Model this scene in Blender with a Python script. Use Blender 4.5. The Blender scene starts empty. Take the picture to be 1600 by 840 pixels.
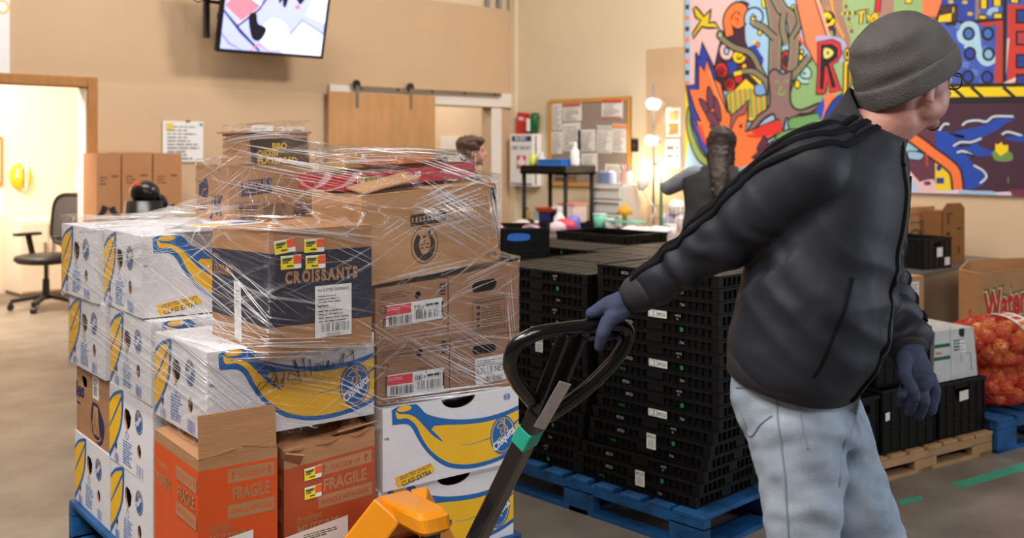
import bpy, bmesh, math, random
from mathutils import Vector as Vec, Matrix as Mat, noise as mnoise
from mathutils.geometry import tessellate_polygon
from mathutils.bvhtree import BVHTree

SC = bpy.context.scene
COL = SC.collection
rnd = random.Random(7)
PI = math.pi

# ------------------------------------------------------------------ camera
TH = math.radians(45.9)
FW = Vec((math.cos(TH), math.sin(TH), 0))
RT = Vec((math.sin(TH), -math.cos(TH), 0))
CAMZ, FPX, HOR = 1.48, 1600.0, 235.0
cam = bpy.data.cameras.new('camera')
camo = bpy.data.objects.new('camera', cam)
COL.objects.link(camo)
camo.location = (0, 0, CAMZ)
camo.rotation_euler = (PI / 2, 0, TH - PI / 2)
cam.sensor_width = 36
cam.lens = 36.0 * FPX / 1600
cam.shift_y = -(420 - HOR) / 1600.0
cam.dof.use_dof = True
cam.dof.focus_distance = 2.75
cam.dof.aperture_fstop = 3.4
SC.camera = camo

# ------------------------------------------------------------------ light
SC.view_settings.view_transform = 'Standard'
SC.view_settings.look = 'None'
SC.view_settings.exposure = 0.0
SC.view_settings.gamma = 1.0
SC.view_settings.use_curve_mapping = False
SC.cycles.transparent_max_bounces = 24
SC.cycles.max_bounces = 8
SC.cycles.use_denoising = True
SC.cycles.sample_clamp_indirect = 6

world = bpy.data.worlds.new('world')
SC.world = world
world.use_nodes = True
wb = world.node_tree.nodes['Background']
wb.inputs[0].default_value = (1.0, 0.86, 0.74, 1)
wb.inputs[1].default_value = 0.11

def view(lat, dep, z=0.0):
    p = FW * dep + RT * lat
    return Vec((p.x, p.y, z))

def V(px, py, dep):
    return view((px - 800) / FPX * dep, dep, CAMZ - (py - HOR) * dep / FPX)

def area(name, loc, target, sx, sy, power, col, spread=180):
    l = bpy.data.lights.new(name, 'AREA')
    l.shape = 'RECTANGLE'
    l.size, l.size_y, l.energy, l.color = sx, sy, power, col
    l.spread = math.radians(spread)
    o = bpy.data.objects.new(name, l)
    COL.objects.link(o)
    o.location = loc
    o.rotation_euler = (Vec(target) - Vec(loc)).to_track_quat('-Z', 'Y').to_euler()
    return o

WARM = (1.0, 0.925, 0.85)
NEUT = (1.0, 0.95, 0.92)
COOL = (0.78, 0.86, 1.0)
# strip fixtures under the warehouse ceiling
area('strip_light_load', view(-2.1, 1.5, 4.4), view(-1.2, 2.9, 0.9), 1.6, 0.5, 40, NEUT, 110)
area('strip_light_aisle', view(0.2, 0.6, 4.4), view(0.1, 2.9, 0.8), 1.4, 0.4, 6, NEUT, 110)
area('strip_light_back', view(-2.6, 6.4, 4.9), view(-2.6, 8.4, 1.0), 2.6, 0.6, 140, WARM)
area('strip_light_corner', view(1.9, 7.7, 4.5), view(-0.4, 9.6, 1.8), 1.2, 0.5, 150, WARM)
area('strip_light_mural', view(2.9, 5.0, 4.9), view(3.9, 7.4, 1.9), 2.4, 0.5, 52, NEUT, 105)
for i, (a, b, c, w) in enumerate(((-2.7, 1.7, 3.7, 20), (-1.5, .3, 3.6, 22), (-.3, -.5, 3.6, 20), (.9, .1, 3.6, 14))):
    area('tube_light_%d' % (i + 1), view(a, b, c), view(-1.0, 3.0, .9), 1.6, .10, w * .55, NEUT, 95)
# daylight of the open dock door behind the photographer
area('dock_door_daylight', view(5.2, 1.9, 1.7), view(-0.2, 3.2, 1.1), 1.3, 2.0, 85, COOL)

def spot(name, loc, target, power, angle, col, blend=0.5, size=0.03):
    l = bpy.data.lights.new(name, 'SPOT')
    l.energy, l.spot_size, l.spot_blend, l.color = power, math.radians(angle), blend, col
    l.shadow_soft_size = size
    o = bpy.data.objects.new(name, l)
    COL.objects.link(o)
    o.location = loc
    o.rotation_euler = (Vec(target) - Vec(loc)).to_track_quat('-Z', 'Y').to_euler()
    return o

def point(name, loc, power, col, size=0.05):
    l = bpy.data.lights.new(name, 'POINT')
    l.energy, l.color, l.shadow_soft_size = power, col, size
    o = bpy.data.objects.new(name, l)
    COL.objects.link(o)
    o.location = loc
    return o

# ------------------------------------------------------------------ materials
def lin(c):
    c = c / 255.0
    return c / 12.92 if c <= 0.04045 else ((c + 0.055) / 1.055) ** 2.4

MATS = {}
def mat(key, rgb=None, rough=0.6, metal=0.0, var=0.0, scale=8.0, bump=0.0, bscale=60.0, stretch=(1, 1, 1), emit=0.0, coat=0.0, spec=0.5, rgb2=None):
    if key in MATS:
        return MATS[key]
    m = bpy.data.materials.new(key)
    m.use_nodes = True
    nt = m.node_tree
    b = nt.nodes['Principled BSDF']
    c = tuple(lin(v) for v in rgb) + (1,)
    b.inputs['Base Color'].default_value = c
    b.inputs['Roughness'].default_value = rough
    b.inputs['Metallic'].default_value = metal
    b.inputs['Specular IOR Level'].default_value = spec
    b.inputs['Coat Weight'].default_value = coat
    if emit:
        b.inputs['Emission Color'].default_value = c
        b.inputs['Emission Strength'].default_value = emit
    if var or bump:
        tc = nt.nodes.new('ShaderNodeTexCoord')
        mp = nt.nodes.new('ShaderNodeMapping')
        mp.inputs['Scale'].default_value = stretch
        nt.links.new(tc.outputs['Object'], mp.inputs['Vector'])
    if var:
        n = nt.nodes.new('ShaderNodeTexNoise')
        n.inputs['Scale'].default_value = scale
        n.inputs['Detail'].default_value = 5
        n.inputs['Roughness'].default_value = 0.6
        nt.links.new(mp.outputs[0], n.inputs['Vector'])
        r = nt.nodes.new('ShaderNodeValToRGB')
        r.color_ramp.elements[0].position = 0.32
        r.color_ramp.elements[1].position = 0.68
        c2 = tuple(lin(v) for v in rgb2) + (1,) if rgb2 else c
        r.color_ramp.elements[0].color = tuple(v * (1 - var) for v in c2[:3]) + (1,)
        r.color_ramp.elements[1].color = tuple(min(1, v * (1 + var)) for v in c[:3]) + (1,)
        nt.links.new(n.outputs['Fac'], r.inputs['Fac'])
        nt.links.new(r.outputs['Color'], b.inputs['Base Color'])
    if bump:
        n2 = nt.nodes.new('ShaderNodeTexNoise')
        n2.inputs['Scale'].default_value = bscale
        n2.inputs['Detail'].default_value = 4
        nt.links.new(mp.outputs[0], n2.inputs['Vector'])
        bp = nt.nodes.new('ShaderNodeBump')
        bp.inputs['Strength'].default_value = bump
        bp.inputs['Distance'].default_value = 0.01
        nt.links.new(n2.outputs['Fac'], bp.inputs['Height'])
        nt.links.new(bp.outputs['Normal'], b.inputs['Normal'])
    MATS[key] = m
    return m

def flat(rgb, rough=0.65):
    if isinstance(rgb, bpy.types.Material): return rgb
    return mat('paint_%02x%02x%02x' % tuple(rgb), rgb, rough)

def glow(rgb, s):
    return mat('glow_%02x%02x%02x_%d' % (rgb[0], rgb[1], rgb[2], int(s * 10)), rgb, 0.4, emit=s)

KRAFT = mat('kraft_card', (172, 126, 86), 0.75, var=0.10, scale=5, bump=0.12, bscale=40, stretch=(1, 1, 6))
KRAFT2 = mat('kraft_card_grey', (160, 117, 84), 0.75, var=0.08, scale=5, bump=0.12, bscale=40, stretch=(1, 1, 6))
KRAFT3 = mat('kraft_card_warm', (184, 138, 92), 0.75, var=0.08, scale=4, bump=0.12, bscale=40, stretch=(1, 1, 6))
WHITEC = mat('white_card', (226, 224, 226), 0.62, var=0.035, scale=7, bump=0.06, bscale=30, stretch=(1, 1, 5))
ORANGEP = mat('orange_print', (214, 82, 26), 0.6, var=0.05, scale=9)
NAVYP = mat('navy_print', (40, 40, 58), 0.6, var=0.08, scale=9)
TAPE = mat('packing_tape', (186, 142, 100), 0.25)
PAPER = mat('paper', (232, 230, 226), 0.6)
INK = mat('ink_black', (28, 26, 28), 0.6)
YEL = mat('banana_yellow', (246, 190, 22), 0.5, var=0.03, scale=9)
BLU = mat('print_blue', (18, 100, 170), 0.5)
BLACKP = mat('black_plastic', (13, 13, 14), 0.38, var=0.15, scale=12, bump=0.05, bscale=80)
BLACKP2 = mat('black_plastic_worn', (15, 15, 16), 0.5, var=0.25, scale=14, bump=0.06, bscale=60)
for q in ('black_plastic', 'black_plastic_worn'): MATS[q].node_tree.nodes['Principled BSDF'].inputs['Specular IOR Level'].default_value = .3
BLACKM = mat('black_enamel', (15, 15, 16), 0.22, coat=0.5)
CHROME = mat('chrome', (215, 215, 220), 0.14, metal=1.0)
STEEL = mat('brushed_steel', (150, 145, 140), 0.35, metal=1.0)
JACKY = mat('orange_enamel', (236, 148, 22), 0.33, var=0.05, scale=10, coat=0.3)
WOODB = mat('blue_painted_wood', (22, 92, 150), 0.6, var=0.22, scale=9, bump=0.2, bscale=40, rgb2=(14, 66, 112))
WOODP = mat('pallet_wood', (176, 136, 92), 0.75, var=0.18, scale=7, bump=0.2, bscale=40)
PLY = mat('plywood', (196, 148, 98), 0.5, var=0.14, scale=3.0, stretch=(2.2, 2.2, 0.5))
OAK = mat('oak_trim', (176, 122, 62), 0.45, var=0.12, scale=6, stretch=(4, 4, 1))

# ------------------------------------------------------------------ objects
def link(o, parent=None):
    COL.objects.link(o)
    if parent is not None:
        o.parent = parent
    return o

def tag(o, label=None, cat=None, group=None, kind=None):
    if label: o['label'] = label
    if cat: o['category'] = cat
    if group: o['group'] = group
    if kind: o['kind'] = kind
    return o

def thing(name, label, cat, loc=(0, 0, 0), rz=0.0, group=None):
    o = bpy.data.objects.new(name, None)
    o.empty_display_size = 0.1
    link(o)
    o.location = loc
    o.rotation_euler = (0, 0, rz)
    return tag(o, label, cat, group)

def obj(name, bm, m, parent=None, world=False, smooth=False):
    """one mesh object; world=True: the mesh is in world coordinates although parented to an unrotated empty"""
    if isinstance(bm, bpy.types.Mesh):
        me = bm
    else:
        me = bpy.data.meshes.new(name)
        bmesh.ops.recalc_face_normals(bm, faces=bm.faces)
        bm.to_mesh(me)
        bm.free()
    for x in (m if isinstance(m, (list, tuple)) else [m]):
        me.materials.append(x)
    if smooth:
        for p in me.polygons:
            p.use_smooth = True
    o = bpy.data.objects.new(name, me)
    link(o, parent)
    if world and parent is not None:
        q = parent
        off = Vec((0, 0, 0))
        while q is not None:
            off += Vec(q.location)
            q = q.parent
        o.location = -off
    return o

def struct(name, bm, m):
    return tag(obj(name, bm, m), kind='structure')

def dup(root, loc=None, rz=None, label=None):
    r = root.copy()
    COL.objects.link(r)
    if loc is not None: r.location = loc
    if rz is not None: r.rotation_euler = (0, 0, rz)
    if label: r['label'] = label
    for ch in root.children:
        c = ch.copy(); COL.objects.link(c); c.parent = r
        for g in ch.children:
            d = g.copy(); COL.objects.link(d); d.parent = c
    return r

def bx(bm, lo, hi, m=None, bevel=0.0):
    lo, hi = Vec(lo), Vec(hi)
    vs = [bm.verts.new((x, y, z)) for x in (lo.x, hi.x) for y in (lo.y, hi.y) for z in (lo.z, hi.z)]
    fs = [bm.faces.new([vs[i] for i in q]) for q in ((0, 1, 3, 2), (4, 6, 7, 5), (0, 4, 5, 1), (2, 3, 7, 6), (0, 2, 6, 4), (1, 5, 7, 3))]
    if bevel > 0:
        es = list({e for f in fs for e in f.edges})
        r = bmesh.ops.bevel(bm, geom=es, offset=bevel, segments=2, affect='EDGES', profile=0.5)
        vs = list({v for f in r['faces'] for v in f.verts} | {v for v in vs if v.is_valid})
    if m is not None:
        for v in vs:
            v.co = m @ v.co
    return vs

def box(lo, hi, m=None, bevel=0.0):
    bm = bmesh.new()
    bx(bm, lo, hi, m, bevel)
    return bm

def basis(d):
    d = Vec(d).normalized()
    a = Vec((0, 0, 1)) if abs(d.z) < 0.9 else Vec((1, 0, 0))
    x = a.cross(d).normalized()
    return x, d.cross(x).normalized(), d

def tube(bm, pts, r, n=10, closed=False, caps=True):
    pts = [Vec(p) for p in pts]
    rs = r if isinstance(r, (list, tuple)) else [r] * len(pts)
    rings, prev = [], None
    N = len(pts)
    for i, p in enumerate(pts):
        if closed:
            d = pts[(i + 1) % N] - pts[i - 1]
        else:
            d = pts[min(i + 1, N - 1)] - pts[max(i - 1, 0)]
        d.normalize()
        if prev is None:
            x, y, _ = basis(d)
        else:
            x = (prev - d * prev.dot(d)).normalized()
            y = d.cross(x)
        prev = x
        rings.append([bm.verts.new(p + (x * math.cos(t) + y * math.sin(t)) * rs[i]) for t in (2 * PI * k / n for k in range(n))])
    for i in range(N if closed else N - 1):
        a, b = rings[i], rings[(i + 1) % N]
        for k in range(n):
            bm.faces.new((a[k], a[(k + 1) % n], b[(k + 1) % n], b[k]))
    if caps and not closed:
        bm.faces.new(rings[0][::-1])
        bm.faces.new(rings[-1])
    return rings

def bar(bm, p0, p1, w, h, up=(0, 0, 1), bevel=0.0):
    """rectangular bar from p0 to p1, w across, h along up"""
    p0, p1 = Vec(p0), Vec(p1)
    d = (p1 - p0)
    L = d.length
    d.normalize()
    s = d.cross(Vec(up)).normalized()
    u = s.cross(d).normalized()
    m = Mat((( d.x, s.x, u.x, p0.x), (d.y, s.y, u.y, p0.y), (d.z, s.z, u.z, p0.z), (0, 0, 0, 1)))
    return bx(bm, (0, -w / 2, -h / 2), (L, w / 2, h / 2), m, bevel)

def lathe(bm, prof, c=(0, 0, 0), n=20, axis=None):
    c = Vec(c)
    x, y, d = basis(axis) if axis is not None else (Vec((1, 0, 0)), Vec((0, 1, 0)), Vec((0, 0, 1)))
    rings = []
    for r, z in prof:
        rings.append([bm.verts.new(c + (x * math.cos(t) + y * math.sin(t)) * max(r, 1e-4) + d * z) for t in (2 * PI * k / n for k in range(n))])
    for a, b in zip(rings, rings[1:]):
        for k in range(n):
            bm.faces.new((a[k], a[(k + 1) % n], b[(k + 1) % n], b[k]))
    bm.faces.new(rings[0][::-1]); bm.faces.new(rings[-1])

def ell(bm, c, r, m3=None, n=16):
    M = Mat.Translation(Vec(c)) @ ((m3 or Mat.Identity(3)).to_4x4()) @ Mat.Diagonal((*r, 1))
    bmesh.ops.create_uvsphere(bm, u_segments=n, v_segments=max(6, n * 2 // 3), radius=1, matrix=M)

def capsule(bm, p0, r0, p1, r1, n=14):
    p0, p1 = Vec(p0), Vec(p1)
    d = p1 - p0
    L = d.length
    x, y, d = basis(d)
    prof = [(r0 * math.cos(t), -r0 * math.sin(t)) for t in (PI / 2 * k / 4 for k in range(4, 0, -1))]
    prof += [(r0, 0), (r1, L)]
    prof += [(r1 * math.cos(t), L + r1 * math.sin(t)) for t in (PI / 2 * k / 4 for k in range(1, 5))]
    rings = []
    for r, z in prof:
        rings.append([bm.verts.new(p0 + (x * math.cos(t) + y * math.sin(t)) * max(r, 1e-4) + d * z) for t in (2 * PI * k / n for k in range(n))])
    for a, b in zip(rings, rings[1:]):
        for k in range(n):
            bm.faces.new((a[k], a[(k + 1) % n], b[(k + 1) % n], b[k]))
    bm.faces.new(rings[0][::-1]); bm.faces.new(rings[-1])

def chain(bm, pts, rs, n=14):
    for i in range(len(pts) - 1):
        capsule(bm, pts[i], rs[i], pts[i + 1], rs[i + 1], n)

def loft(bm, rings, n=28, power=2.3):
    """rings: (centre, x axis, y axis, rx, ry)"""
    R = []
    for c, x, y, rx, ry in rings:
        row = []
        for k in range(n):
            t = 2 * PI * k / n
            ct, st = math.cos(t), math.sin(t)
            a = math.copysign(abs(ct) ** (2 / power), ct) * rx
            b = math.copysign(abs(st) ** (2 / power), st) * ry
            row.append(bm.verts.new(Vec(c) + Vec(x) * a + Vec(y) * b))
        R.append(row)
    for a, b in zip(R, R[1:]):
        for k in range(n):
            bm.faces.new((a[k], a[(k + 1) % n], b[(k + 1) % n], b[k]))
    bm.faces.new(R[0][::-1]); bm.faces.new(R[-1])

def fuse(bm, voxel, smooth=4, factor=0.5, disp=None):
    """joins overlapping closed shapes into one continuous surface"""
    bmesh.ops.recalc_face_normals(bm, faces=bm.faces)
    me = bpy.data.meshes.new('fuse'); bm.to_mesh(me); bm.free()
    o = bpy.data.objects.new('fuse', me); COL.objects.link(o)
    md = o.modifiers.new('r', 'REMESH'); md.mode = 'VOXEL'; md.voxel_size = voxel; md.adaptivity = 0
    dg = bpy.context.evaluated_depsgraph_get()
    em = bpy.data.meshes.new_from_object(o.evaluated_get(dg))
    bpy.data.objects.remove(o); bpy.data.meshes.remove(me)
    b2 = bmesh.new(); b2.from_mesh(em); bpy.data.meshes.remove(em)
    for _ in range(smooth):
        bmesh.ops.smooth_vert(b2, verts=b2.verts, factor=factor, use_axis_x=True, use_axis_y=True, use_axis_z=True)
    if disp:
        b2.normal_update()
        offs = [(v, v.normal * disp(v.co, v.normal)) for v in b2.verts]
        for v, d in offs:
            v.co = v.co + d
    b2.normal_update()
    return b2

def unproj(px, py, axis, val):
    """point where the sight line of a photo pixel meets the plane axis = val (used to survey walls and floor)"""
    r, q = (px - 800) / FPX, (HOR - py) / FPX
    d = FW + RT * r + Vec((0, 0, q))
    o = Vec((0, 0, CAMZ))
    t = (val - o[axis]) / d[axis]
    return o + d * t

# ------------------------------------------------------------------ flat print
_TXT = {}
def text_mesh(s, bold=0.0):
    k = (s, bold)
    if k not in _TXT:
        c = bpy.data.curves.new('t', 'FONT')
        c.body = s
        c.size = 1.0
        c.offset = bold
        c.resolution_u = 3
        o = bpy.data.objects.new('t', c)
        me = o.to_mesh()
        vs = [(v.co.x, v.co.y) for v in me.vertices]
        fs = [tuple(p.vertices) for p in me.polygons]
        o.to_mesh_clear()
        bpy.data.objects.remove(o); bpy.data.curves.remove(c)
        if not vs: vs = [(0, 0)]
        x0, x1 = min(v[0] for v in vs), max(v[0] for v in vs)
        _TXT[k] = ([(x - x0, y) for x, y in vs], fs, x1 - x0)
    return _TXT[k]

def smooth_path(pts, n=6, closed=False):
    P = [Vec((p[0], p[1])) for p in pts]
    N = len(P)
    out = []
    for i in range(N if closed else N - 1):
        p1, p2 = P[i], P[(i + 1) % N]
        p0 = P[i - 1] if (closed or i > 0) else p1 * 2 - p2
        p3 = P[(i + 2) % N] if (closed or i + 2 < N) else p2 * 2 - p1
        for k in range(n):
            t = k / n
            out.append(0.5 * ((2 * p1) + (p2 - p0) * t + (2 * p0 - 5 * p1 + 4 * p2 - p3) * t * t + (3 * p1 - p0 - 3 * p2 + p3) * t ** 3))
    if not closed:
        out.append(P[-1])
    return [(v.x, v.y) for v in out]

class Canvas:
    def __init__(self, clip=None):
        self.items = []
        self.clip = clip
    def poly(self, m, pts, clip=None):
        c = clip or self.clip
        if c:
            pts = clip_rect(pts, c)
        if len(pts) < 3: return self
        tris = tessellate_polygon([[Vec((p[0], p[1], 0)) for p in pts]])
        self.items.append((m, [tuple(p) for p in pts], [tuple(t) for t in tris]))
        return self
    def blob(self, m, pts, n=6, clip=None):
        return self.poly(m, smooth_path(pts, n, True), clip)
    def rect(self, m, x0, y0, x1, y1):
        return self.poly(m, [(x0, y0), (x1, y0), (x1, y1), (x0, y1)])
    def grid(self, m, x0, y0, x1, y1, n=6):
        vs = [(x0 + (x1 - x0) * i / n, y0 + (y1 - y0) * j / n) for i in range(n + 1) for j in range(n + 1)]
        self.items.append((m, vs, [(i * (n + 1) + j, (i + 1) * (n + 1) + j, (i + 1) * (n + 1) + j + 1, i * (n + 1) + j + 1) for i in range(n) for j in range(n)]))
        return self
    def disc(self, m, c, rx, ry=None, rot=0.0, n=24):
        ry = rx if ry is None else ry
        cr, sr = math.cos(rot), math.sin(rot)
        return self.poly(m, [(c[0] + rx * math.cos(t) * cr - ry * math.sin(t) * sr, c[1] + rx * math.cos(t) * sr + ry * math.sin(t) * cr) for t in (2 * PI * k / n for k in range(n))])
    def stroke(self, m, pts, w, closed=False, curve=0, taper=None):
        if curve: pts = smooth_path(pts, curve, closed)
        P = [Vec((p[0], p[1])) for p in pts]
        N = len(P)
        L, Rr = [], []
        for i in range(N):
            if closed: d = P[(i + 1) % N] - P[i - 1]
            else: d = P[min(i + 1, N - 1)] - P[max(i - 1, 0)]
            if d.length < 1e-9: d = Vec((1, 0))
            d.normalize()
            nn = Vec((-d.y, d.x))
            ww = w * (1 if taper is None else (taper[0] + (taper[1] - taper[0]) * i / max(1, N - 1)))
            L.append(P[i] + nn * ww / 2); Rr.append(P[i] - nn * ww / 2)
        vs = [tuple(v) for v in L] + [tuple(v) for v in Rr]
        fs = []
        for i in range(N if closed else N - 1):
            j = (i + 1) % N
            fs.append((i, N + i, N + j, j))
        if self.clip:
            x0, y0, x1, y1 = self.clip
            vs = [(min(max(x, x0), x1), min(max(y, y0), y1)) for x, y in vs]
        self.items.append((m, vs, fs))
        return self
    def outlined(self, m, mo, pts, w, smooth=0):
        if smooth: pts = smooth_path(pts, smooth, True)
        self.poly(m, pts)
        return self.stroke(mo, pts, w, closed=True)
    def text(self, m, s, x, y, size, align='l', rot=0.0, shear=0.0, bold=0.0, sx=1.0, width=None):
        vs, fs, W = text_mesh(s, bold)
        if width: sx = width / (W * size)
        ox = {'l': 0, 'c': -W / 2, 'r': -W}[align]
        cr, sr = math.cos(rot), math.sin(rot)
        out = []
        for a, b in vs:
            a = (a + ox) * size * sx + shear * b * size
            b = b * size
            out.append((x + a * cr - b * sr, y + a * sr + b * cr))
        self.items.append((m, out, fs))
        return self
    def serif(self, m, s, x, y, size, width, rot=0.0, bold=0.03):
        """slab serif capitals"""
        ws = [text_mesh(c, bold)[2] if c != ' ' else 0.3 for c in s]
        gap = 0.13
        tot = sum(ws) + gap * (len(s) - 1)
        k = width / (tot * size)
        cx = 0.0
        cr, sr = math.cos(rot), math.sin(rot)
        tr = lambda a, b: (x + a * cr - b * sr, y + a * sr + b * cr)
        H = 0.70
        for c, w in zip(s, ws):
            if c != ' ':
                vs, fs, _ = text_mesh(c, bold)
                self.items.append((m, [tr((a + cx) * size * k, b * size) for a, b in vs], fs))
                st = 0.06
                bars = {'R': [(0.07, 0), (0.07, 1), (w - .05, 0)], 'I': [(w / 2, 0), (w / 2, 1)], 'A': [(.06, 0), (w - .06, 0)], 'N': [(.07, 0), (.07, 1), (w - .07, 1)],
                        'T': [(w / 2, 0)], 'M': [(.07, 0), (.07, 1), (w - .07, 1), (w - .07, 0)], 'U': [(.07, 1), (w - .07, 1)], 'F': [(.07, 0), (.07, 1)]}.get(c, [])
                for bxx, top in bars:
                    yy = H - st if top else 0
                    self.items.append((m, [tr((cx + bxx + dx) * size * k, (yy + dy) * size) for dx, dy in ((-.14, 0), (.14, 0), (.14, st), (-.14, st))], [(0, 1, 2, 3)]))
                ticks = {'T': [(0.04, H - .17, .17), (w - .04, H - .17, .17)], 'C': [(w - .05, H - .2, .2)], 'S': [(w - .07, H - .19, .19), (.05, 0, .19)], 'F': [(w - .03, H - .17, .17)]}.get(c, [])
                for bxx, yy, hh in ticks:
                    self.items.append((m, [tr((cx + bxx + dx) * size * k, (yy + dy) * size) for dx, dy in ((-.03, 0), (.03, 0), (.03, hh), (-.03, hh))], [(0, 1, 2, 3)]))
            cx += w + gap
        return self
    def lines(self, m, x0, y0, x1, y1, n, h=0.45, ragged=0.4, seed=1, words=True):
        """rows of small print"""
        rr = random.Random(seed)
        step = (y1 - y0) / n
        for i in range(n):
            y = y1 - (i + 1) * step
            xe = x1 - (x1 - x0) * ragged * rr.random()
            x = x0
            while x < xe:
                w = step * rr.uniform(.8, 3.2)
                self.rect(m, x, y, min(x + w, xe), y + step * h)
                x += w + step * .4
        return self
    def barcode(self, m, x0, y0, x1, y1, n=30, seed=1):
        rr = random.Random(seed)
        st = (x1 - x0) / n
        for i in range(n):
            if rr.random() < .8:
                self.rect(m, x0 + i * st, y0, x0 + i * st + st * rr.uniform(.25, .75), y1)
        return self
    def build(self, name, parent, mp, eps=2e-4, base=3e-4, world=False):
        me = bpy.data.meshes.new(name)
        ms, vs, fs, mi = [], [], [], []
        for k, (m, pv, pf) in enumerate(self.items):
            if m not in ms: ms.append(m)
            o = len(vs)
            d = base + eps * k
            vs += [tuple(mp(a, b, d)) for a, b in pv]
            for f in pf:
                fs.append(tuple(o + i for i in f)); mi.append(ms.index(m))
        me.from_pydata(vs, [], fs)
        for p, i in zip(me.polygons, mi): p.material_index = i
        return obj(name, me, ms, parent, world)

def clip_rect(pts, c):
    x0, y0, x1, y1 = c
    for ax, val, keep in ((0, x0, 1), (0, x1, -1), (1, y0, 1), (1, y1, -1)):
        out = []
        for i in range(len(pts)):
            a, b = pts[i - 1], pts[i]
            ia, ib = (a[ax] - val) * keep >= 0, (b[ax] - val) * keep >= 0
            if ia != ib:
                t = (val - a[ax]) / (b[ax] - a[ax])
                out.append((a[0] + (b[0] - a[0]) * t, a[1] + (b[1] - a[1]) * t))
            if ib: out.append(tuple(b))
        pts = out
        if len(pts) < 3: return []
    return pts
# ------------------------------------------------------------------ setting
XS, YB = 8.6, 8.87
TAN = mat('wall_tan', (210, 180, 146), 0.7, var=0.03, scale=1.2, bump=0.05, bscale=25)
TANP = mat('wall_tan_panel', (202, 172, 138), 0.7, var=0.03, scale=1.5, bump=0.05, bscale=25)
CREAM = mat('wall_cream', (222, 206, 176), 0.7, var=0.025, scale=1.3, bump=0.05, bscale=25)
OFFICEW = mat('wall_office', (246, 228, 204), 0.7, var=0.02, scale=1)
WHITEP = mat('white_trim', (232, 226, 218), 0.5)

def concrete():
    m = mat('concrete', (138, 127, 114), 0.42, var=0.13, scale=2.6, bump=0.08, bscale=18, rgb2=(120, 109, 97))
    return m
struct('floor', box((-6, -6, -0.1), (14, 16, 0)), concrete())
struct('ceiling', box((-6, -6, 5.2), (14, 16, 5.3)), mat('ceiling_grey', (150, 144, 138), 0.8))

def ub(px, py): return unproj(px, py, 1, YB)
def us(px, py): return unproj(px, py, 0, XS)
xdl, xdr = ub(135, 300).x - 0.98, ub(135, 300).x           # office doorway
zd = ub(135, 136).z
xbl, xbr = ub(590, 300).x, ub(767, 300).x                  # opening behind the plywood sliding door
zb = ub(720, 166).z
ztan = ub(730, 7).z
bm = bmesh.new()
T = 0.16
bx(bm, (-6, YB, 0), (xdl, YB + T, ztan))
bx(bm, (xdl, YB, zd), (xdr, YB + T, ztan))
bx(bm, (xdr, YB, 0), (xbl, YB + T, ztan))
bx(bm, (xbl, YB, zb), (xbr, YB + T, ztan))
bx(bm, (xbr, YB, 0), (XS, YB + T, ztan))
struct('wall_back', bm, TANP)
struct('wall_back_upper', box((-6, YB + 0.07, ztan), (XS, YB + T, 5.2)), CREAM)
zl = ub(380, 140).z
struct('trim_1', box((xdr + 0.086, YB - 0.02, 0), (ub(512, 200).x, YB, zl)), TAN)         # lower wall board with a ledge on top
# side wall with the bulletin board and the mural
struct('wall_right', box((XS, -6, 0), (XS + .15, YB + T, 5.2)), CREAM)
zt2 = us(1040, 75).z
struct('trim_2', box((XS - .012, us(1073, 200).y, 0), (XS, us(1012, 200).y, zt2)), TANP)
struct('trim_3', box((XS - .010, -3, 0), (XS, us(1073, 200).y, us(1500, 303).z)), mat('wall_beige', (214, 186, 152), 0.7, var=0.03, scale=1.2))
# office behind the doorway
YO = 11.3
struct('wall_office_back', box((-6, YO, 0), (xdr + 1.0, YO + .1, 3.2)), OFFICEW)
struct('wall_office_side', box((xdr + .9, YB + T, 0), (xdr + 1.0, YO, 3.2)), OFFICEW)
struct('ceiling_office', box((-6, YB + T, 3.1), (xdr + 1, YO, 3.2)), WHITEP)
area('office_ceiling_light', (xdr - 1.2, 9.9, 3.0), (xdr - 1.0, 10.2, 0), 1.4, 1.0, 190, (1, .92, .8))
# corridor behind the sliding door
struct('wall_corridor_back', box((xbl - .8, YB + 2.0, 0), (XS + .2, YB + 2.1, 3.2)), mat('wall_corridor', (236, 214, 186), 0.7))
struct('wall_corridor_side', box((XS, YB + T, 0), (XS + .1, YB + 2.0, 3.2)), MATS['wall_corridor'])
struct('ceiling_corridor', box((xbl - .8, YB + T, 2.9), (XS + .2, YB + 2.1, 3.0)), WHITEP)
area('corridor_light', (xbr - .7, YB + 1.2, 2.8), (xbr - .7, YB + 1.2, 0), .8, .6, 26, (1, .92, .82))
# oak frame round the office doorway
d1 = thing('door_1', None, None, (xdr, YB, 0)); d1['kind'] = 'structure'
fw = .085
obj('frame_side', box((xdr, YB - .035, 0), (xdr + fw, YB + T, zd + fw), None, .006), OAK, d1, True)
obj('frame_side', box((xdl - fw, YB - .035, 0), (xdl, YB + T, zd + fw), None, .006), OAK, d1, True)
obj('frame_head', box((xdl, YB - .035, zd), (xdr, YB + T, zd + fw), None, .006), OAK, d1, True)
# corridor opening jamb
struct('trim_4', box((xbr, YB - .02, 0), (xbr + .16, YB, zb), None, .005), WHITEP)
# header board that carries the sliding door track
zh0, zh1 = ub(740, 166).z, ub(513, 132).z
struct('trim_5', box((ub(512, 140).x, YB - .04, zh0), (XS, YB, zh1), None, .004), WHITEP)
struct('trim_6', box((XS - .05, YB - .10, 0), (XS, YB, 5.0), None, .004), CREAM)

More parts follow.
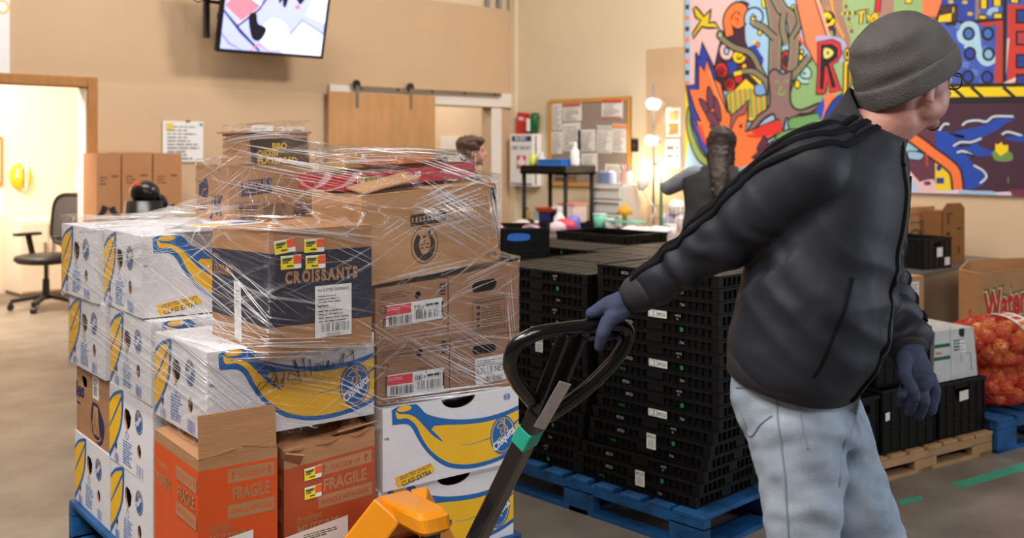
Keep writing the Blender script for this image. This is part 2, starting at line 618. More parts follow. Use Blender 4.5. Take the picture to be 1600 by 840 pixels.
# ------------------------------------------------------------------ cartons of the wrapped load
LA = math.radians(-6.0)
LU = Vec((math.cos(LA), math.sin(LA), 0)); LV = Vec((-math.sin(LA), math.cos(LA), 0))
P0 = Vec((1.287, 2.474, 0))
def L(u, v, z=0.0): return P0 + LU * u + LV * v + Vec((0, 0, z))
WRAP = []                                                   # world corners of the boxes under the film
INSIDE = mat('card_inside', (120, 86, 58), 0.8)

class Carton:
    def __init__(s, name, label, cat, at, rz, size, m, sag=None, group=None, holes=None, wrap=True, top=True, bodyname='body', seam=None, mats=None, open_top=False):
        s.w, s.d, s.h = size
        s.root = thing(name, label, cat, at, rz, group)
        s.bias = {}
        s.c = {(i, j, k): Vec((s.w * i, s.d * j, s.h * k)) + Vec((sag or {}).get((i, j, k), (0, 0, 0))) for i in (0, 1) for j in (0, 1) for k in (0, 1)}
        s.M = Mat.Translation(Vec(at)) @ Mat.Rotation(rz, 4, 'Z')
        if wrap: WRAP.extend([s.M @ p for p in s.c.values()])
        holes = holes or {}
        bm = bmesh.new()
        th = .005
        for f in ('front', 'left', 'right', 'back', 'top', 'bottom'):
            if f == 'top' and open_top: continue
            W, H = s.wh(f)
            out = [(0, 0), (W, 0), (W, H), (0, H)]
            hs = holes.get(f, [])
            loops = [out] + [h[::-1] if area2(h) > 0 else h for h in hs]
            flatp = [p for l in loops for p in l]
            tr = tessellate_polygon([[Vec((a, b, 0)) for a, b in l] for l in loops])
            if not hs:
                n = 6
                gv = [[bm.verts.new(s.on(f)(W * i / n, H * j / n, 0)) for j in range(n + 1)] for i in range(n + 1)]
                for i in range(n):
                    for j in range(n): bm.faces.new((gv[i][j], gv[i + 1][j], gv[i + 1][j + 1], gv[i][j + 1]))
                continue
            vs = [bm.verts.new(s.on(f)(a, b, 0)) for a, b in flatp]
            q4 = [s.on(f)(a, b, 0) for a, b in out]
            s.bias[f] = .25 * (q4[0] + q4[2] - q4[1] - q4[3]).length
            for t in tr:
                try: bm.faces.new([vs[i] for i in t])
                except ValueError: pass
            for h in hs:                                     # cut edge of the board
                n = len(h)
                fr = [bm.verts.new(s.on(f)(a, b, 0)) for a, b in h]
                bk = [bm.verts.new(s.on(f)(a, b, -th)) for a, b in h]
                for k in range(n):
                    q = bm.faces.new((fr[k], fr[(k + 1) % n], bk[(k + 1) % n], bk[k])); q.material_index = 1
        bmesh.ops.remove_doubles(bm, verts=bm.verts, dist=1e-5)
        s.body = obj(bodyname, bm, [m, KRAFT], s.root)
        # inner lining seen through the hand holes
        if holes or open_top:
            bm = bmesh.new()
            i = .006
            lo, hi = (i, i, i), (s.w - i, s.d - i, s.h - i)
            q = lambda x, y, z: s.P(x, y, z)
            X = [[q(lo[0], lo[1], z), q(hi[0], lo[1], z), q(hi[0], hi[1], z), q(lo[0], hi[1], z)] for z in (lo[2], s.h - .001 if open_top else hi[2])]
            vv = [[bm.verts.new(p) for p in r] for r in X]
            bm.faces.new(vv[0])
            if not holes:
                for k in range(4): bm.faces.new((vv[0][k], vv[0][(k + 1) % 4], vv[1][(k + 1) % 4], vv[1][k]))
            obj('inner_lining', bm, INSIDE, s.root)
    def P(s, x, y, z):
        a, b, c = x / s.w, y / s.d, z / s.h
        p = Vec((0, 0, 0))
        for (i, j, k), q in s.c.items():
            p += q * ((a if i else 1 - a) * (b if j else 1 - b) * (c if k else 1 - c))
        return p
    def wh(s, f):
        return {'front': (s.w, s.h), 'back': (s.w, s.h), 'left': (s.d, s.h), 'right': (s.d, s.h), 'top': (s.w, s.d), 'bottom': (s.w, s.d)}[f]
    def on(s, f):
        if f == 'front': return lambda a, b, o: s.P(a, -o, b)
        if f == 'left': return lambda a, b, o: s.P(-o, s.d - a, b)
        if f == 'right': return lambda a, b, o: s.P(s.w + o, a, b)
        if f == 'back': return lambda a, b, o: s.P(s.w - a, s.d + o, b)
        if f == 'top': return lambda a, b, o: s.P(a, b, s.h + o)
        return lambda a, b, o: s.P(a, s.d - b, -o)
    def print(s, f, cv, name='print', norm=False):
        W, H = s.wh(f)
        g = s.on(f)
        lift = {'logo': .003, 'handwriting': .009, 'lettering': .0015, 'slogan_print': .0015}.get(name, 0) * .4 + s.bias.get(f, 0)
        return cv.build(name, s.root, (lambda a, b, o: g(a * W, b * H, o + lift)) if norm else (lambda a, b, o: g(a, b, o + lift)), 6e-5)
    def seam(s, m, tape=True):
        """two top flaps that meet in the middle, with tape over the joint"""
        g = s.on('top')
        for k in (0, 1):
            bm = bmesh.new()
            y0, y1 = (0.001, s.d / 2 - .002) if k == 0 else (s.d / 2 + .002, s.d - .001)
            pts = [(0.001, y0), (s.w - .001, y0), (s.w - .001, y1), (0.001, y1)]
            lo = [bm.verts.new(g(a, b, 0.0005)) for a, b in pts]; hi = [bm.verts.new(g(a, b, .004)) for a, b in pts]
            bm.faces.new(hi)
            for q in range(4): bm.faces.new((lo[q], lo[(q + 1) % 4], hi[(q + 1) % 4], hi[q]))
            obj('flap', bm, m, s.root)
        if tape:
            c = Canvas(); c.rect(TAPE, 0, s.d / 2 - .025, s.w, s.d / 2 + .025)
            s.print('top', Shift(c, .0045), 'tape')

class Shift:
    def __init__(s, c, o): s.c, s.o = c, o
    def build(s, name, parent, mp, eps=2e-4): return s.c.build(name, parent, lambda a, b, d: mp(a, b, d + s.o), eps)

def area2(p): return sum(p[i - 1][0] * p[i][1] - p[i][0] * p[i - 1][1] for i in range(len(p)))
def ellipse(cx, cy, rx, ry, n=16): return [(cx + rx * math.cos(2 * PI * k / n), cy + ry * math.sin(2 * PI * k / n)) for k in range(n)]
def slot(cx, cy, w, h, n=6):
    r = h / 2
    p = [(cx + w / 2 - r + r * math.cos(t), cy + r * math.sin(t)) for t in (-PI / 2 + PI * k / n for k in range(n + 1))]
    return p + [(cx - w / 2 + r + r * math.cos(t), cy + r * math.sin(t)) for t in (PI / 2 + PI * k / n for k in range(n + 1))]

WHT = flat((240, 240, 240))
GREYI = flat((120, 130, 150))
LBLU = flat((92, 132, 190))
DKG = flat((26, 70, 70))

def iso_text(c, m, s, x, y, size, rot, W, H, width, shear=0.0, bold=.02):
    """text set in metres on a face W by H, so that a turn does not distort it"""
    q = Canvas(); q.text(m, s, x * W, y * H, size, 'l', rot, shear, bold, width=width)
    c.items += [(a, [(u / W, v / H) for u, v in vs], fs) for a, vs, fs in q.items]

def logo(c, cx, cy, rx, ry, rot=0.0, text=True):
    c.disc(BLU, (cx, cy), rx, ry, rot, 28)
    c.stroke(YEL, [(cx + rx * .88 * math.cos(t), cy + ry * .88 * math.sin(t)) for t in (2 * PI * k / 28 for k in range(28))], rx * .07, closed=True)
    g = lambda a, b: (cx + a * rx, cy + b * ry)
    w = rx * .07
    # dancing lady with a fruit hat, line drawing
    c.stroke(YEL, [g(x, y) for x, y in ((-.42, .5), (-.2, .62), (.1, .55), (.22, .42), (-.1, .36), (-.4, .4))], w, True, 4)
    c.stroke(YEL, [g(x, y) for x, y in ((-.25, .6), (-.1, .78), (.08, .6))], w, False, 4)
    c.stroke(YEL, [g(x, y) for x, y in ((.1, .85), (.12, .6), (.05, .45))], w, False, 4)
    c.stroke(YEL, [g(x, y) for x, y in ((-.1, .34), (-.2, .15), (-.02, .05), (.12, .15), (.1, .34))], w, False, 4)
    c.stroke(YEL, [g(x, y) for x, y in ((-.05, .05), (-.15, -.12), (-.35, -.15), (-.3, -.3), (0, -.26), (.2, -.15), (.12, .05))], w, False, 4)
    c.stroke(YEL, [g(x, y) for x, y in ((.12, .1), (.34, .2), (.3, .4), (.2, .3))], w, False, 4)
    if text:
        iso_text(c, WHT, 'Chiquita', cx - rx * .66, cy - ry * .80, .034, math.radians(34), .5, .24, .098, .12, .03)

def banana_front(w, h, scribble=False, wmark=True):
    """long side of a banana box: big yellow banana outlined in blue"""
    c = Canvas((0, 0, 1, 1))
    T = lambda pts: [(s, 1 - t) for s, t in pts]
    up = [(.06, .03), (.1, .0), (.2, -.01), (.245, .03), (.305, .15), (.44, .25), (.585, .305), (.735, .325), (.885, .30), (1.02, .24)]
    low = [(1.02, .83), (.885, .915), (.735, .955), (.585, .94), (.44, .85), (.32, .655), (.245, .45), (.2, .29), (.155, .225), (.065, .21)]
    su, sl = smooth_path(up, 5), smooth_path(low, 5)
    c.poly(BLU, T(su + sl))
    upi = [(.355, .315), (.44, .33), (.585, .37), (.735, .388), (.885, .36), (1.02, .30)]
    lowi = [(1.02, .77), (.885, .86), (.735, .90), (.585, .885), (.45, .80), (.335, .62), (.268, .43), (.225, .26), (.165, .16), (.1, .145), (.085, .05)]
    wedge = [(.11, .06), (.17, .105), (.235, .17), (.30, .32), (.36, .43), (.415, .52), (.355, .40)]
    c.poly(YEL, T(smooth_path(upi, 5) + smooth_path(lowi, 5) + smooth_path([(.11, .09), (.175, .115), (.23, .18), (.285, .30), (.35, .44), (.42, .535), (.365, .41), (.335, .355)], 4)))
    c.disc(YEL, (.145, .965), .05, .035)
    c.stroke(BLU, T([(.54, .62), (.62, .64), (.72, .625), (.79, .61)]), .012, False, 4, (.3, 1))
    c.stroke(BLU, T([(.95, .50), (1.02, .44)]), .03)
    ban, lg, sl, w_, hw = c, Canvas((0, 0, 1, 1)), Canvas((0, 0, 1, 1)), Canvas((0, 0, 1, 1)), Canvas((0, 0, 1, 1))
    lg.items = []
    logo(lg, .872, 1 - .60, .098, .255)
    c = sl
    for i, (a, b) in enumerate(((.09, .885), (.1, .915), (.095, .945))):
        c.stroke(YEL, T([(a, b), (a + .25, b - .085 - .005 * i)]), .065)
    iso_text(c, DKG, 'SELECTED QUALITY', .115, 1 - .895, .0145, math.radians(9.5), .5, .24, .112, 0, .012)
    iso_text(c, DKG, 'CLASS EXTRA', .130, 1 - .975, .020, math.radians(9.5), .5, .24, .104, 0, .02)
    c = w_
    if wmark:
        c.stroke(BLU, [(.905 + .022 * math.cos(t), .895 + .042 * math.sin(t)) for t in (2 * PI * k / 20 for k in range(20))], .006, True)
        c.text(BLU, 'W', .905, .87, .07, 'c', 0, 0, .01, sx=.5)
    c.text(BLU, 'Hb', .012, .62, .05, 'l', 0, 0, .01, sx=.5)
    if scribble:
        ink = INK
        P = [[(.27, .30), (.35, .24), (.37, .34), (.30, .48), (.265, .52), (.30, .40), (.37, .44), (.385, .33), (.37, .50)], [(.385, .36), (.40, .48), (.42, .46), (.43, .34), (.425, .5)], [(.50, .38), (.465, .34), (.455, .42), (.49, .43), (.52, .36), (.49, .2), (.53, .46)],
             [(.545, .2), (.56, .42)], [(.53, .33), (.60, .35)], [(.585, .22), (.595, .42)], [(.62, .34), (.635, .28), (.655, .35), (.63, .37), (.62, .33)], [(.665, .26), (.67, .34), (.69, .35), (.70, .26), (.705, .36)], [(.71, .37), (.74, .33), (.72, .30), (.77, .31), (.80, .2), (.79, .33)], [(.81, .26), (.87, .2)], [(.85, .17), (.86, .3), (.82, .36)]]
        for p in P: hw.stroke(ink, [(a, 1 - b) for a, b in p], .006, False, 4)
    lg.items = [(m, v, f) for m, v, f in lg.items]
    return ban, lg, sl, w_, hw

def banana_end(w, h, seed=1):
    """short side: half a banana, hearts and holes, logo, small print"""
    c = Canvas((0, 0, 1, 1))
    c.poly(BLU, smooth_path([(0.0, .78), (.12, .9), (.30, .985), (.345, .97)], 4) + smooth_path([(.345, .8), (.31, .55), (.2, .3), (.02, .02), (0, .02)], 4))
    c.poly(YEL, smooth_path([(0.0, .72), (.12, .85), (.29, .935)], 4) + smooth_path([(.30, .8), (.27, .55), (.17, .33), (.015, .1), (0, .1)], 4))
    c.stroke(BLU, [(.0, .42), (.12, .6), (.31, .9)], .03)
    lg = Canvas()
    logo(lg, .70, .70, .085, .15, 0, False)
    iso_text(lg, WHT, 'Chiquita', .63, .60, .022, math.radians(34), .4, .243, .064, .12, .03)
    ban = c
    c = Canvas((0, 0, 1, 1))
    c.stroke(BLU, [(.43 + .03 * math.cos(t), .44 + .05 * math.sin(t)) for t in (2 * PI * k / 16 for k in range(16))], .007, True)
    c.lines(LBLU, .34, .07, .56, .38, 9, .5, .35, seed)
    c.barcode(LBLU, .66, .03, .80, .17, 14, seed)
    c.barcode(LBLU, .14, .02, .24, .14, 10, seed + 3)
    return ban, lg, c

def banana_holes(w, h, front=True):
    hd = {'left': [[(w_ * .4, h_) for w_, h_ in ()]]}
    W, H = .4, h
    heart = [(.42 * W, .48 * H), (.36 * W, .62 * H), (.36 * W, .72 * H), (.39 * W, .78 * H), (.47 * W, .765 * H), (.52 * W, .70 * H), (.50 * W, .58 * H)]
    r = {'left': [heart, ellipse(.16 * W, .22 * H, .028 * W, .085 * H), ellipse(.70 * W, .33 * H, .042 * W, .09 * H)]}
    if front:
        n = 14
        cx, rx, ry = .535 * w, .125 * w, .095 * h * 1.4
        r['front'] = [[(cx + rx * math.cos(PI + PI * k / n), h * .992 + ry * math.sin(PI + PI * k / n)) for k in range(n + 1)]]
    return r

def banana_box(label, u, v, z, h=.24, rz=0.0, sag=None, front=True, scribble=False, seed=1, wrap=True, hole=True):
    at = L(u, v, z)
    k = Carton('banana_box', label, 'box', at, LA + rz, (.5, .398, h), WHITEC, sag, 'white banana boxes of the load', banana_holes(.5, h, hole), wrap=wrap)
    for cv, nm in zip(banana_end(.4, h, seed), ('half_banana_print', 'logo', 'lettering')):
        k.print('left', cv, nm, True)
    if front:
        for cv, nm in zip(banana_front(.5, h, scribble), ('banana_print', 'logo', 'slogan_print', 'lettering', 'handwriting')):
            if cv.items: k.print('front', cv, nm, True)
    return k

# pallet under the load
def pallet(name, label, at, rz, size, m, h=.14, deck=7, group=None, seed=3):
    """stringer pallet: deck boards across x, three stringers along x, bottom boards"""
    rr = random.Random(seed)
    r = thing(name, label, 'pallet', at, rz, group)
    w, d = size
    bt = .018
    pitch = w / deck
    for i in range(deck):
        a = i * pitch + .5 * pitch
        bwid = (.14 if i in (0, deck - 1) else .1) * rr.uniform(.92, 1.05)
        a = min(max(a, bwid / 2), w - bwid / 2)
        obj('deck_board', box((a - bwid / 2, rr.uniform(-.006, .004), h - bt), (a + bwid / 2, d + rr.uniform(-.004, .006), h + rr.uniform(-.003, .0)), None, .003), m, r)
    for y in (.0, d / 2 - .02, d - .04):
        bm = bmesh.new()
        n = 3
        bx(bm, (0, y, bt), (w, y + .04, h - bt)) if h < .1 else None
        if h >= .1:
            bx(bm, (0, y, h - bt - .035), (w, y + .04, h - bt))
            for q in (0, .5, 1):
                x0 = q * (w - .16)
                bx(bm, (x0, y, bt), (x0 + .16, y + .04, h - bt - .03))
            bx(bm, (0, y - .02 if y else 0, 0), (w, y + .06 if y < d - .05 else y + .04, bt))
        obj('stringer', bm, m, r)
    for x in (0, w / 2 - .05, w - .1):
        obj('bottom_board', box((x, 0, 0.0), (x + .1, d, bt)), m, r)
    return r

ZP = .248
tmp = L(-.02, -.02, ZP - .14)
pallet('pallet', 'blue wooden pallet raised on the jack under the wrapped load', tmp, LA, (1.06, 1.24), WOODB, .14, 9)

S = .243
LH = [ZP + S * k for k in range(4)]
# left side, three boxes per layer from the near corner (v = 0) to the far end
banana_box('white banana box at the far left end of the bottom layer', 0.0, .82, LH[0], S, 0, front=False, seed=2, wrap=False, hole=False)
banana_box('white banana box in the bottom layer behind the open orange muffin box', 0.0, .41, LH[0], S, 0, front=False, seed=3, wrap=False, hole=False)
banana_box('white banana box in the second layer right of the brown banana carton', 0.0, .41, LH[1], S, .01, front=False, seed=4, wrap=False, hole=False)
banana_box('white banana box at the far left end of the third layer', -.01, .83, LH[2], S, .015, front=False, seed=5, hole=False)
banana_box('white banana box in the middle of the third layer, left side', -.005, .41, LH[2], S, -.01, seed=6)
banana_box('white banana box with black scribbled handwriting over its banana', 0.0, -.005, .715, .238, 0, None, scribble=True, seed=7, hole=False)
banana_box('white banana box at the far left end of the top layer', -.02, .885, LH[3], S, .02, front=False, seed=8, hole=False)
banana_box('white banana box in the top layer left of the croissants box', -.012, .468, LH[3] + .005, S, -.02, seed=9, hole=False)
# right half of the front
banana_box('white banana box on the bottom layer behind the jack handle', .515, -.005, ZP, .238, 0, seed=10, wrap=False)
banana_box('white banana box under the small brown cartons, front right', .52, -.02, ZP + .238, .238, -.01, {(0, 0, 1): (0, 0, .004)}, seed=11, wrap=False)

# brown banana carton, second layer far left
k = Carton('fruit_carton', 'brown banana carton with navy print in the second layer, far left', 'box', L(0.005, .83, LH[1]), LA, (.48, .385, S), KRAFT, holes={'left': [slot(.09, .185, .07, .04)]}, wrap=False)
c = Canvas((0, 0, 1, 1))
NV = flat((34, 40, 84))
c.text(NV, 'les', -.02, .50, .30, 'l', math.radians(8), .2, .04, width=.26)
c.rect(NV, 0, .40, .12, .43)
c.rect(PAPER, .50, .62, .68, .93); c.barcode(INK, .53, .66, .65, .8, 12); c.lines(INK, .53, .82, .65, .91, 3)
for dx, dy, s in ((0, 0, 1), (-.05, .02, .9), (.06, -.02, .8)):
    c.poly(NV, smooth_path([(.55 + dx, .55), (.50 + dx, .35), (.52 + dx, .12 + dy), (.62 + dx, .04 + dy), (.72 + dx, .08), (.78 + dx, .30), (.70 + dx, .45), (.60 + dx, .56)], 5, True))
for a in range(4):
    c.stroke(flat((222, 160, 60)), [(.555 + a * .03, .52), (.53 + a * .045, .30), (.56 + a * .05, .13)], .025, False, 5)
c.stroke(flat((222, 160, 60)), [(.5, .3), (.48, .18), (.55, .08), (.68, .07), (.76, .14)], .016, False, 5)
k.print('left', c, 'carton_print', True)

# ---- muffin boxes
RD = flat((222, 60, 40))
def fragile(c, x, y, w, h, m):
    """THIS SIDE UP / FRAGILE / HANDLE WITH CARE block"""
    c.grid(KRAFT, x, y + h * .72, x + w, y + h)
    c.text(m, 'THIS SIDE UP', x + w / 2, y + h * .79, h * .15, 'c', 0, 0, .02, width=w * .56)
    for a in (.11, .89):
        ax = x + w * a
        c.rect(m, ax - w * .015, y + h * .77, ax + w * .015, y + h * .88)
        c.poly(m, [(ax - w * .045, y + h * .87), (ax + w * .045, y + h * .87), (ax, y + h * .96)])
    c.text(KRAFT, 'FRAGILE', x + w / 2, y + h * .37, h * .36, 'c', 0, 0, .028, width=w * .8)
    c.grid(KRAFT, x, y, x + w, y + h * .28)
    c.text(m, 'HANDLE WITH CARE', x + w / 2, y + h * .085, h * .15, 'c', 0, 0, .02, width=w * .88)
def muffin(c, W, H, m, full=True, top=.93, k=1.0):
    c.grid(m, 0, 0, W, H * top)
    o = top - .93
    if full:
        fragile(c, W * .36, H * (.615 + o), W * .60, H * .295, m)
        c.text(KRAFT, 'Breakfast', W * .14, H * (.565 + o), H * .05, 'l', 0, 0, .012, width=W * .26)
        c.rect(KRAFT, W * .14, H * (.552 + o), W * .46, H * (.556 + o))
        c.serif(KRAFT, 'MUFFINS', W * .14, H * (.465 + o), H * .105, W * .44)
        c.poly(PAPER, [(-.0, H * (.25 + o)), (W * .68, H * (.25 + o)), (W * .68, H * (.525 + o)), (0, H * (.49 + o))])
        c.lines(INK, W * .2, H * (.44 + o), W * .6, H * (.48 + o), 3, .4, .5, 4)
        c.lines(INK, W * .06, H * (.36 + o), W * .4, H * (.42 + o), 3, .35, .4, 5)
        c.barcode(INK, W * .50, H * (.30 + o), W * .64, H * (.38 + o), 20, 3)
    else:
        c.text(KRAFT, 'Breakfast', W * .06, H * (.80 + o), H * .05, 'l', 0, 0, .012, width=W * .28)
        c.rect(KRAFT, W * .05, H * (.785 + o), W * .42, H * (.789 + o))
        c.serif(KRAFT, 'MUFFINS', W * .05, H * (.68 + o), H * .10, W * .36)
        fragile(c, W * .53, H * (.58 + o), W * .45, H * .30, m)
MW, MD, MH = .215, .36, .44
k = Carton('muffin_box', 'orange and brown muffin box with its front flap standing open', 'box', L(-.035, -.035, ZP), LA - .03, (MW, MD, MH), KRAFT, wrap=False, open_top=True)
c = Canvas((0, 0, MW, MH)); muffin(c, MW, MH, ORANGEP); k.print('front', c, 'box_print')
c = Canvas((0, 0, MD, MH)); muffin(c, MD, MH, ORANGEP, False); k.print('left', c, 'box_print')
bm = bmesh.new(); bx(bm, (0.002, .0, 0), (MW - .002, .005, .11), Mat.Translation((0, .001, MH)) @ Mat.Rotation(math.radians(-4), 4, 'X')); obj('flap', bm, KRAFT, k.root)
bm = bmesh.new(); bx(bm, (0, 0, 0), (.005, MD, .1), Mat.Translation((0, 0, MH)) @ Mat.Rotation(math.radians(82), 4, 'Y')); obj('flap', bm, KRAFT, k.root)
bm = bmesh.new(); bx(bm, (-.005, 0, 0), (0, MD, .1), Mat.Translation((MW, 0, MH)) @ Mat.Rotation(math.radians(-78), 4, 'Y')); obj('flap', bm, KRAFT, k.root)

MAR = mat('rust_print', (176, 76, 36), 0.6, var=0.06, scale=9)
m2 = Carton('muffin_box', 'rust and brown muffin box with a crumpled top and yellow price stickers', 'box', L(.205, -.03, ZP), LA - .02, (.285, .36, .425), KRAFT, wrap=False,
            sag={(0, 0, 1): (.004, .01, -.012), (1, 0, 1): (-.004, .004, .012), (0, 1, 1): (0, 0, -.02)})
c = Canvas((0, 0, .285, .425)); muffin(c, .285, .425, MAR, True, .88); m2.print('front', c, 'box_print')
c = Canvas((0, 0, .36, .425)); muffin(c, .36, .425, MAR, False, .88); m2.print('left', c, 'box_print')
# crumpled closed flaps on top
bm = bmesh.new()
n1, n2 = 14, 8
G = []
for i in range(n1):
    row = []
    for j in range(n2):
        a, b = i / (n1 - 1), j / (n2 - 1)
        z = .016 * b + .012 * mnoise.noise(Vec((a * 6, b * 5, 3.1))) + (.012 * math.sin(a * 9) if b > .2 else 0)
        row.append(bm.verts.new(m2.P(a * .285, -.004 + b * .30, .425) + Vec((0, -.006 * math.sin(a * 17) * (b < .3), z))))
    G.append(row)
for i in range(n1 - 1):
    for j in range(n2 - 1):
        bm.faces.new((G[i][j], G[i + 1][j], G[i + 1][j + 1], G[i][j + 1]))
o = obj('crumpled_flap', bm, KRAFT, m2.root)
md = o.modifiers.new('s', 'SOLIDIFY'); md.thickness = .005
bm = bmesh.new()
bx(bm, (0, 0, 0), (.13, .07, .005), Mat.Translation(m2.P(.16, -.012, .44)) @ Mat.Rotation(math.radians(-24), 4, 'X') @ Mat.Rotation(math.radians(-5), 4, 'Y')); obj('torn_flap', bm, KRAFT, m2.root)
bm = bmesh.new()
bx(bm, (0, 0, 0), (.05, .045, .005), Mat.Translation(m2.P(-.003, -.02, .423)) @ Mat.Rotation(math.radians(-48), 4, 'X') @ Mat.Rotation(math.radians(18), 4, 'Y')); obj('torn_flap', bm, KRAFT, m2.root)

STY, STO = flat((248, 226, 30)), flat((240, 96, 50))
def stickers(k, face, spots, w, h):
    for i, (x, y, r) in enumerate(spots):
        c = Canvas()
        cr, sr = math.cos(r), math.sin(r)
        q = lambda a, b: (x + a * cr - b * sr, y + a * sr + b * cr)
        c.poly(WHT, [q(0, 0), q(w, 0), q(w, h), q(0, h)])
        c.poly(STY, [q(0, h * .02), q(w * .66, h * .02), q(w * .66, h * .86), q(0, h * .86)])
        c.poly(STO, [q(w * .62, h * .34), q(w, h * .34), q(w, h * .96), q(w * .62, h * .96)])
        for a, b, ww in ((.08, .6, .42), (.08, .45, .3), (.3, .18, .3), (.08, .72, .5)):
            c.poly(INK if a > .1 else DKG, [q(w * a, h * b), q(w * (a + ww), h * b), q(w * (a + ww), h * (b + .09)), q(w * a, h * (b + .09))])
        g = k.on(face)
        c.build('price_sticker', k.root, lambda a, b, o: g(a, b, o + .003))
stickers(m2, 'front', [(.06, .328, .02), (.06, .276, .0)], .052, .034)

# ---- croissants box
CW, CD, CH = .302, .385, .322
k = Carton('croissant_box', 'navy and brown croissants box with four yellow price stickers', 'box', L(.112, -.135, .951), LA - .01, (CW, CD, CH), KRAFT, sag={(0, 0, 1): (.0, 0, -.004), (0, 1, 1): (0, 0, -.02)}, group=None)
k.seam(KRAFT)
c = Canvas()
c.grid(NAVYP, 0, CH * .225, CW, CH * .825)
c.rect(KRAFT, CW * .40, CH * .715, CW * .8, CH * .722)
c.serif(KRAFT, 'CROISSANTS', CW * .15, CH * .575, CH * .13, CW * .70, 0, .055)
k.print('front', c, 'box_print')
c = Canvas()
c.grid(NAVYP, 0, CH * .225, CD, CH * .83)
c.serif(KRAFT, 'CROISSANTS', CD * .04, CH * .60, CH * .12, CD * .36, 0, .03)
c.text(KRAFT, 'mini', CD * .04, CH * .75, CH * .07, 'l', 0, 0, .01)
k.print('left', c, 'box_print')
c = Canvas()
x0, y0, x1, y1 = CW * .43, CH * .10, CW * .79, CH * .53
c.rect(PAPER, x0, y0, x1, y1)
c.text(INK, 'ALL BUTTER CROISSANTS', x0 + .008, y1 - .016, .011, 'l', 0, 0, .01, width=(x1 - x0) * .86)
c.lines(INK, x0 + .008, y1 - .045, x1 - .014, y1 - .022, 3, .25, .4, 2)
c.text(INK, 'Ingredients', x0 + .008, y1 - .056, .009, 'l', 0, 0, .03, width=.03)
c.lines(INK, x0 + .008, y0 + .042, x1 - .01, y1 - .06, 4, .25, .4, 9)
c.barcode(INK, x0 + .016, y0 + .016, x1 - .012, y0 + .038, 32, 4)
c.lines(INK, x0 + .03, y0 + .004, x1 - .03, y0 + .012, 2, .4, .3, 3)
c.build('shipping_label', k.root, lambda a, b, o: k.on('front')(a, b, o + .002))
c = Canvas()
c.poly(PAPER, [(CD * .44, CH * .06), (CD * .565, CH * .03), (CD * .545, CH * .55), (CD * .42, CH * .56)])
c.lines(GREYI, CD * .45, CH * .35, CD * .53, CH * .5, 5, .3)
c.build('shipping_label', k.root, lambda a, b, o: k.on('left')(a, b, o + .002))
stickers(k, 'front', [(.016, .262, .12), (.098, .262, 0), (.032, .222, .02), (.102, .218, 0)], .058, .036)

# ---- small meat cartons, four of them
def meat_carton(label, u, v, z, size, sag, kind, seed):
    w, d, h = size
    hole = {'front': [ellipse(.58 * w, .78 * h, .045 * w, .062 * h)]} if kind == 'code' else {'front': [slot(.5 * w, .75 * h, .36 * w, .17 * h)]}
    k = Carton('meat_carton', label, 'box', L(u, v, z), LA, size, KRAFT2, sag, 'small brown cartons with barcode labels', hole)
    c = Canvas()
    if kind == 'code':
        c.lines(INK, w * .06, h * .80, w * .5, h * .92, 3, .22, .3, seed)
        for pts in ([(.10, .30), (.10, .45), (.22, .45)], [(.55, .52), (.66, .52), (.66, .42)], [(.08, .08), (.08, .02), (.2, .02)], [(.6, .06), (.68, .06), (.68, .14)]):
            c.stroke(INK, [(a * w, b * h) for a, b in pts], .0022)
        c.stroke(INK, [(w * .10 + .011 * math.cos(t), h * .62 + .011 * math.sin(t)) for t in (2 * PI * q / 14 for q in range(14))], .0016, True)
        c.lines(INK, w * .88, h * .72, w * .96, h * .95, 4, .5, .0, seed)
    k.print('front', c, 'carton_print') if c.items else None
    return k
RL = flat((222, 60, 76))
def code_label(k, x, y, w, h, num, seed):
    c = Canvas()
    c.rect(PAPER, x, y, x + w, y + h)
    c.rect(RL, x, y + h * .5, x + w * .44, y + h * .95)
    c.lines(flat((246, 170, 176)), x + w * .02, y + h * .74, x + w * .26, y + h * .9, 2, .5, .1, seed)
    c.barcode(INK, x + w * .05, y + h * .06, x + w * .44, y + h * .46, 26, seed)
    c.text(INK, num, x + w * .47, y + h * .6, h * .34, 'l', 0, 0, .01, width=w * .11)
    c.text(INK, 'LB', x + w * .6, y + h * .66, h * .16, 'l', 0, 0, .01)
    c.lines(INK, x + w * .68, y + h * .72, x + w * .92, y + h * .88, 1, .6, .1, seed)
    c.barcode(INK, x + w * .5, y + h * .16, x + w * .92, y + h * .56, 30, seed + 1)
    c.rect(INK, x + w * .945, y + h * .2, x + w * .975, y + h * .85)
    c.build('barcode_label', k.root, lambda a, b, o: k.on('front')(a, b, o + .001 + k.bias.get('front', 0)))
k = meat_carton('small brown carton with a red and white label reading 10.45, lower of two', .512, .0, .728, (.255, .36, .175), {(0, 0, 1): (0, 0, .006), (1, 0, 1): (0, 0, .012), (0, 0, 0): (0, 0, .01)}, 'code', 3)
code_label(k, .032, .022, .2, .062, '10.45', 3)
k = meat_carton('small brown carton with a red and white label reading 9.00 beside the croissants box', .507, .0, .909, (.255, .36, .168), {(1, 0, 1): (0, 0, .012), (1, 0, 0): (0, 0, .006)}, 'code', 5)
code_label(k, .034, .052, .2, .062, '9.00', 5)
k = meat_carton('small brown carton with a white label reading 6.71 LB NET', .772, .0, .728, (.262, .36, .165), {(1, 0, 1): (.0, 0, .0), (0, 0, 1): (0, 0, .005)}, 'hand', 7)
c = Canvas(); c.poly(PAPER, [(.095, .018), (.218, .022), (.215, .102), (.092, .098)])
c.text(INK, '6.71 LB NET', .098, .048, .028, 'l', .03, 0, .008, width=.11); c.lines(INK, .1, .075, .2, .095, 3, .3); c.barcode(INK, .12, .024, .2, .04, 24, 2)
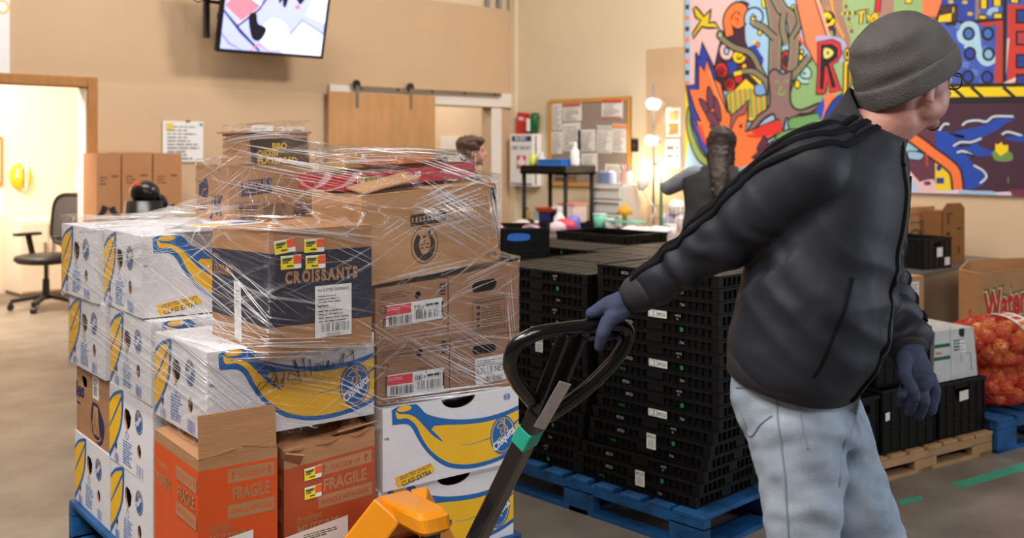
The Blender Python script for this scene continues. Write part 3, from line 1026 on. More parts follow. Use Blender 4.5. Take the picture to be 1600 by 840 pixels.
c.build('barcode_label', k.root, lambda a, b, o: k.on('front')(a, b, o + .001 + k.bias.get('front', 0)))
k = meat_carton('small brown carton with hand hole and printed instruction panel, upper right', .767, .0, .897, (.265, .36, .192), {(1, 0, 1): (.008, 0, .03), (1, 0, 0): (.008, 0, .0), (0, 0, 1): (0, 0, .003)}, 'hand', 9)
c = Canvas(); c.stroke(INK, [(.085, .018), (.205, .018), (.205, .108), (.085, .108)], .0018, True)
c.text(INK, 'Safe Handling Instructions', .09, .096, .011, 'l', 0, 0, .012, width=.11)
c.lines(INK, .115, .024, .2, .09, 9, .3, .2, 5)
for q in range(4): c.rect(INK, .09, .028 + q * .018, .104, .038 + q * .018)
c.build('carton_print', k.root, lambda a, b, o: k.on('front')(a, b, o + k.bias.get('front', 0)))

# ---- large brown carton, upside down, with an oval portrait print
BW, BD, BH = .50, .30, .262
k = Carton('brown_carton', 'large brown carton printed with an upside-down oval portrait', 'box', L(.46, .0, 1.083), LA + .0, (BW, BD, BH), KRAFT3, {(1, 0, 0): (0, 0, .05), (1, 1, 0): (0, 0, .05), (1, 0, 1): (-.012, 0, .03), (1, 1, 1): (-.012, 0, .03), (0, 0, 1): (0, 0, .0)})
k.seam(KRAFT3)
c = Canvas()
g = lambda a, b: (BW * .44 + a * .042, BH * .36 + b * .05)
DKB = flat((40, 26, 20))
c.stroke(DKB, [g(1.15 * math.cos(t), 1.15 * math.sin(t)) for t in (2 * PI * q / 28 for q in range(28))], .0026, True)
c.blob(DKB, [g(x, y) for x, y in ((-.95, .1), (-.7, -.6), (0, -1), (.7, -.7), (.9, 0), (.6, .6), (.45, .9), (.2, .5), (-.3, .5), (-.6, .7))])
c.blob(KRAFT3, [g(x, y) for x, y in ((-.45, -.1), (-.2, -.55), (.25, -.5), (.5, -.05), (.42, .4), (.05, .66), (-.35, .45))])
for sx in (-.2, .26): c.stroke(DKB, [g(sx - .12, -.02), g(sx, .06), g(sx + .12, -.02)], .004); c.stroke(DKB, [g(sx - .15, -.18), g(sx + .13, -.2)], .004)
c.stroke(DKB, [g(.02, .0), g(-.04, .25), g(.08, .28)], .003); c.stroke(DKB, [g(-.14, .52), g(.04, .48), g(.2, .54)], .006)
c.rect(DKB, BW * .34, BH * .60, BW * .60, BH * .74)
for q in range(9): c.rect(KRAFT3, BW * (.35 + .028 * q), BH * .64, BW * (.362 + .028 * q), BH * .70)
c.rect(flat((180, 40, 30)), BW * .335, BH * .73, BW * .35, BH * .75)
c.text(INK, '10 76', BW * .9, BH * .06, .02, 'l')
c.rect(NAVYP, BW * .955, BH * .80, BW * .999, BH * .95)
k.print('front', c, 'portrait_print')
bm = bmesh.new(); bx(bm, (0, 0, 0), (.2, .10, .005), Mat.Translation(k.P(.02, .02, BH + .006)) @ Mat.Rotation(math.radians(-12), 4, 'Y') @ Mat.Rotation(math.radians(8), 4, 'X'))
obj('loose_flap', bm, KRAFT3, k.root)

# ---- poultry carton and flatbread carton on top
PW, PD, PH = .30, .31, .188
k = Carton('poultry_carton', 'brown carton with a navy brand panel on the back of the load', 'box', L(.335, .655, 1.238), LA - .02, (PW, PD, PH), KRAFT)
k.seam(KRAFT)
NB = flat((36, 44, 84))
c = Canvas()
c.poly(NB, [(PW * .14, PH * .46), (PW * .50, PH * .53), (PW * .50, PH * .80), (PW * .14, PH * .73)])
c.text(KRAFT, 'PERDUE', PW * .17, PH * .60, PH * .17, 'l', math.radians(7), 0, .02, width=PW * .29)
c.stroke(KRAFT, [(PW * .18, PH * .55), (PW * .3, PH * .54), (PW * .46, PH * .60)], .004, False, 4)
c.stroke(INK, [(PW * .08, PH * .06), (PW * .36, PH * .06), (PW * .36, PH * .36), (PW * .08, PH * .36)], .0016, True)
c.disc(NB, (PW * .14, PH * .28), .010); c.rect(NB, PW * .135, PH * .18, PW * .145, PH * .26)
c.lines(NB, PW * .19, PH * .2, PW * .34, PH * .33, 3, .55, .1, 3); c.lines(NB, PW * .13, PH * .08, PW * .32, PH * .17, 2, .6, .1, 4)
c.lines(INK, PW * .40, PH * .10, PW * .68, PH * .34, 7, .35, .1, 5); c.lines(NB, PW * .76, PH * .12, PW * .96, PH * .32, 4, .5, .2, 6)
k.print('front', c, 'carton_print')
c = Canvas()
c.poly(NB, [(PD * .1, PH * .40), (PD * .38, PH * .42), (PD * .40, PH * .62), (PD * .34, PH * .80), (PD * .1, PH * .64)])
c.stroke(KRAFT, [(PD * .16, PH * .42), (PD * .24, PH * .56), (PD * .34, PH * .58)], .005)
c.text(NB, 'JAK', PD * .45, PH * .14, PH * .46, 'l', 0, .1, .06, width=PD * .36)
c.lines(NB, PD * .1, PH * .18, PD * .36, PH * .32, 2, .6, .1, 2)
k.print('left', c, 'carton_print')
GOLDP, DKBR = flat((206, 164, 30)), mat('dark_brown_print', (74, 50, 34), 0.5)
k = Carton('flatbread_carton', 'small flatbread carton with dark front on top of the brand panel carton', 'box', L(.405, .66, 1.434), LA - .03, (.225, .24, .105), KRAFT, {(0, 0, 1): (-.0, .02, -.004), (1, 0, 1): (0, .02, .004)})
c = Canvas((0, 0, 1, 1))
c.rect(DKBR, .05, -.1, .98, .84)
c.stroke(INK, [(.12, .04), (.12, .74), (.92, .74)], .02)
c.text(GOLDP, 'CHICKEN', .16, .26, .28, 'l', 0, 0, .05, width=.32); c.text(GOLDP, 'FLATBREAD', .15, .02, .28, 'l', 0, 0, .05, width=.64)
c.text(GOLDP, 'BBQ', .40, .5, .26, 'l', 0, 0, .03, width=.24)
k.print('front', c, 'carton_print', True)
bm = bmesh.new(); bx(bm, (-.01, -.012, 0), (.235, .25, .006), Mat.Translation((0, .02, .106))); obj('lid', bm, KRAFT, k.root)

# ---- red tray box, pizza box, cartons under the film
REDB = mat('red_card', (178, 30, 40), 0.45, var=0.06, scale=8)
k = Carton('tray_box', 'shallow red tray box lying on top of the large brown carton', 'box', L(.475, .13, 1.358), LA + .0, (.485, .30, .048), REDB, {(1, 0, 0): (0, 0, .036), (1, 1, 0): (0, 0, .036), (1, 0, 1): (0, 0, .036), (1, 1, 1): (0, 0, .036)}, open_top=True)
c = Canvas(); c.rect(flat((216, 196, 130)), .045, .008, .12, .036); c.barcode(INK, .05, .01, .115, .034, 18, 3)
c.poly(PAPER, [(.25, .016), (.275, .022), (.272, .038), (.247, .034)])
k.print('front', c, 'barcode_label')
bm = bmesh.new()
lathe(bm, [(.105, 0), (.13, .012), (.128, .02), (.10, .026), (.0, .027)], (0, 0, 0), 28)
o = obj('pizza', bm, [mat('pizza_crust', (176, 96, 44), 0.7, var=.3, scale=30, bump=.3, bscale=60)]); o.location = L(.77, .30, 1.43); o.rotation_euler = (0, math.radians(-3), 0)
tag(o, 'round dark frozen pizza lying in the red tray box', 'pizza')
k = Carton('label_carton', 'small tan carton with printed rows behind the red tray box', 'box', L(.66, .46, 1.352), LA - .03, (.17, .2, .085), mat('tan_card', (188, 158, 104), .6))
c = Canvas(); c.barcode(DKBR, .02, .045, .15, .07, 22, 5); c.lines(DKBR, .02, .012, .15, .04, 3, .5, .2, 3); k.print('front', c, 'carton_print')
k = Carton('sleeve_carton', 'small carton with green and white sleeve behind the round pizza', 'box', L(.85, .47, 1.372), LA + .02, (.24, .18, .085), flat((150, 142, 110)))
c = Canvas(); c.barcode(flat((70, 80, 50)), .01, .02, .12, .07, 16, 5); c.rect(DKBR, .12, .0, .235, .08); k.print('front', c, 'carton_print')
# low things on the top layer at the left, under loose film
k = Carton('sheet_carton', 'flat white carton lid lying on the top left boxes', 'box', L(.12, .35, 1.242), LA + .2, (.26, .2, .012), WHITEC)
c = Canvas(); c.rect(YEL, .02, .03, .12, .1); c.rect(BLU, .15, .05, .24, .09); k.print('top', c, 'lid_print')
# ------------------------------------------------------------------ folded black crates on blue pallets
CL, CWD, CHT, PIT = .60, .40, .047, .0485
def crate_meshes():
    L_, W_, H_ = CL, CWD, CHT
    out = {}
    bm = bmesh.new()                                         # recessed body with ribs
    bx(bm, (.012, .012, .001), (W_ - .012, L_ - .012, H_ - .004))
    for i in range(19):
        y = .02 + i * (L_ - .04) / 18
        if i in (8, 9, 10): continue
        bx(bm, (.003, y - .0025, .006), (.014, y + .0025, H_ - .008)); bx(bm, (W_ - .014, y - .0025, .006), (W_ - .003, y + .0025, H_ - .008))
    for i in range(12):
        x = .02 + i * (W_ - .04) / 11
        if i in (5, 6): continue
        bx(bm, (x - .0025, .003, .006), (x + .0025, .014, H_ - .008)); bx(bm, (x - .0025, L_ - .014, .006), (x + .0025, L_ - .003, H_ - .008))
    me = bpy.data.meshes.new('body'); bm.to_mesh(me); bm.free(); me.materials.append(BLACKP); out['body'] = me
    bm = bmesh.new()                                         # rim flange with corner posts
    for z0, z1, e in ((H_ - .009, H_, .0), (.0, .005, .004)):
        bx(bm, (e, e, z0), (e + .014, L_ - e, z1)); bx(bm, (W_ - e - .014, e, z0), (W_ - e, L_ - e, z1))
        bx(bm, (e + .014, e, z0), (W_ - e - .014, e + .014, z1)); bx(bm, (e + .014, L_ - e - .014, z0), (W_ - e - .014, L_ - e, z1))
    for x in (.002, W_ - .032):
        for y in (.002, L_ - .032): bx(bm, (x, y, .005), (x + .03, y + .03, H_ - .009))
    me = bpy.data.meshes.new('rim'); bm.to_mesh(me); bm.free(); me.materials.append(BLACKP2); out['rim'] = me
    bm = bmesh.new()                                         # folded walls lying inside, seen from above
    for i in range(7):
        y = .02 + i * (L_ - .04) / 7
        bx(bm, (.018, y, H_ - .005), (W_ * .5 - .004, y + (L_ - .04) / 7 - .010, H_ - .001))
        bx(bm, (W_ * .5 + .004, y, H_ - .005), (W_ - .018, y + (L_ - .04) / 7 - .010, H_ - .001))
    me = bpy.data.meshes.new('folded_wall'); bm.to_mesh(me); bm.free(); me.materials.append(BLACKP2); out['folded_wall'] = me
    bm = bmesh.new()
    bx(bm, (.001, .262, .010), (.013, .338, H_ - .010))
    me = bpy.data.meshes.new('latch'); bm.to_mesh(me); bm.free(); me.materials.append(BLACKP2); out['latch'] = me
    bm = bmesh.new(); bx(bm, (.17, .001, .010), (.23, .013, H_ - .010))
    me = bpy.data.meshes.new('end_latch'); bm.to_mesh(me); bm.free(); me.materials.append(BLACKP2); out['end_latch'] = me
    return out
CM = crate_meshes()
GREYT = flat((176, 178, 180)); GRN = flat((24, 130, 70))
def crate_print(kind):
    c = Canvas()
    if kind == 0:
        c.text(GREYT, 'IFCO', .13, .016, .016, 'l', 0, 0, .01); c.text(GREYT, '6410', .40, .022, .013, 'l'); c.text(GREYT, '6L', .405, .010, .011, 'l')
    elif kind == 1:
        c.text(GREYT, '736', .42, .016, .014, 'l'); c.text(GRN, 'IFCO', .12, .018, .014, 'l', 0, 0, .01)
    else:
        c.text(GREYT, 'IFCO', .15, .016, .016, 'l', 0, 0, .01); c.poly(GRN, [(.42, .014), (.434, .014), (.434, .03), (.42, .03)])
    return c
LETTER = []
for q in range(3):
    o = crate_print(q).build('lettering', None, lambda a, b, d: (-d + .0025, CL - a, b))
    LETTER.append(o.data); bpy.data.objects.remove(o)
def tag_mesh(wide):
    c = Canvas()
    if wide:
        c.rect(PAPER, .27, .008, .36, .036); c.stroke(INK, [(.276, .012), (.295, .012), (.295, .032), (.276, .032)], .002, True); c.stroke(INK, [(.298, .012), (.312, .012), (.312, .032), (.298, .032)], .002, True)
        c.text(GRN, 'IFCO', .316, .015, .018, 'l', 0, 0, .03)
    else:
        c.rect(PAPER, .30, -.02, .345, .040); c.text(GRN, 'IFCO', .304, .022, .017, 'l', 0, 0, .03); c.rect(flat((200, 200, 198)), .307, -.014, .337, .016)
    o = c.build('tag_label', None, lambda a, b, d: (-d - .0005, CL - a, b)); me = o.data; bpy.data.objects.remove(o); return me
TAGS = [tag_mesh(True), tag_mesh(False)]
ORD = ['topmost', 'second', 'third', 'fourth', 'fifth', 'sixth', 'seventh', 'eighth', 'ninth', 'tenth', 'eleventh', 'twelfth', 'thirteenth', 'fourteenth', 'fifteenth', 'sixteenth', 'seventeenth', 'eighteenth', 'nineteenth', 'twentieth', 'twenty-first']
def crate_stack(where, x, y, z0, n, group, lean=(0, 0), letters=True, tags={}, jit=.004, seed=1, rz0=0.0):
    rr = random.Random(seed)
    z = z0
    for i in range(n):
        t = min(1, i / 6.0)
        k = n - 1 - i
        nm = ORD[k] if k == 0 else ORD[k] + ' from top'
        rz = rz0 + rr.uniform(-.008, .008) + (.03 if i in (1, 2) and lean != (0, 0) else 0)
        r = thing('folded_crate', 'folded black crate, %s of the %s' % (nm, where), 'crate', (x + lean[0] * t + rr.uniform(-jit, jit), y + lean[1] * t + rr.uniform(-jit, jit), z), rz, group)
        for nme in ('body', 'rim', 'latch', 'end_latch') + (('folded_wall',) if i == n - 1 else ()):
            o = bpy.data.objects.new(nme, CM[nme]); link(o, r)
        if letters:
            link(bpy.data.objects.new('lettering', LETTER[(i * 7 + seed) % 3]), r)
        if k in tags:
            link(bpy.data.objects.new('tag_label', TAGS[tags[k]]), r)
        z += PIT
    return z

ZB = .14
pallet('pallet', 'blue wooden pallet under the stacks of folded black crates', (3.11 + 1.0, 2.20, 0), PI / 2, (1.24, 1.0), WOODB, ZB, 9, seed=5)
CX, CY = 3.145, 2.262
G1 = 'folded crates stacked on the blue pallet'
crate_stack('tall front stack beside the man', CX, CY, ZB, 18, G1, (.055, -.065), True, {3: 0, 7: 0, 11: 0, 13: 1, 16: 1}, seed=1)
crate_stack('front stack behind the jack handle', CX + .01, CY + .605, ZB, 17, G1, (.03, -.03), True, {5: 0, 6: 1, 14: 0}, seed=2)
crate_stack('rear stack behind the tall stack', CX + .415, CY + .01, ZB, 18, G1, (.055, -.05), False, {}, seed=3)
crate_stack('rear stack behind the jack handle stack', CX + .42, CY + .62, ZB, 17, G1, (.03, -.03), False, {}, seed=4)
# second pallet of crates farther back
pallet('pallet', 'blue wooden pallet under the farther row of crate stacks', (5.32, 3.22, 0), PI / 2, (1.35, 1.0), WOODB, ZB, 9, seed=6)
G2 = 'folded crates on the farther pallet'
for j, (xx, yy, n) in enumerate(((4.34, 3.28, 16), (4.34, 3.90, 16))):
    crate_stack('%s stack on the farther pallet' % ['near', 'end'][j], xx, yy, ZB, n, G2, (0, 0), True, {0: 0} if j == 0 else {}, .006, seed=10 + j)
    for s_ in (): pass
crate_stack('far rear stack on the farther pallet', 4.76, 3.3, ZB, 16, G2, (0, 0), False, {}, .006, seed=20)

def open_crate(name, label, at, rz, size, th=.012, group=None, m=None, rows=3, parent=None):
    """standing plastic crate with ribbed, slotted side walls"""
    m = m or BLACKP
    w, d, h = size
    r = thing(name, label, 'crate', at, rz, group)
    obj('base', box((.004, .004, 0), (w - .004, d - .004, .012)), m, r)
    for side in range(4):
        Wd = w if side % 2 == 0 else d
        M_ = [Mat.Identity(4), Mat.Translation((w, 0, 0)) @ Mat.Rotation(PI / 2, 4, 'Z'), Mat.Translation((w, d, 0)) @ Mat.Rotation(PI, 4, 'Z'), Mat.Translation((0, d, 0)) @ Mat.Rotation(-PI / 2, 4, 'Z')][side]
        bm = bmesh.new()
        hw = .11                                             # hand hole
        x0, x1 = Wd / 2 - hw / 2, Wd / 2 + hw / 2
        zt, zh0, zh1 = h, h * .72, h * .86
        bx(bm, (0, .004, 0.006), (Wd, th, zh0), M_); bx(bm, (0, .004, zh0), (x0, th, zh1), M_); bx(bm, (x1, .004, zh0), (Wd, th, zh1), M_); bx(bm, (0, .004, zh1), (Wd, th, zt), M_)
        obj('side_panel', bm, m, r)
        bm = bmesh.new()
        n = max(4, int(Wd / .06))
        for i in range(n + 1):
            x = .004 + i * (Wd - .012) / n
            if x0 < x < x1: bx(bm, (x, 0, .01), (x + .005, .006, zh0 - .01), M_)
            else: bx(bm, (x, 0, .01), (x + .005, .006, h - .012), M_)
        for z in (h * .33, h * .64): bx(bm, (0, .0, z), (Wd, .006, z + .006), M_)
        obj('rib', bm, BLACKP2, r)
    bm = bmesh.new()
    e = -.004
    bx(bm, (e, e, h - .014), (w - e, .014, h)); bx(bm, (e, d - .014, h - .014), (w - e, d - e, h)); bx(bm, (e, .014, h - .014), (.014, d - .014, h)); bx(bm, (w - .014, .014, h - .014), (w - e, d - .014, h))
    obj('rim', bm, BLACKP2, r)
    return r
# open crate with produce trays on top of a stack, far left of the row
CLEAR = mat('clear_film_bag', (206, 196, 214), 0.2)
eo = V(858, 300, 5.5); er = math.radians(43.5)
EM_ = Mat.Translation((eo.x, eo.y, 0)) @ Mat.Rotation(er, 4, 'Z')
z = crate_stack('end stack holding the produce crate', eo.x, eo.y, 0.0, 18, 'folded crates in the end stack', (0, 0), False, {}, .005, seed=30, rz0=er)
open_crate('open_crate', 'open black crate with a blue tag on top of the end stack', (eo.x, eo.y, z), er, (.40, .60, .19))
c = Canvas(); c.blob(flat((40, 110, 200)), [(.0, .0), (.06, -.004), (.11, .004), (.115, .03), (.06, .038), (.005, .03)])
o = c.build('blue_tag', None, lambda a, b, d: EM_ @ Vec((-.002 - d, .22 - a, z + .125 + b))); tag(o, 'blue folded tag hanging on the front of the open black crate', 'tag')
PB = ['small violet produce bag', 'small grey produce bag', 'small dark pink produce bag']
for i in range(9):
    bm = bmesh.new()
    ell(bm, (0, 0, 0), (rnd.uniform(.045, .065), rnd.uniform(.05, .085), .035), None, 10)
    for v in bm.verts: v.co += v.normal * .012 * mnoise.noise(v.co * 30 + Vec((i, 0, 0)))
    o = obj('produce_bag', bm, [mat('bag_%d' % (i % 3), ((120, 84, 130), (190, 184, 190), (150, 60, 90))[i % 3], .3)], None, False, True)
    o.location = EM_ @ Vec((.09 + .11 * (i % 3), .10 + .2 * (i // 3), z + .16))
    tag(o, PB[i % 3] + (' at the near end of the open crate', ' in the middle of the open crate', ' at the far end of the open crate')[i // 3], 'bag', 'produce bags in the open crate')
open_crate('open_crate', 'open black crate standing in the shadow behind the wrapped load', (5.2, 4.3, .62), .0, (.45, .62, .30))
crate_stack('low stack under the shadowed crate', 5.2, 4.3, 0.0, 12, 'folded crates in the low stack', (0, 0), False, {}, .005, seed=31)

# ------------------------------------------------------------------ pallet jack
JX, JY = 1.735, 2.13
jk = thing('pallet_jack', 'orange pallet jack with black handle carrying the wrapped load', 'pallet jack', (JX, JY, 0), LA)
JM = Mat.Translation((JX, JY, 0)) @ Mat.Rotation(LA, 4, 'Z')
def J(x, y, z): return JM @ Vec((x, y, z))
# cap over the ram
bm = bmesh.new()
loft(bm, [(Vec((0, .0, .475)), Vec((1, 0, 0)), Vec((0, 1, 0)), .044, .066), (Vec((0, .0, .485)), Vec((1, 0, 0)), Vec((0, 1, 0)), .050, .074), (Vec((0, .01, .516)), Vec((1, 0, 0)), Vec((0, 1, 0)), .050, .074), (Vec((0, .015, .528)), Vec((1, 0, 0)), Vec((0, 1, 0)), .040, .062)], 24, 5)
bx(bm, (-.049, .0, .486), (.049, .16, .525), None, .008)
obj('cap', bm, JACKY, jk, False, False)
for sx in (-1, 1):
    bm = bmesh.new()
    bar(bm, (sx * .045, .10, .505), (sx * .245, .20, .235), .095, .05, (sx * .2, -.6, .45), .006)
    bar(bm, (sx * .235, .20, .26), (sx * .25, .30, .19), .095, .05, (0, -.6, .45), .006)
    obj('side_arm', bm, JACKY, jk)
    # fork under the pallet
    bm = bmesh.new(); bx(bm, (sx * .19 - .08, .26, .165), (sx * .19 + .08, 1.40, .205), None, .006)
    f = obj('fork', bm, JACKY, jk)
    bm = bmesh.new(); lathe(bm, [(.0, -.05), (.035, -.05), (.035, .05), (.0, .05)], (sx * .19, 1.25, .036), 16, (1, 0, 0)); obj('fork_roller', bm, mat('grey_nylon', (120, 116, 108), .5), f)
    bm = bmesh.new(); bar(bm, (sx * .19, 1.1, .17), (sx * .19, 1.25, .04), .06, .02, (1, 0, 0) if False else (0, 1, 1)); obj('roller_bracket', bm, BLACKM, f)
bm = bmesh.new()
bx(bm, (-.15, .18, .20), (.15, .20, .40)); obj('back_plate', bm, mat('orange_enamel_dark', (196, 96, 16), .4), jk)
bm = bmesh.new()
v = [bm.verts.new(p) for p in ((-.12, .165, .40), (.12, .165, .40), (.06, .15, .48), (-.06, .15, .48))]
bm.faces.new(v); o = obj('gusset', bm, JACKY, jk); md = o.modifiers.new('s', 'SOLIDIFY'); md.thickness = .008
bm = bmesh.new(); lathe(bm, [(.0, .19), (.017, .19), (.017, .48), (.0, .48)], (0, -.035, 0), 20); obj('ram', bm, CHROME, jk, False, True)
bm = bmesh.new(); lathe(bm, [(.0, .458), (.026, .458), (.026, .476), (.0, .476)], (0, -.035, 0), 20); obj('ram_seal', bm, BLACKM, jk)
bm = bmesh.new(); lathe(bm, [(.0, .10), (.055, .10), (.055, .20), (.035, .23), (.0, .24)], (0, -.03, 0), 20); bx(bm, (-.07, -.10, .10), (.07, .04, .17), None, .01); obj('pump_block', bm, mat('orange_enamel_dark'), jk)
for sx in (-1, 1):
    bm = bmesh.new(); lathe(bm, [(.0, -.022), (.09, -.022), (.1, -.016), (.1, .016), (.09, .022), (.0, .022)], (sx * .05, -.03, .1), 24, (1, 0, 0)); w_ = obj('steer_wheel', bm, mat('wheel_rubber', (30, 29, 28), .6), jk)
    bm = bmesh.new(); lathe(bm, [(.0, -.024), (.035, -.024), (.035, .024), (.0, .024)], (sx * .05, -.03, .1), 16, (1, 0, 0)); obj('wheel_hub', bm, STEEL, w_)
bm = bmesh.new(); lathe(bm, [(0, 0), (.008, 0), (.008, .006), (.0, .007)], (.049, -.05, .49), 10, (1, -.4, 0)); obj('bolt', bm, CHROME, jk)
# stickers
yaw = Vec((-.2, -.6, .45))
def arm_map(sx):
    a, b = Vec((sx * .045, .10, .505)), Vec((sx * .245, .20, .235))
    d = (b - a).normalized(); up = Vec((sx * .2, -.6, .45)); s = d.cross(up).normalized(); u = s.cross(d).normalized()
    return lambda x, y, o: a + d * x + s * y + u * (.025 + .001 + o)
c = Canvas()
YW = flat((246, 214, 20))
c.rect(YW, .125, -.034, .31, .034); c.rect(INK, .125, -.034, .15, .034)
c.text(YW, 'WARNING', .132, .02, .02, 'l', -PI / 2, 0, .02, width=.042)
for y in (-.029, .029): c.poly(YW, [(.146, y - .006), (.146, y + .006), (.131, y)])
for q in range(13): c.rect(DKG, .158 + q * .010, -.029, .1605 + q * .010, .029 - (q * 7 % 5) * .006)
c.build('warning_label', jk, arm_map(-1))
c = Canvas(); c.rect(INK, -.11, .27, .10, .38); c.stroke(flat((150, 30, 30)), [(-.11, .27), (.10, .27), (.10, .38), (-.11, .38)], .004, True)
c.text(GREYT, 'LTD  2001', 0., .355, .018, 'l'); c.text(GREYT, 'CAPACITY: 5,500 lbs', -.08, .33, .018, 'l', 0, 0, .01, width=.16); c.text(GREYT, 'SERIAL', -.09, .305, .018, 'l'); c.rect(GREYT, -.02, .302, .08, .318)
c.build('rating_plate', jk, lambda a, b, o: Vec((a, .179 - o, b)))
# handle
Hb = V(714, 905, 2.80); Ht = V(840, 648, 2.50)
Jc = V(892, 512, 2.385)
ax = (Jc - Ht).normalized()
bl, br = V(800, 562, 2.33), V(986, 530, 2.47)
bm = bmesh.new()
pth = smooth_path([(0, 0)], 1)
P3 = [V(832, 628, 2.47), V(806, 594, 2.40), V(797, 566, 2.36), V(806, 540, 2.345), V(835, 522, 2.35), V(880, 514, 2.385), V(930, 509, 2.42), V(962, 507, 2.45), V(979, 514, 2.47), V(978, 535, 2.475), V(958, 566, 2.475), V(915, 608, 2.48), V(872, 640, 2.49), V(850, 652, 2.50)]
def smooth3(P, n=5):
    P = [Vec(p) for p in P]; out = []
    for i in range(len(P) - 1):
        p1, p2 = P[i], P[i + 1]
        p0 = P[i - 1] if i else p1 * 2 - p2
        p3 = P[i + 2] if i + 2 < len(P) else p2 * 2 - p1
        for k in range(n):
            t = k / n
            out.append(.5 * (2 * p1 + (p2 - p0) * t + (2 * p0 - 5 * p1 + 4 * p2 - p3) * t * t + (3 * p1 - p0 - 3 * p2 + p3) * t ** 3))
    return out + [P[-1]]
tube(bm, smooth3(P3, 6), .0175, 14)
jk_inv = JM.inverted()
def to_j(bm):
    for v in bm.verts: v.co = jk_inv @ v.co
    return bm
obj('handle_loop', to_j(bm), BLACKM, jk, False, True)
bm = bmesh.new(); bar(bm, Hb, Ht + (Ht - Hb).normalized() * .02, .052, .042, (0, -1, .4), .006); obj('handle_shaft', to_j(bm), BLACKM, jk)
bm = bmesh.new(); bar(bm, Ht - ax * .02, Jc - ax * .01, .045, .034, (0, -1, .4), .005); obj('handle_spine', to_j(bm), BLACKM, jk)
bm = bmesh.new(); bar(bm, V(872, 600, 2.45), V(905, 520, 2.41), .012, .05, (0, -1, .4), .003); obj('release_lever', to_j(bm), BLACKM, jk)
bm = bmesh.new(); bar(bm, Hb + (Ht - Hb) * .845, Hb + (Ht - Hb) * .935, .056, .046, (0, -1, .4), .004); obj('teal_tape', to_j(bm), flat((40, 186, 160), .4), jk)
s0, s1 = V(838, 668, 2.50), V(878, 598, 2.44)
bm = bmesh.new(); bar(bm, s0 + Vec((-.012, -.022, .006)), s1 + Vec((-.012, -.022, .006)), .030, .002, (-.4, -1, .4)); o = obj('instruction_label', to_j(bm), mat('worn_label', (178, 170, 166), .5, var=.12, scale=60), jk)
bm = bmesh.new()
bar(bm, J(-.05, -.11, .2), Hb, .03, .03, (0, -1, .4)); bar(bm, J(.05, -.11, .2), Hb, .03, .03, (0, -1, .4)); obj('handle_yoke', to_j(bm), BLACKM, jk)

# ------------------------------------------------------------------ goods along the right wall
RA = math.radians(-11.6)
pA = unproj(1385, 752, 2, 0.0); pB = unproj(1550, 708, 2, 0.0)
RU = (pB - pA).normalized(); RV = Vec((-RU.y, RU.x, 0)); RA = math.atan2(RU.y, RU.x)
def R_(a, b, z=0.0): return pA + RU * a + RV * b + Vec((0, 0, z))
PLh = .112
wlen = (pB - pA).length
pallet('pallet', 'bare wooden pallet under the upright black crates', R_(wlen - 1.03, 0), RA, (1.03, .78), WOODP, PLh, 8, seed=9)
GC = 'black crates on the bare wooden pallet'
def crate_tag(r, lab, x, z, w, h, col):
    c = Canvas(); c.poly(col, [(x, z), (x + w, z + .004), (x + w, z + h), (x, z + h - .003)]); c.build('tag_label', r, lambda a, b, o: (a, -.003 - o, b))
r = open_crate('upright_crate', 'upright black crate with a cream tag under the white produce carton', R_(wlen - .375, .03, PLh), RA, (.365, .58, .262), group=GC); crate_tag(r, '', .155, .165, .07, .05, flat((226, 220, 204)))
r = open_crate('upright_crate', 'upright black crate on the wooden pallet behind the gloved hand, lower', R_(wlen - .80, .02, PLh), RA, (.39, .58, .29), group=GC); crate_tag(r, '', .02, .15, .03, .04, PAPER)
r2 = open_crate('upright_crate', 'upright black crate with a yellow sticker, stacked behind the gloved hand', R_(wlen - .80, .05, PLh + .292), RA, (.39, .56, .25), group=GC); crate_tag(r2, '', .19, .10, .04, .07, flat((230, 220, 20)))
r = open_crate('upright_crate', 'upright black crate at the left end of the wooden pallet', R_(wlen - 1.03, .03, PLh), RA, (.22, .58, .27), group=GC)
for i, (a, b, z) in enumerate(((wlen - .70, .12, PLh + .33), (wlen - .62, .16, PLh + .33), (wlen - .54, .13, PLh + .33))):
    bm = bmesh.new(); ell(bm, (0, 0, 0), (.036, .036, .034), None, 12); o = obj('orange_fruit', bm, flat((230, 110, 30), .5), None, False, True); o.location = R_(a, b, z); tag(o, 'orange fruit seen through the wall of the stacked black crate', 'fruit', 'oranges in the stacked crate')
# white produce carton on the crate
k = Carton('produce_carton', 'white waxed produce carton with green bands on a black crate', 'box', R_(wlen - .375, .06, PLh + .263), RA, (.345, .50, .245), mat('waxed_white', (206, 206, 200), .4, var=.08, scale=14), {(0, 0, 1): (.015, 0, .0), (1, 0, 1): (-.03, 0, -.005), (1, 0, 0): (.005, 0, 0)}, wrap=False)
c = Canvas((0, 0, .345, .245))
GB = flat((20, 96, 60))
c.rect(GB, 0, .165, .13, .182); c.rect(GB, 0, .105, .13, .122); c.text(flat((170, 40, 50)), 'Fresh', .01, .133, .022, 'l', 0, .15, .02)
c.lines(GB, .16, .14, .26, .2, 4, .5, .2, 3); c.stroke(INK, [(.22, .08), (.22, .12), (.3, .12), (.3, .03)], .003); c.rect(PAPER, .21, .12, .26, .19); c.lines(INK, .215, .125, .255, .185, 4, .2); c.blob(INK, [(.21, .215), (.25, .205), (.255, .25), (.22, .255)])
k.print('front', c, 'carton_print')
c = Canvas(); c.stroke(GREYI, [(.135, .0), (.132, .275)], .0025); k.print('front', c, 'fold_line')
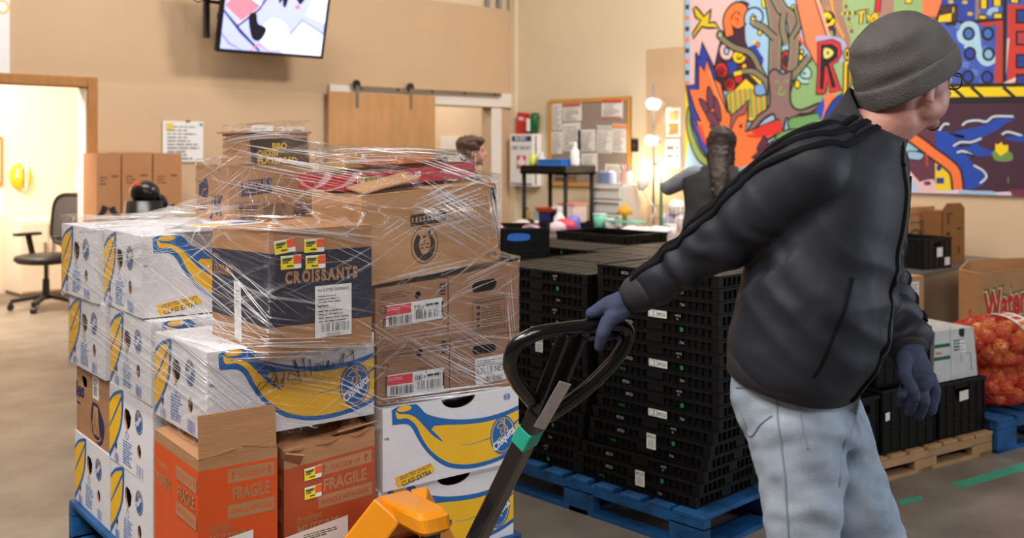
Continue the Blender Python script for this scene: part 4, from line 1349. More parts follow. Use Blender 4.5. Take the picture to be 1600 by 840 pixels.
# blue pallet under the onion sacks
oA = unproj(1547, 712, 2, 0.0) + RU * .06
pallet('pallet', 'blue wooden pallet under the red onion sacks', oA + RU * .0 , RA, (1.0, .55), WOODB, .165, 7, seed=12)
ONI = [mat('onion_%d' % q, c_, .35, var=.15, scale=20) for q, c_ in enumerate(((214, 134, 60), (200, 110, 48), (224, 158, 84), (190, 96, 52)))]
NET = mat('red_net', (214, 44, 30), .5)
def sack(label, at, rx, ry, rz_, seed, tilt=0.0, band=False):
    rr = random.Random(seed)
    r = thing('onion_sack', label, 'sack', at, RA + tilt)
    bm = bmesh.new(); bmesh.ops.create_icosphere(bm, subdivisions=4, radius=1)
    for v in bm.verts:
        p = v.co.copy()
        q = Vec((math.copysign(abs(p.x) ** .8, p.x) * rx, math.copysign(abs(p.y) ** .8, p.y) * ry, math.copysign(abs(p.z) ** .85, p.z) * rz_))
        q += p * .012 * mnoise.noise(p * 5 + Vec((seed, 0, 0)))
        v.co = q + Vec((0, 0, rz_))
    net = bm.copy()
    o = obj('net', net, NET, r); md = o.modifiers.new('w', 'WIREFRAME'); md.thickness = .0028; md.use_replace = True
    bm.free()
    me = bpy.data.meshes.new('onion'); b2 = bmesh.new(); lathe(b2, [(0, -.036), (.02, -.034), (.038, -.012), (.041, .004), (.032, .024), (.012, .036), (.006, .046), (0, .048)], (0, 0, 0), 12); bmesh.ops.recalc_face_normals(b2, faces=b2.faces); b2.to_mesh(me); b2.free()
    for p in me.polygons: p.use_smooth = True
    mes = []
    for m_ in ONI:
        q = me.copy(); q.materials.append(m_); mes.append(q)
    pts, tries = [], 0
    while tries < 6000 and len(pts) < 74:
        tries += 1
        th, ph = rr.uniform(0, 2 * PI), math.acos(rr.uniform(-.75, 1))
        p = Vec((math.cos(th) * math.sin(ph), math.sin(th) * math.sin(ph), math.cos(ph)))
        q = Vec((math.copysign(abs(p.x) ** .8, p.x) * (rx - .038), math.copysign(abs(p.y) ** .8, p.y) * (ry - .038), math.copysign(abs(p.z) ** .85, p.z) * (rz_ - .038) + rz_))
        if all((q - w).length > .066 for w in pts): pts.append(q)
    M_ = Mat.Translation(Vec(at)) @ Mat.Rotation(RA + tilt, 4, 'Z')
    for q in pts:
        o = bpy.data.objects.new('onion', rr.choice(mes)); COL.objects.link(o)
        o.matrix_world = M_ @ Mat.Translation(q) @ Mat.Rotation(rr.uniform(0, 6), 4, (rr.random(), rr.random(), rr.random()))
        tag(o, 'golden onion inside the %s red net sack' % ('upper' if band else 'lower'), 'onion', 'onions in the %s net sack' % ('upper' if band else 'lower'))
    if band:                                                 # printed paper band round the sack
        bm = bmesh.new()
        R2 = []
        for i in range(22):
            t = math.radians(-15 + 150 * i / 21)
            row = []
            for s in (-.06, .06):
                xx = .06 + s + .12 * (i / 21 - .5)
                row.append(bm.verts.new((xx, -math.cos(t) * (ry + .006), rz_ + math.sin(t) * (rz_ + .008))))
            R2.append(row)
        for a, b in zip(R2, R2[1:]): bm.faces.new((a[0], a[1], b[1], b[0]))
        obj('paper_band', bm, PAPER, r)
        bm = bmesh.new()
        for q in range(7):
            i = 3 + q * 2
            t = math.radians(-15 + 150 * i / 21); t2 = math.radians(-15 + 150 * (i + 1.3) / 21)
            vs = []
            for tt, s in ((t, -.03), (t, .03), (t2, .03), (t2, -.03)):
                xx = .06 + s + .12 * (i / 21 - .5)
                vs.append(bm.verts.new((xx, -math.cos(tt) * (ry + .008), rz_ + math.sin(tt) * (rz_ + .010))))
            f = bm.faces.new(vs); f.material_index = q % 2
        obj('band_print', bm, [flat((200, 40, 30)), flat((226, 150, 30))], r)
    return r
sack('lower red net sack full of onions on the blue pallet', oA + RU * .34 + RV * .23 + Vec((0, 0, .168)), .27, .21, .098, 3)
sack('upper red net sack with a printed white band on the blue pallet', oA + RU * .38 + RV * .25 + Vec((0, 0, .352)), .28, .20, .125, 8, .0, True)

# watermelon bin
wA = V(1531, 427, 6.0); wL = V(1498, 419, 6.22)
bz = wA.z
u1 = (Vec((wA.x, wA.y, 0)) - Vec((wL.x, wL.y, 0)))
fr = math.radians(-10)
bu = Vec((math.cos(fr), math.sin(fr), 0)); bv = Vec((-bu.y, bu.x, 0))
o0 = Vec((wA.x, wA.y, 0))
q0 = Vec((wL.x, wL.y, 0))
bb_ = (FW + RT * .55).normalized()
octo = [o0, o0 + bu * .66, o0 + bu * .80 + bb_ * .14, o0 + bu * .80 + bb_ * .50, o0 + bu * .62 + bb_ * .66, q0 + bb_ * .62, q0]
wb_ = thing('watermelon_bin', 'large open brown cardboard bin with red Watermelon lettering', 'box', (wA.x, wA.y, 0.14))
bm = bmesh.new()
zt, z0 = bz - .14, 0.0
n = len(octo)
ctr = sum(octo, Vec((0, 0, 0))) / n
loc = lambda p, z, k=1.0: (p - ctr) * k + ctr - o0 + Vec((0, 0, z))
A_ = [bm.verts.new(loc(p, z0)) for p in octo]; B_ = [bm.verts.new(loc(p, zt)) for p in octo]
C_ = [bm.verts.new(loc(p, zt, .975)) for p in octo]; D_ = [bm.verts.new(loc(p, .02, .975)) for p in octo]
for i in range(n):
    j = (i + 1) % n
    bm.faces.new((A_[i], A_[j], B_[j], B_[i])); bm.faces.new((B_[i], B_[j], C_[j], C_[i])); bm.faces.new((C_[i], C_[j], D_[j], D_[i]))
bm.faces.new(A_[::-1]); bm.faces.new(D_)
obj('body', bm, KRAFT3, wb_)
c = Canvas()
RW, GW = flat((206, 52, 44)), flat((60, 110, 60))
for mm, bld, e in ((GW, .12, 0), (flat((240, 214, 170)), .075, 0), (RW, .04, 0)):
    c.text(mm, 'Watermelon', .045, .33, .24, 'l', .06, 0, bld, width=.86)
c.blob(flat((30, 70, 46)), [(.26, .16), (.40, .20), (.5, .17), (.42, .12)])
g0 = lambda a, b, o: bu * a + bv * (-o) + Vec((0, 0, b))
c.build('lettering', wb_, g0)
c = Canvas(); 
for q in range(3): c.poly(RW, [(.03, .30 + q * .03), (.06, .325 + q * .03), (.06, .345 + q * .03), (.03, .32 + q * .03)])
c.rect(INK, .035, .22, .055, .29)
dq = (q0 - o0).normalized(); nq = Vec((-dq.y, dq.x, 0)); nq = nq if nq.dot(-FW) > 0 else -nq
c.build('side_print', wb_, lambda a, b, o: dq * (u1.length - a - .05) * .8 + nq * o + Vec((0, 0, b)))
pallet('pallet', 'plain wooden pallet under the watermelon bin', (wA.x - .1, wA.y - .02, 0), fr, (.85, .6), WOODP, .14, 6, seed=15)

# long low table along the right wall with cartons on it
tz = .62
tA = V(1500, 413, 7.0)
tab = thing('work_table', 'dark table along the wall holding cartons and a black crate', 'table', (7.2, 1.9, 0))
ty0, ty1 = 3.15, 3.96 # us(1300, 413).y
obj('table_top', box((7.02, ty0, tz - .03), (8.5, ty1, tz), None, .005), mat('table_dark', (84, 84, 84), .4), tab, True)
for xx in (7.08, 8.4):
    for yy in (ty0 + .1, ty1 - .1): obj('leg', box((xx - .02, yy - .02, 0), (xx + .02, yy + .02, tz - .03)), STEEL, tab, True)
cA = V(1417, 418, 7.45)
r = open_crate('open_crate', 'black crate with white tags standing on the table edge by the wall', (cA.x, cA.y - .12, tz), math.radians(-12), (.33, .4, .225))
crate_tag(r, '', .155, .085, .065, .07, PAPER); crate_tag(r, '', .245, .02, .06, .06, PAPER)
kA = V(1405, 400, 7.9)
k = Carton('fruit_carton', 'tan fruit carton with red and green print behind the black crate', 'box', (kA.x, kA.y - .05, tz), math.radians(-8), (.40, .34, .42), KRAFT3, wrap=False)
c = Canvas((0, 0, .40, .42)); c.text(flat((190, 60, 50)), 'FRESH PRODUCE', .02, .35, .035, 'l', 0, 0, .02, width=.28); c.text(GB, 'SUN RIPENED', .06, .29, .03, 'l', 0, 0, .015, width=.24)
for rr_ in (.10, .085): c.stroke(INK, [(.13 + rr_ * 1.1 * math.cos(t), .15 + rr_ * math.sin(t)) for t in (PI * q / 14 for q in range(15))], .008)
c.rect(INK, .27, .18, .29, .23)
k.print('front', c, 'carton_print')
bm = bmesh.new()
fp = [(0, 0), (.22, 0), (.22, .42), (.18, .46), (.04, .46), (0, .42)]
for y in (0, .006):
    bm.faces.new([bm.verts.new((a, y, b)) for a, b in fp])
bmesh.ops.bridge_loops(bm, edges=bm.edges)
fk = thing('flattened_carton', 'tall brown carton standing on end beside the tan fruit carton', 'box', V(1474, 412, 7.75) * 1.0, math.radians(-20)); fk.location.z = tz
bm2 = box((0, .02, 0), (.19, .2, .40)); obj('body', bm2, mat('brown_card_dark', (140, 92, 48), .75, var=.08, scale=5), fk)
obj('flap', bm, MATS['brown_card_dark'], fk)
c = Canvas(); c.stroke(INK, [(.05, .30), (.05, .38), (.09, .38)], .014); c.rect(INK, .03, .22, .07, .24); c.rect(INK, .15, .08, .165, .13); c.rect(INK, .14, .26, .18, .27)
c.build('carton_print', fk, lambda a, b, o: (a, -.001 - o, b))
# tan carton with label on crates beneath
bA = V(1398, 520, 5.75)
k = Carton('label_carton', 'plain tan carton with a white label behind the left hand', 'box', (bA.x, bA.y, 0.34), math.radians(-10), (.27, .3, .42), KRAFT3, wrap=False)
c = Canvas(); c.rect(PAPER, .135, .31, .225, .39); c.lines(INK, .14, .32, .22, .385, 5, .3, .3, 3); k.print('front', c, 'shipping_label')
k2 = Carton('plain_carton', 'plain brown carton underneath the tan carton with a white label', 'box', (bA.x - .03, bA.y - .02, 0.0), math.radians(-10), (.4, .4, .34), KRAFT, wrap=False)
# green tape on the floor
TEAL = mat('teal_floor_tape', (64, 166, 134), .5)
def tape(label, pts):
    P = [unproj(a, b, 2, 0.0) for a, b in pts]
    bm = bmesh.new()
    lo = [bm.verts.new(p + Vec((0, 0, .0004))) for p in P]; hi = [bm.verts.new(p + Vec((0, 0, .0014))) for p in P]
    bm.faces.new(hi)
    for i in range(len(P)): bm.faces.new((lo[i], lo[(i + 1) % len(P)], hi[(i + 1) % len(P)], hi[i]))
    o = obj('floor_tape', bm, TEAL); tag(o, label, 'tape')
tape('long strip of teal tape on the floor in front of the blue pallet', [(1483, 756), (1508, 761), (1680, 712), (1660, 705)])
tape('short strip of teal tape on the floor beside the walking man', [(1404, 781), (1406, 789), (1442, 780), (1440, 774)])
# ------------------------------------------------------------------ things on and before the back wall
def onb(px, py, off=0.0): return unproj(px, py, 1, YB - off)
def ons(px, py, off=0.0): return unproj(px, py, 0, XS - off)

# sliding plywood door on its track
pa, pb = onb(514, 142, .10), onb(680, 158, .10)
sd = thing('sliding_door', 'plywood barn door hanging from a steel track on two rollers', 'door', (pa.x, YB - .10, 0.03))
dw, dh = pb.x - pa.x, pa.z - .03
obj('panel', box((0, 0, 0), (dw, .035, dh), None, .003), PLY, sd)
for hx in (.50 * (onb(558, 145, .1).x - pa.x) / .5, onb(642, 150, .1).x - pa.x):
    bm = bmesh.new(); bx(bm, (hx - .018, -.006, dh - .16), (hx + .018, .0, dh + .07)); h_ = obj('hanger_strap', bm, STEEL, sd)
    bm = bmesh.new(); lathe(bm, [(0, -.012), (.045, -.012), (.045, .012), (0, .012)], (hx, .012, dh + .085), 20, (0, 1, 0)); obj('roller', bm, BLACKM, h_)
ta, tb = onb(553, 142, .09), onb(784, 153, .09)
tr = thing('door_track', 'steel sliding door rail on the white header board', 'rail', (ta.x, YB - .085, dh + .03 + .03))
obj('rail', box((0, 0, 0), (tb.x - ta.x, .01, .04)), STEEL, tr)
for q in range(5):
    bm = bmesh.new(); lathe(bm, [(0, 0), (.014, 0), (.014, .05), (0, .05)], (.1 + q * (tb.x - ta.x - .2) / 4, -.008, .02), 10, (0, 1, 0)); obj('standoff_bolt', bm, BLACKM, tr)

# television on a bracket
tl, trr = unproj(338, 80, 1, YB - .42), unproj(504, 93, 1, YB - .42)
tw = trr.x - tl.x; thh = tw * .60
tv = thing('television', 'black wall television tilted down and showing a bright cattle video', 'television', (tl.x, YB - .42, tl.z))
TM = Mat.Rotation(math.radians(13), 4, 'X')
obj('casing', box((0, 0, 0), (tw, .05, thh), TM, .006), mat('tv_black', (14, 14, 15), .3), tv)
e = .028
bmz = bmesh.new()
for lo, hi in (((0, -.006, 0), (tw, 0, e)), ((0, -.006, thh - e), (tw, 0, thh)), ((0, -.006, e), (e, 0, thh - e)), ((tw - e, -.006, e), (tw, 0, thh - e))): bx(bmz, lo, hi, TM)
obj('bezel', bmz, mat('tv_black'), tv)
c = Canvas((e, e, tw - e, thh - e)); sw, sh = tw, thh
G = lambda a, b: (a * sw, b * sh)
SB = glow((178, 188, 244), .8); SW = glow((226, 232, 255), .95); SD = glow((50, 50, 120), .6); SK = glow((16, 16, 40), .4); SRd = glow((200, 120, 140), 1.0); SBL = glow((120, 130, 220), 1.0)
c.rect(SB, e, e, sw - e, sh - e)
c.poly(SRd, [G(.03, .62), G(.2, .42), G(.34, .66), G(.16, .86)]); c.stroke(SW, [G(.1, .9), G(.36, .66), G(.17, .38)], .03)
c.stroke(SD, [G(.0, .55), G(.2, .28), G(.38, .04)], .03); c.stroke(SD, [G(.16, .36), G(.34, .62), G(.4, .8)], .02)
c.poly(SW, [G(.62, .0), G(1, .0), G(1, .32), G(.76, .52), G(.55, .12)]); c.stroke(SBL, [G(.55, .1), G(.75, .52), G(1.0, .36)], .018); c.stroke(SD, [G(.88, .66), G(1, .54)], .02)
c.poly(SW, [G(.78, .6), G(1, .5), G(1, .95), G(.84, .95)]); c.blob(SW, [G(.36, .25), G(.45, .5), G(.6, .44), G(.64, .2), G(.48, .08)])
c.blob(SK, [G(.25, .5), G(.31, .56), G(.34, .42), G(.42, .36), G(.38, .2), G(.30, .22)])
c.blob(SK, [G(.50, .86), G(.55, .99), G(.7, .97), G(.75, .84), G(.71, .74), G(.67, .8), G(.6, .80), G(.575, .68), G(.55, .7), G(.54, .78), G(.515, .72)]); c.disc(SRd, G(.69, .70), .03, .02)
c.stroke(SBL, [G(.0, .25), G(.1, .12), G(.22, .0)], .02); c.stroke(SRd, [G(.3, .02), G(.36, .14), G(.5, .03)], .02); c.poly(SD, [G(.02, .94), G(.12, .98), G(.2, .9), G(.08, .8)])
c.build('screen', tv, lambda a, b, o: TM @ Vec((a, -.001 - o * .3, b)))
bm = bmesh.new(); bar(bm, TM @ Vec((tw * .35, .05, thh * .5)), Vec((tw * .2, .38, thh * .55)), .05, .05); bar(bm, TM @ Vec((tw * .6, .05, thh * .5)), Vec((tw * .2, .38, thh * .55)), .04, .04); obj('wall_arm', bm, BLACKM, tv)
bm = bmesh.new(); bx(bm, (-.08, .06, .12), (-.03, .10, .58)); bar(bm, (-.05, .08, .45), (.12, .08, .45), .03, .03); obj('bracket', bm, BLACKM, tv)
bm = bmesh.new(); tube(bm, smooth3([(-.06, .08, .50), (-.12, .1, .44), (-.18, .16, .5), (-.24, .3, .62), (-.26, .40, .9)], 5), .008, 6); obj('cable', bm, BLACKM, tv, False, True)

def paper(label, px0, py0, px1, py1, wall='b', hdr=None, seed=1, name='paper', cat='paper', group=None, m=PAPER, off=.0, tilt=0.0, rows=10, extra=None, thick=.002):
    f = onb if wall == 'b' else ons
    a, b = f(px0, py1, off), f(px1, py0, off)
    ax = 0 if wall == 'b' else 1
    w = abs(b[ax] - a[ax]); h = b.z - a.z
    r = thing(name, label, cat, a, 0, group)
    d = Vec((1, 0, 0)) if wall == 'b' else Vec((0, -1, 0))
    nn = Vec((0, -1, 0)) if wall == 'b' else Vec((-1, 0, 0))
    cr, sr = math.cos(tilt), math.sin(tilt)
    mp = lambda x, y, o: d * (x * cr - y * sr) + Vec((0, 0, x * sr + y * cr)) + nn * o
    bm = bmesh.new()
    lo = [bm.verts.new(mp(x, y, 0.0005)) for x, y in ((0, 0), (w, 0), (w, h), (0, h))]; hi = [bm.verts.new(mp(x, y, thick)) for x, y in ((0, 0), (w, 0), (w, h), (0, h))]
    bm.faces.new(hi); bm.faces.new(lo[::-1])
    for i in range(4): bm.faces.new((lo[i], lo[(i + 1) % 4], hi[(i + 1) % 4], hi[i]))
    obj('sheet', bm, m, r)
    c = Canvas()
    TXT = flat((128, 128, 132))
    c.lines(TXT, w * .1, h * .07, w * .92, h * (.80 if hdr else .93), rows, .35, .5, seed)
    if hdr:
        c.rect(hdr, w * .03, h * .84, w * .97, h * .97)
        c.rect(hdr, w * .03, h * .03, w * .97, h * .09) if seed % 2 else None
    if extra: extra(c, w, h)
    c.build('lettering', r, lambda x, y, o: mp(x, y, thick + o))
    return r
def wb(c, w, h):
    c.rect(flat((236, 206, 90)), w * .08, h * .78, w * .24, h * .95); c.rect(flat((60, 170, 130)), w * .9, h * .9, w * .97, h * .96); c.rect(INK, w * .55, h * .985, w * .66, h * 1.02)
paper('white notice board sheet with small yellow picture clipped to the back wall', 254, 190, 317, 253, 'b', None, 4, 'notice_sheet', m=WHT, off=.03, extra=wb, thick=.008)
paper('white sheet on the back wall behind the flatbread carton', 392, 196, 426, 240, 'b', None, 5, m=WHT, off=.03)
paper('white photo sheet on the back wall next to the plywood door', 440, 198, 474, 240, 'b', None, 6, m=WHT, off=.03, extra=lambda c, w, h: c.rect(flat((120, 130, 90)), w * .5, h * .7, w * .9, h * .9))
# white board at the top left
wbx = thing('hanging_board', 'white panel with a yellow ring hung high at the left edge', 'panel', onb(-60, 118))
xr = onb(14, 60).x - wbx.location.x
obj('board', box((0, -.02, 0), (xr, 0, 1.1), None, .003), WHT, wbx)
c = Canvas(); c.stroke(flat((240, 200, 60)), [(.05 * math.cos(t), .05 * math.sin(t)) for t in (2 * PI * q / 24 for q in range(24))], .014, True)
pr = onb(2, 11) - Vec(wbx.location); c.build('ring_print', wbx, lambda a, b, o: (pr.x + a, -.0205 - o, pr.z + b))

# tall cartons leaning on the back wall
def tall(label, x0, x1, ytop, seed):
    a, b = onb(x0, ytop, .34), onb(x1, ytop, .34)
    k = Carton('tall_carton', label, 'box', (a.x, YB - .34, 0), 0, (b.x - a.x - .008, .28, a.z), mat('kraft_back', (186, 132, 88), .75, var=.06, scale=4), group='tall brown cartons against the back wall', wrap=False)
    w, h = k.w, k.h
    c = Canvas((0, 0, w, h))
    y = h - .52
    c.stroke(INK, [(-.05 + w * .1, y + .01), (w * .12, y), (w * .28, y + .04), (w * .36, y + .08)], .05, False, 5, (.6, 1.2)) if seed != 2 else None
    c.stroke(INK, [(w * .62, y + .07), (w * .7, y + .03), (w * .9, y), (w + .05, y + .02)], .05, False, 5, (1.2, .6))
    c.lines(flat((120, 84, 56)), w * .12, h - .26, w * .45, h - .18, 3, .5, .3, seed); c.lines(flat((120, 84, 56)), w * .6, h - .2, w * .9, h - .17, 1, .6, .2, seed)
    k.print('front', c, 'carton_print')
    k.seam(MATS['kraft_back'])
tall('narrow tall brown carton beside the oak door frame', 151, 190, 240, 1)
tall('tall brown carton in the middle against the back wall', 191, 239, 239, 2)
tall('tall brown carton nearest the white notice sheet on the back wall', 240, 285, 240, 3)
# machine head between the cartons and the load
mp_ = V(226, 300, 7.2)
mh = thing('vacuum_cleaner', 'black and grey floor machine with a red cap before the tall cartons', 'vacuum', (mp_.x, mp_.y, 0))
zc = mp_.z
bm = bmesh.new(); ell(bm, (0, 0, zc), (.10, .12, .085)); obj('head', bm, mat('machine_black', (26, 26, 28), .3), mh, False, True)
bm = bmesh.new(); lathe(bm, [(0, .08), (.05, .075), (.082, .055), (.09, .035), (.086, .03), (0, .03)], (0, 0, zc), 20); obj('cap', bm, flat((214, 60, 30), .35), mh, False, True)
bm = bmesh.new(); lathe(bm, [(.0, .0), (.084, .0), (.088, .03), (0, .031)], (0, 0, zc + .005), 20); obj('grey_band', bm, STEEL, mh)
bm = bmesh.new(); lathe(bm, [(0, 0), (.17, 0), (.2, .06), (.2, .5), (.13, zc - .06), (0, zc - .05)], (0, 0, 0), 20); obj('body', bm, mat('machine_black'), mh, False, True)
bm = bmesh.new(); tube(bm, [(.05, -.02, zc - .02), (.11, -.05, zc - .05), (.13, -.06, zc - .14)], .03, 10); obj('hose', bm, mat('machine_black'), mh, False, True)

# ------------------------------------------------------------------ office through the doorway
def floor_at(px, py): return unproj(px, py, 2, 0.0)
ch = floor_at(72, 482)
of = thing('office_chair', 'black mesh office chair on castors in the bright office doorway', 'chair', (ch.x, ch.y, 0), math.radians(-75))
FB = mat('chair_black', (24, 24, 26), .5); MESHB = mat('chair_mesh', (70, 66, 66), .7)
for q in range(5):
    t = 2 * PI * q / 5 + .3
    d = Vec((math.cos(t), math.sin(t), 0))
    bm = bmesh.new(); bar(bm, d * .03 + Vec((0, 0, .12)), d * .30 + Vec((0, 0, .085)), .05, .035, (0, 0, 1), .006); l_ = obj('base_arm', bm, FB, of)
    bm = bmesh.new(); lathe(bm, [(0, -.022), (.03, -.022), (.03, .022), (0, .022)], d * .30 + Vec((0, 0, .03)), 14, Vec((-d.y, d.x, 0))); bx(bm, d * .30 + Vec((-.012, -.012, .03)), d * .30 + Vec((.012, .012, .075))); obj('castor', bm, FB, l_)
bm = bmesh.new(); lathe(bm, [(0, .09), (.035, .09), (.03, .28), (.018, .28), (.018, .42), (0, .42)], (0, 0, 0), 14); obj('gas_column', bm, FB, of)
bm = bmesh.new(); loft(bm, [(Vec((0, 0, .43)), Vec((1, 0, 0)), Vec((0, 1, 0)), .22, .22), (Vec((0, 0, .46)), Vec((1, 0, 0)), Vec((0, 1, 0)), .26, .25), (Vec((0, .01, .495)), Vec((1, 0, 0)), Vec((0, 1, 0)), .255, .245), (Vec((0, .01, .51)), Vec((1, 0, 0)), Vec((0, 1, 0)), .20, .20)], 28, 3); obj('seat', bm, FB, of, False, True)
bk = lambda x, z: Vec((x, .24 + .10 * (z - .55) + .25 * (x / .3) ** 2 * -.25, z))
bm = bmesh.new()
lp = [bk(.22 * math.cos(t) * (1 if abs(math.sin(t)) < .8 else 1), .83 + .24 * math.sin(t)) for t in (2 * PI * q / 28 for q in range(28))]
lp = [bk(math.copysign(abs(math.cos(t)) ** .5, math.cos(t)) * .235, .82 + math.copysign(abs(math.sin(t)) ** .5, math.sin(t)) * .24) for t in (2 * PI * q / 40 for q in range(40))]
tube(bm, lp, .018, 8, True); bf = obj('backrest_frame', bm, FB, of, False, True)
bm = bmesh.new(); bm.faces.new([bm.verts.new(p) for p in lp]); bmesh.ops.triangulate(bm, faces=bm.faces); o = obj('backrest_mesh', bm, MESHB, of); md = o.modifiers.new('s', 'SOLIDIFY'); md.thickness = .004
bm = bmesh.new(); bar(bm, (0, .05, .42), (0, .26, .48), .06, .03); bar(bm, (0, .25, .47), (-.15, .255, .62), .05, .025, (0, 1, 0)); bar(bm, (0, .25, .47), (.15, .255, .62), .05, .025, (0, 1, 0)); obj('back_bracket', bm, FB, of)
for sx in (-1, 1):
    bm = bmesh.new(); bar(bm, (sx * .2, .06, .45), (sx * .29, .06, .47), .05, .02); bar(bm, (sx * .285, .06, .46), (sx * .30, .02, .67), .05, .022, (1, 0, 0)); a_ = obj('arm_post', bm, FB, of)
    bm = bmesh.new(); bx(bm, (sx * .30 - .045, -.12, .67), (sx * .30 + .045, .14, .70), None, .012); obj('arm_pad', bm, FB, a_)
cb = unproj(32, 455, 1, YO - .5); ce = unproj(118, 455, 1, YO - .5)
zt_ = unproj(60, 343, 1, YO - .5).z
cabn = thing('filing_cabinet', 'cream low cabinet behind the office chair', 'cabinet', (cb.x, YO - .5, 0))
cw_ = ce.x - cb.x
obj('body', box((0, 0, .04), (cw_, .48, zt_), None, .004), mat('cabinet_cream', (232, 222, 206), .5), cabn)
obj('plinth', box((.02, .02, 0), (cw_ - .02, .48, .04)), flat((150, 130, 110)), cabn)
for q in (0, 1):
    d_ = obj('door', box((.01 + q * cw_ / 2, -.016, .06), (cw_ / 2 - .01 + q * cw_ / 2, 0, zt_ - .03), None, .003), mat('cabinet_cream'), cabn)
    obj('handle', box((cw_ / 2 + (-.05 if q == 0 else .03), -.035, zt_ * .55), (cw_ / 2 + (-.03 if q == 0 else .05), -.016, zt_ * .55 + .12)), STEEL, d_)
hp = unproj(32, 276, 1, YO)
hm = thing('helmet_plaque', 'yellow half helmet with white stripe hung on the office wall', 'wall decoration', hp)
bm = bmesh.new(); ell(bm, (0, 0, 0), (.112, .10, .145), None, 20); obj('shell', bm, flat((246, 190, 40), .3), hm, False, True)
bm = bmesh.new()
for i in range(13):
    t0, t1 = math.radians(-85 + 170 * i / 13), math.radians(-85 + 170 * (i + 1) / 13)
    vs = [bm.verts.new((.025 + s, -math.cos(t) * .1005 * math.cos((.025 + s) / .112 * 1.0), math.sin(t) * .1465)) for t, s in ((t0, -.022), (t0, .022), (t1, .022), (t1, -.022))]
    bm.faces.new(vs)
obj('stripe', bm, WHT, hm)
bm = bmesh.new(); ell(bm, (-.055, -.075, .01), (.026, .02, .03), None, 12); obj('emblem', bm, flat((200, 200, 190)), hm, False, True)
bm = bmesh.new(); ell(bm, (.0, -.096, .0), (.008, .006, .13), None, 8); obj('dark_seam', bm, flat((60, 60, 50)), hm)
fp0 = unproj(-30, 290, 1, YO); fp1 = unproj(3, 213, 1, YO)
pf = thing('framed_picture', 'oak framed picture at the left edge of the office wall', 'picture', fp0)
obj('frame', box((0, -.03, 0), (fp1.x - fp0.x, 0, fp1.z - fp0.z), None, .004), OAK, pf); obj('picture', box((.03, -.034, .03), (fp1.x - fp0.x - .03, -.03, fp1.z - fp0.z - .03)), WHT, pf)
q0_ = unproj(-30, 338, 1, YO); q1_ = unproj(5, 296, 1, YO)
pw = thing('wall_poster', 'white poster sheet under the framed picture in the office', 'poster', q0_); obj('sheet', box((0, -.006, 0), (q1_.x - q0_.x, 0, q1_.z - q0_.z)), WHT, pw)
dk = thing('office_desk', 'light wood desk top at the left edge of the office', 'desk', (floor_at(0, 480).x - .95, floor_at(0, 480).y + .0, 0))
obj('desk_top', box((0, 0, .70), (.92, .7, .735), None, .004), mat('desk_wood', (206, 168, 118), .5), dk)
for xx in (.03, .85):
    for yy in (.03, .62): obj('leg', box((xx, yy, 0), (xx + .04, yy + .04, .70)), STEEL, dk)
for i, (a, b, c_, d_, nm) in enumerate(((118, 262, 132, 300, 'office_sheet'), (106, 240, 118, 275, 'office_sheet'))):
    g0_, g1_ = unproj(a, d_, 1, YO), unproj(c_, b, 1, YO)
    o = obj('wall_sheet', box((g0_.x, YO - .006, g0_.z), (g1_.x, YO, g1_.z)), flat((236, 220, 200) if i else (250, 248, 244))); tag(o, ['white sheet on the office wall near the door jamb', 'pale sheet on the office wall above the cabinet'][i], 'paper')
struct('trim_7', box((xdr - .012, YB - .01, 0), (xdr, YB + T, zd), None, .002), WHITEP)

# ------------------------------------------------------------------ right wall: bulletin board, first aid, shelf cart
b0, b1 = ons(859, 290), ons(987, 150)
wy = b0.y - b1.y; hz = b1.z - b0.z
bb = thing('bulletin_board', 'grey cork bulletin board in an oak frame on the side wall', 'board', b0)
obj('cork', box((-.02, -wy, 0), (0, 0, hz)), mat('grey_cork', (150, 136, 124), .85, var=.06, scale=30), bb)
fwid = .045
for nm, lo, hi in (('frame_top', (-.03, -wy, hz - fwid), (0, 0, hz)), ('frame_bottom', (-.03, -wy, 0), (0, 0, fwid)), ('frame_side', (-.03, -fwid, fwid), (0, 0, hz - fwid)), ('frame_side', (-.03, -wy, fwid), (0, -wy + fwid, hz - fwid))): obj(nm, box(lo, hi, None, .004), mat('oak_light', (206, 148, 70), .45, var=.1, scale=6, stretch=(4, 4, 1)), bb)
RDH = flat((214, 60, 50))
GP = 'papers pinned on the bulletin board'
for i, (a, b, c_, d_, hdr, lab, tl_) in enumerate((
        (863, 160, 878, 203, None, 'tall white paper pinned at the far top corner of the board', 0), (880, 161, 909, 190, RDH, 'red headed calendar sheet, left of the two on the board', .02), (940, 154, 973, 185, RDH, 'red headed calendar sheet, right of the two on the board', -.02),
        (862, 205, 879, 240, None, 'white paper pinned below the tall one at the board edge', 0), (880, 192, 908, 236, None, 'pale paper pinned below the left calendar sheet', .03), (903, 202, 930, 236, None, 'white paper pinned in the centre of the board', 0),
        (932, 195, 955, 239, flat((190, 200, 190)), 'white green lined paper pinned right of centre on the board', -.03), (955, 192, 980, 237, flat((236, 150, 90)), 'orange headed flyer pinned at the right side of the board', -.06), (909, 240, 934, 268, None, 'pale paper pinned low in the middle of the board', .03),
        (945, 256, 978, 285, None, 'white wide paper pinned in the lower right board corner', -.03))):
    paper(lab, a, b, c_, d_, 's', hdr, i + 3, 'pinned_paper', 'paper', GP, PAPER, .02, tl_, 9)
# photo prints low on the board
for a, b, col in ((868, 268, (90, 66, 40)), (886, 266, (130, 90, 50))):
    pp = paper('small brown photo pinned at the bottom of the board, %s' % ('far one' if a == 868 else 'near one'), a, b, a + 15, b + 18, 's', None, 3, 'pinned_photo', 'photo', None, flat(col), .02, 0, 2)
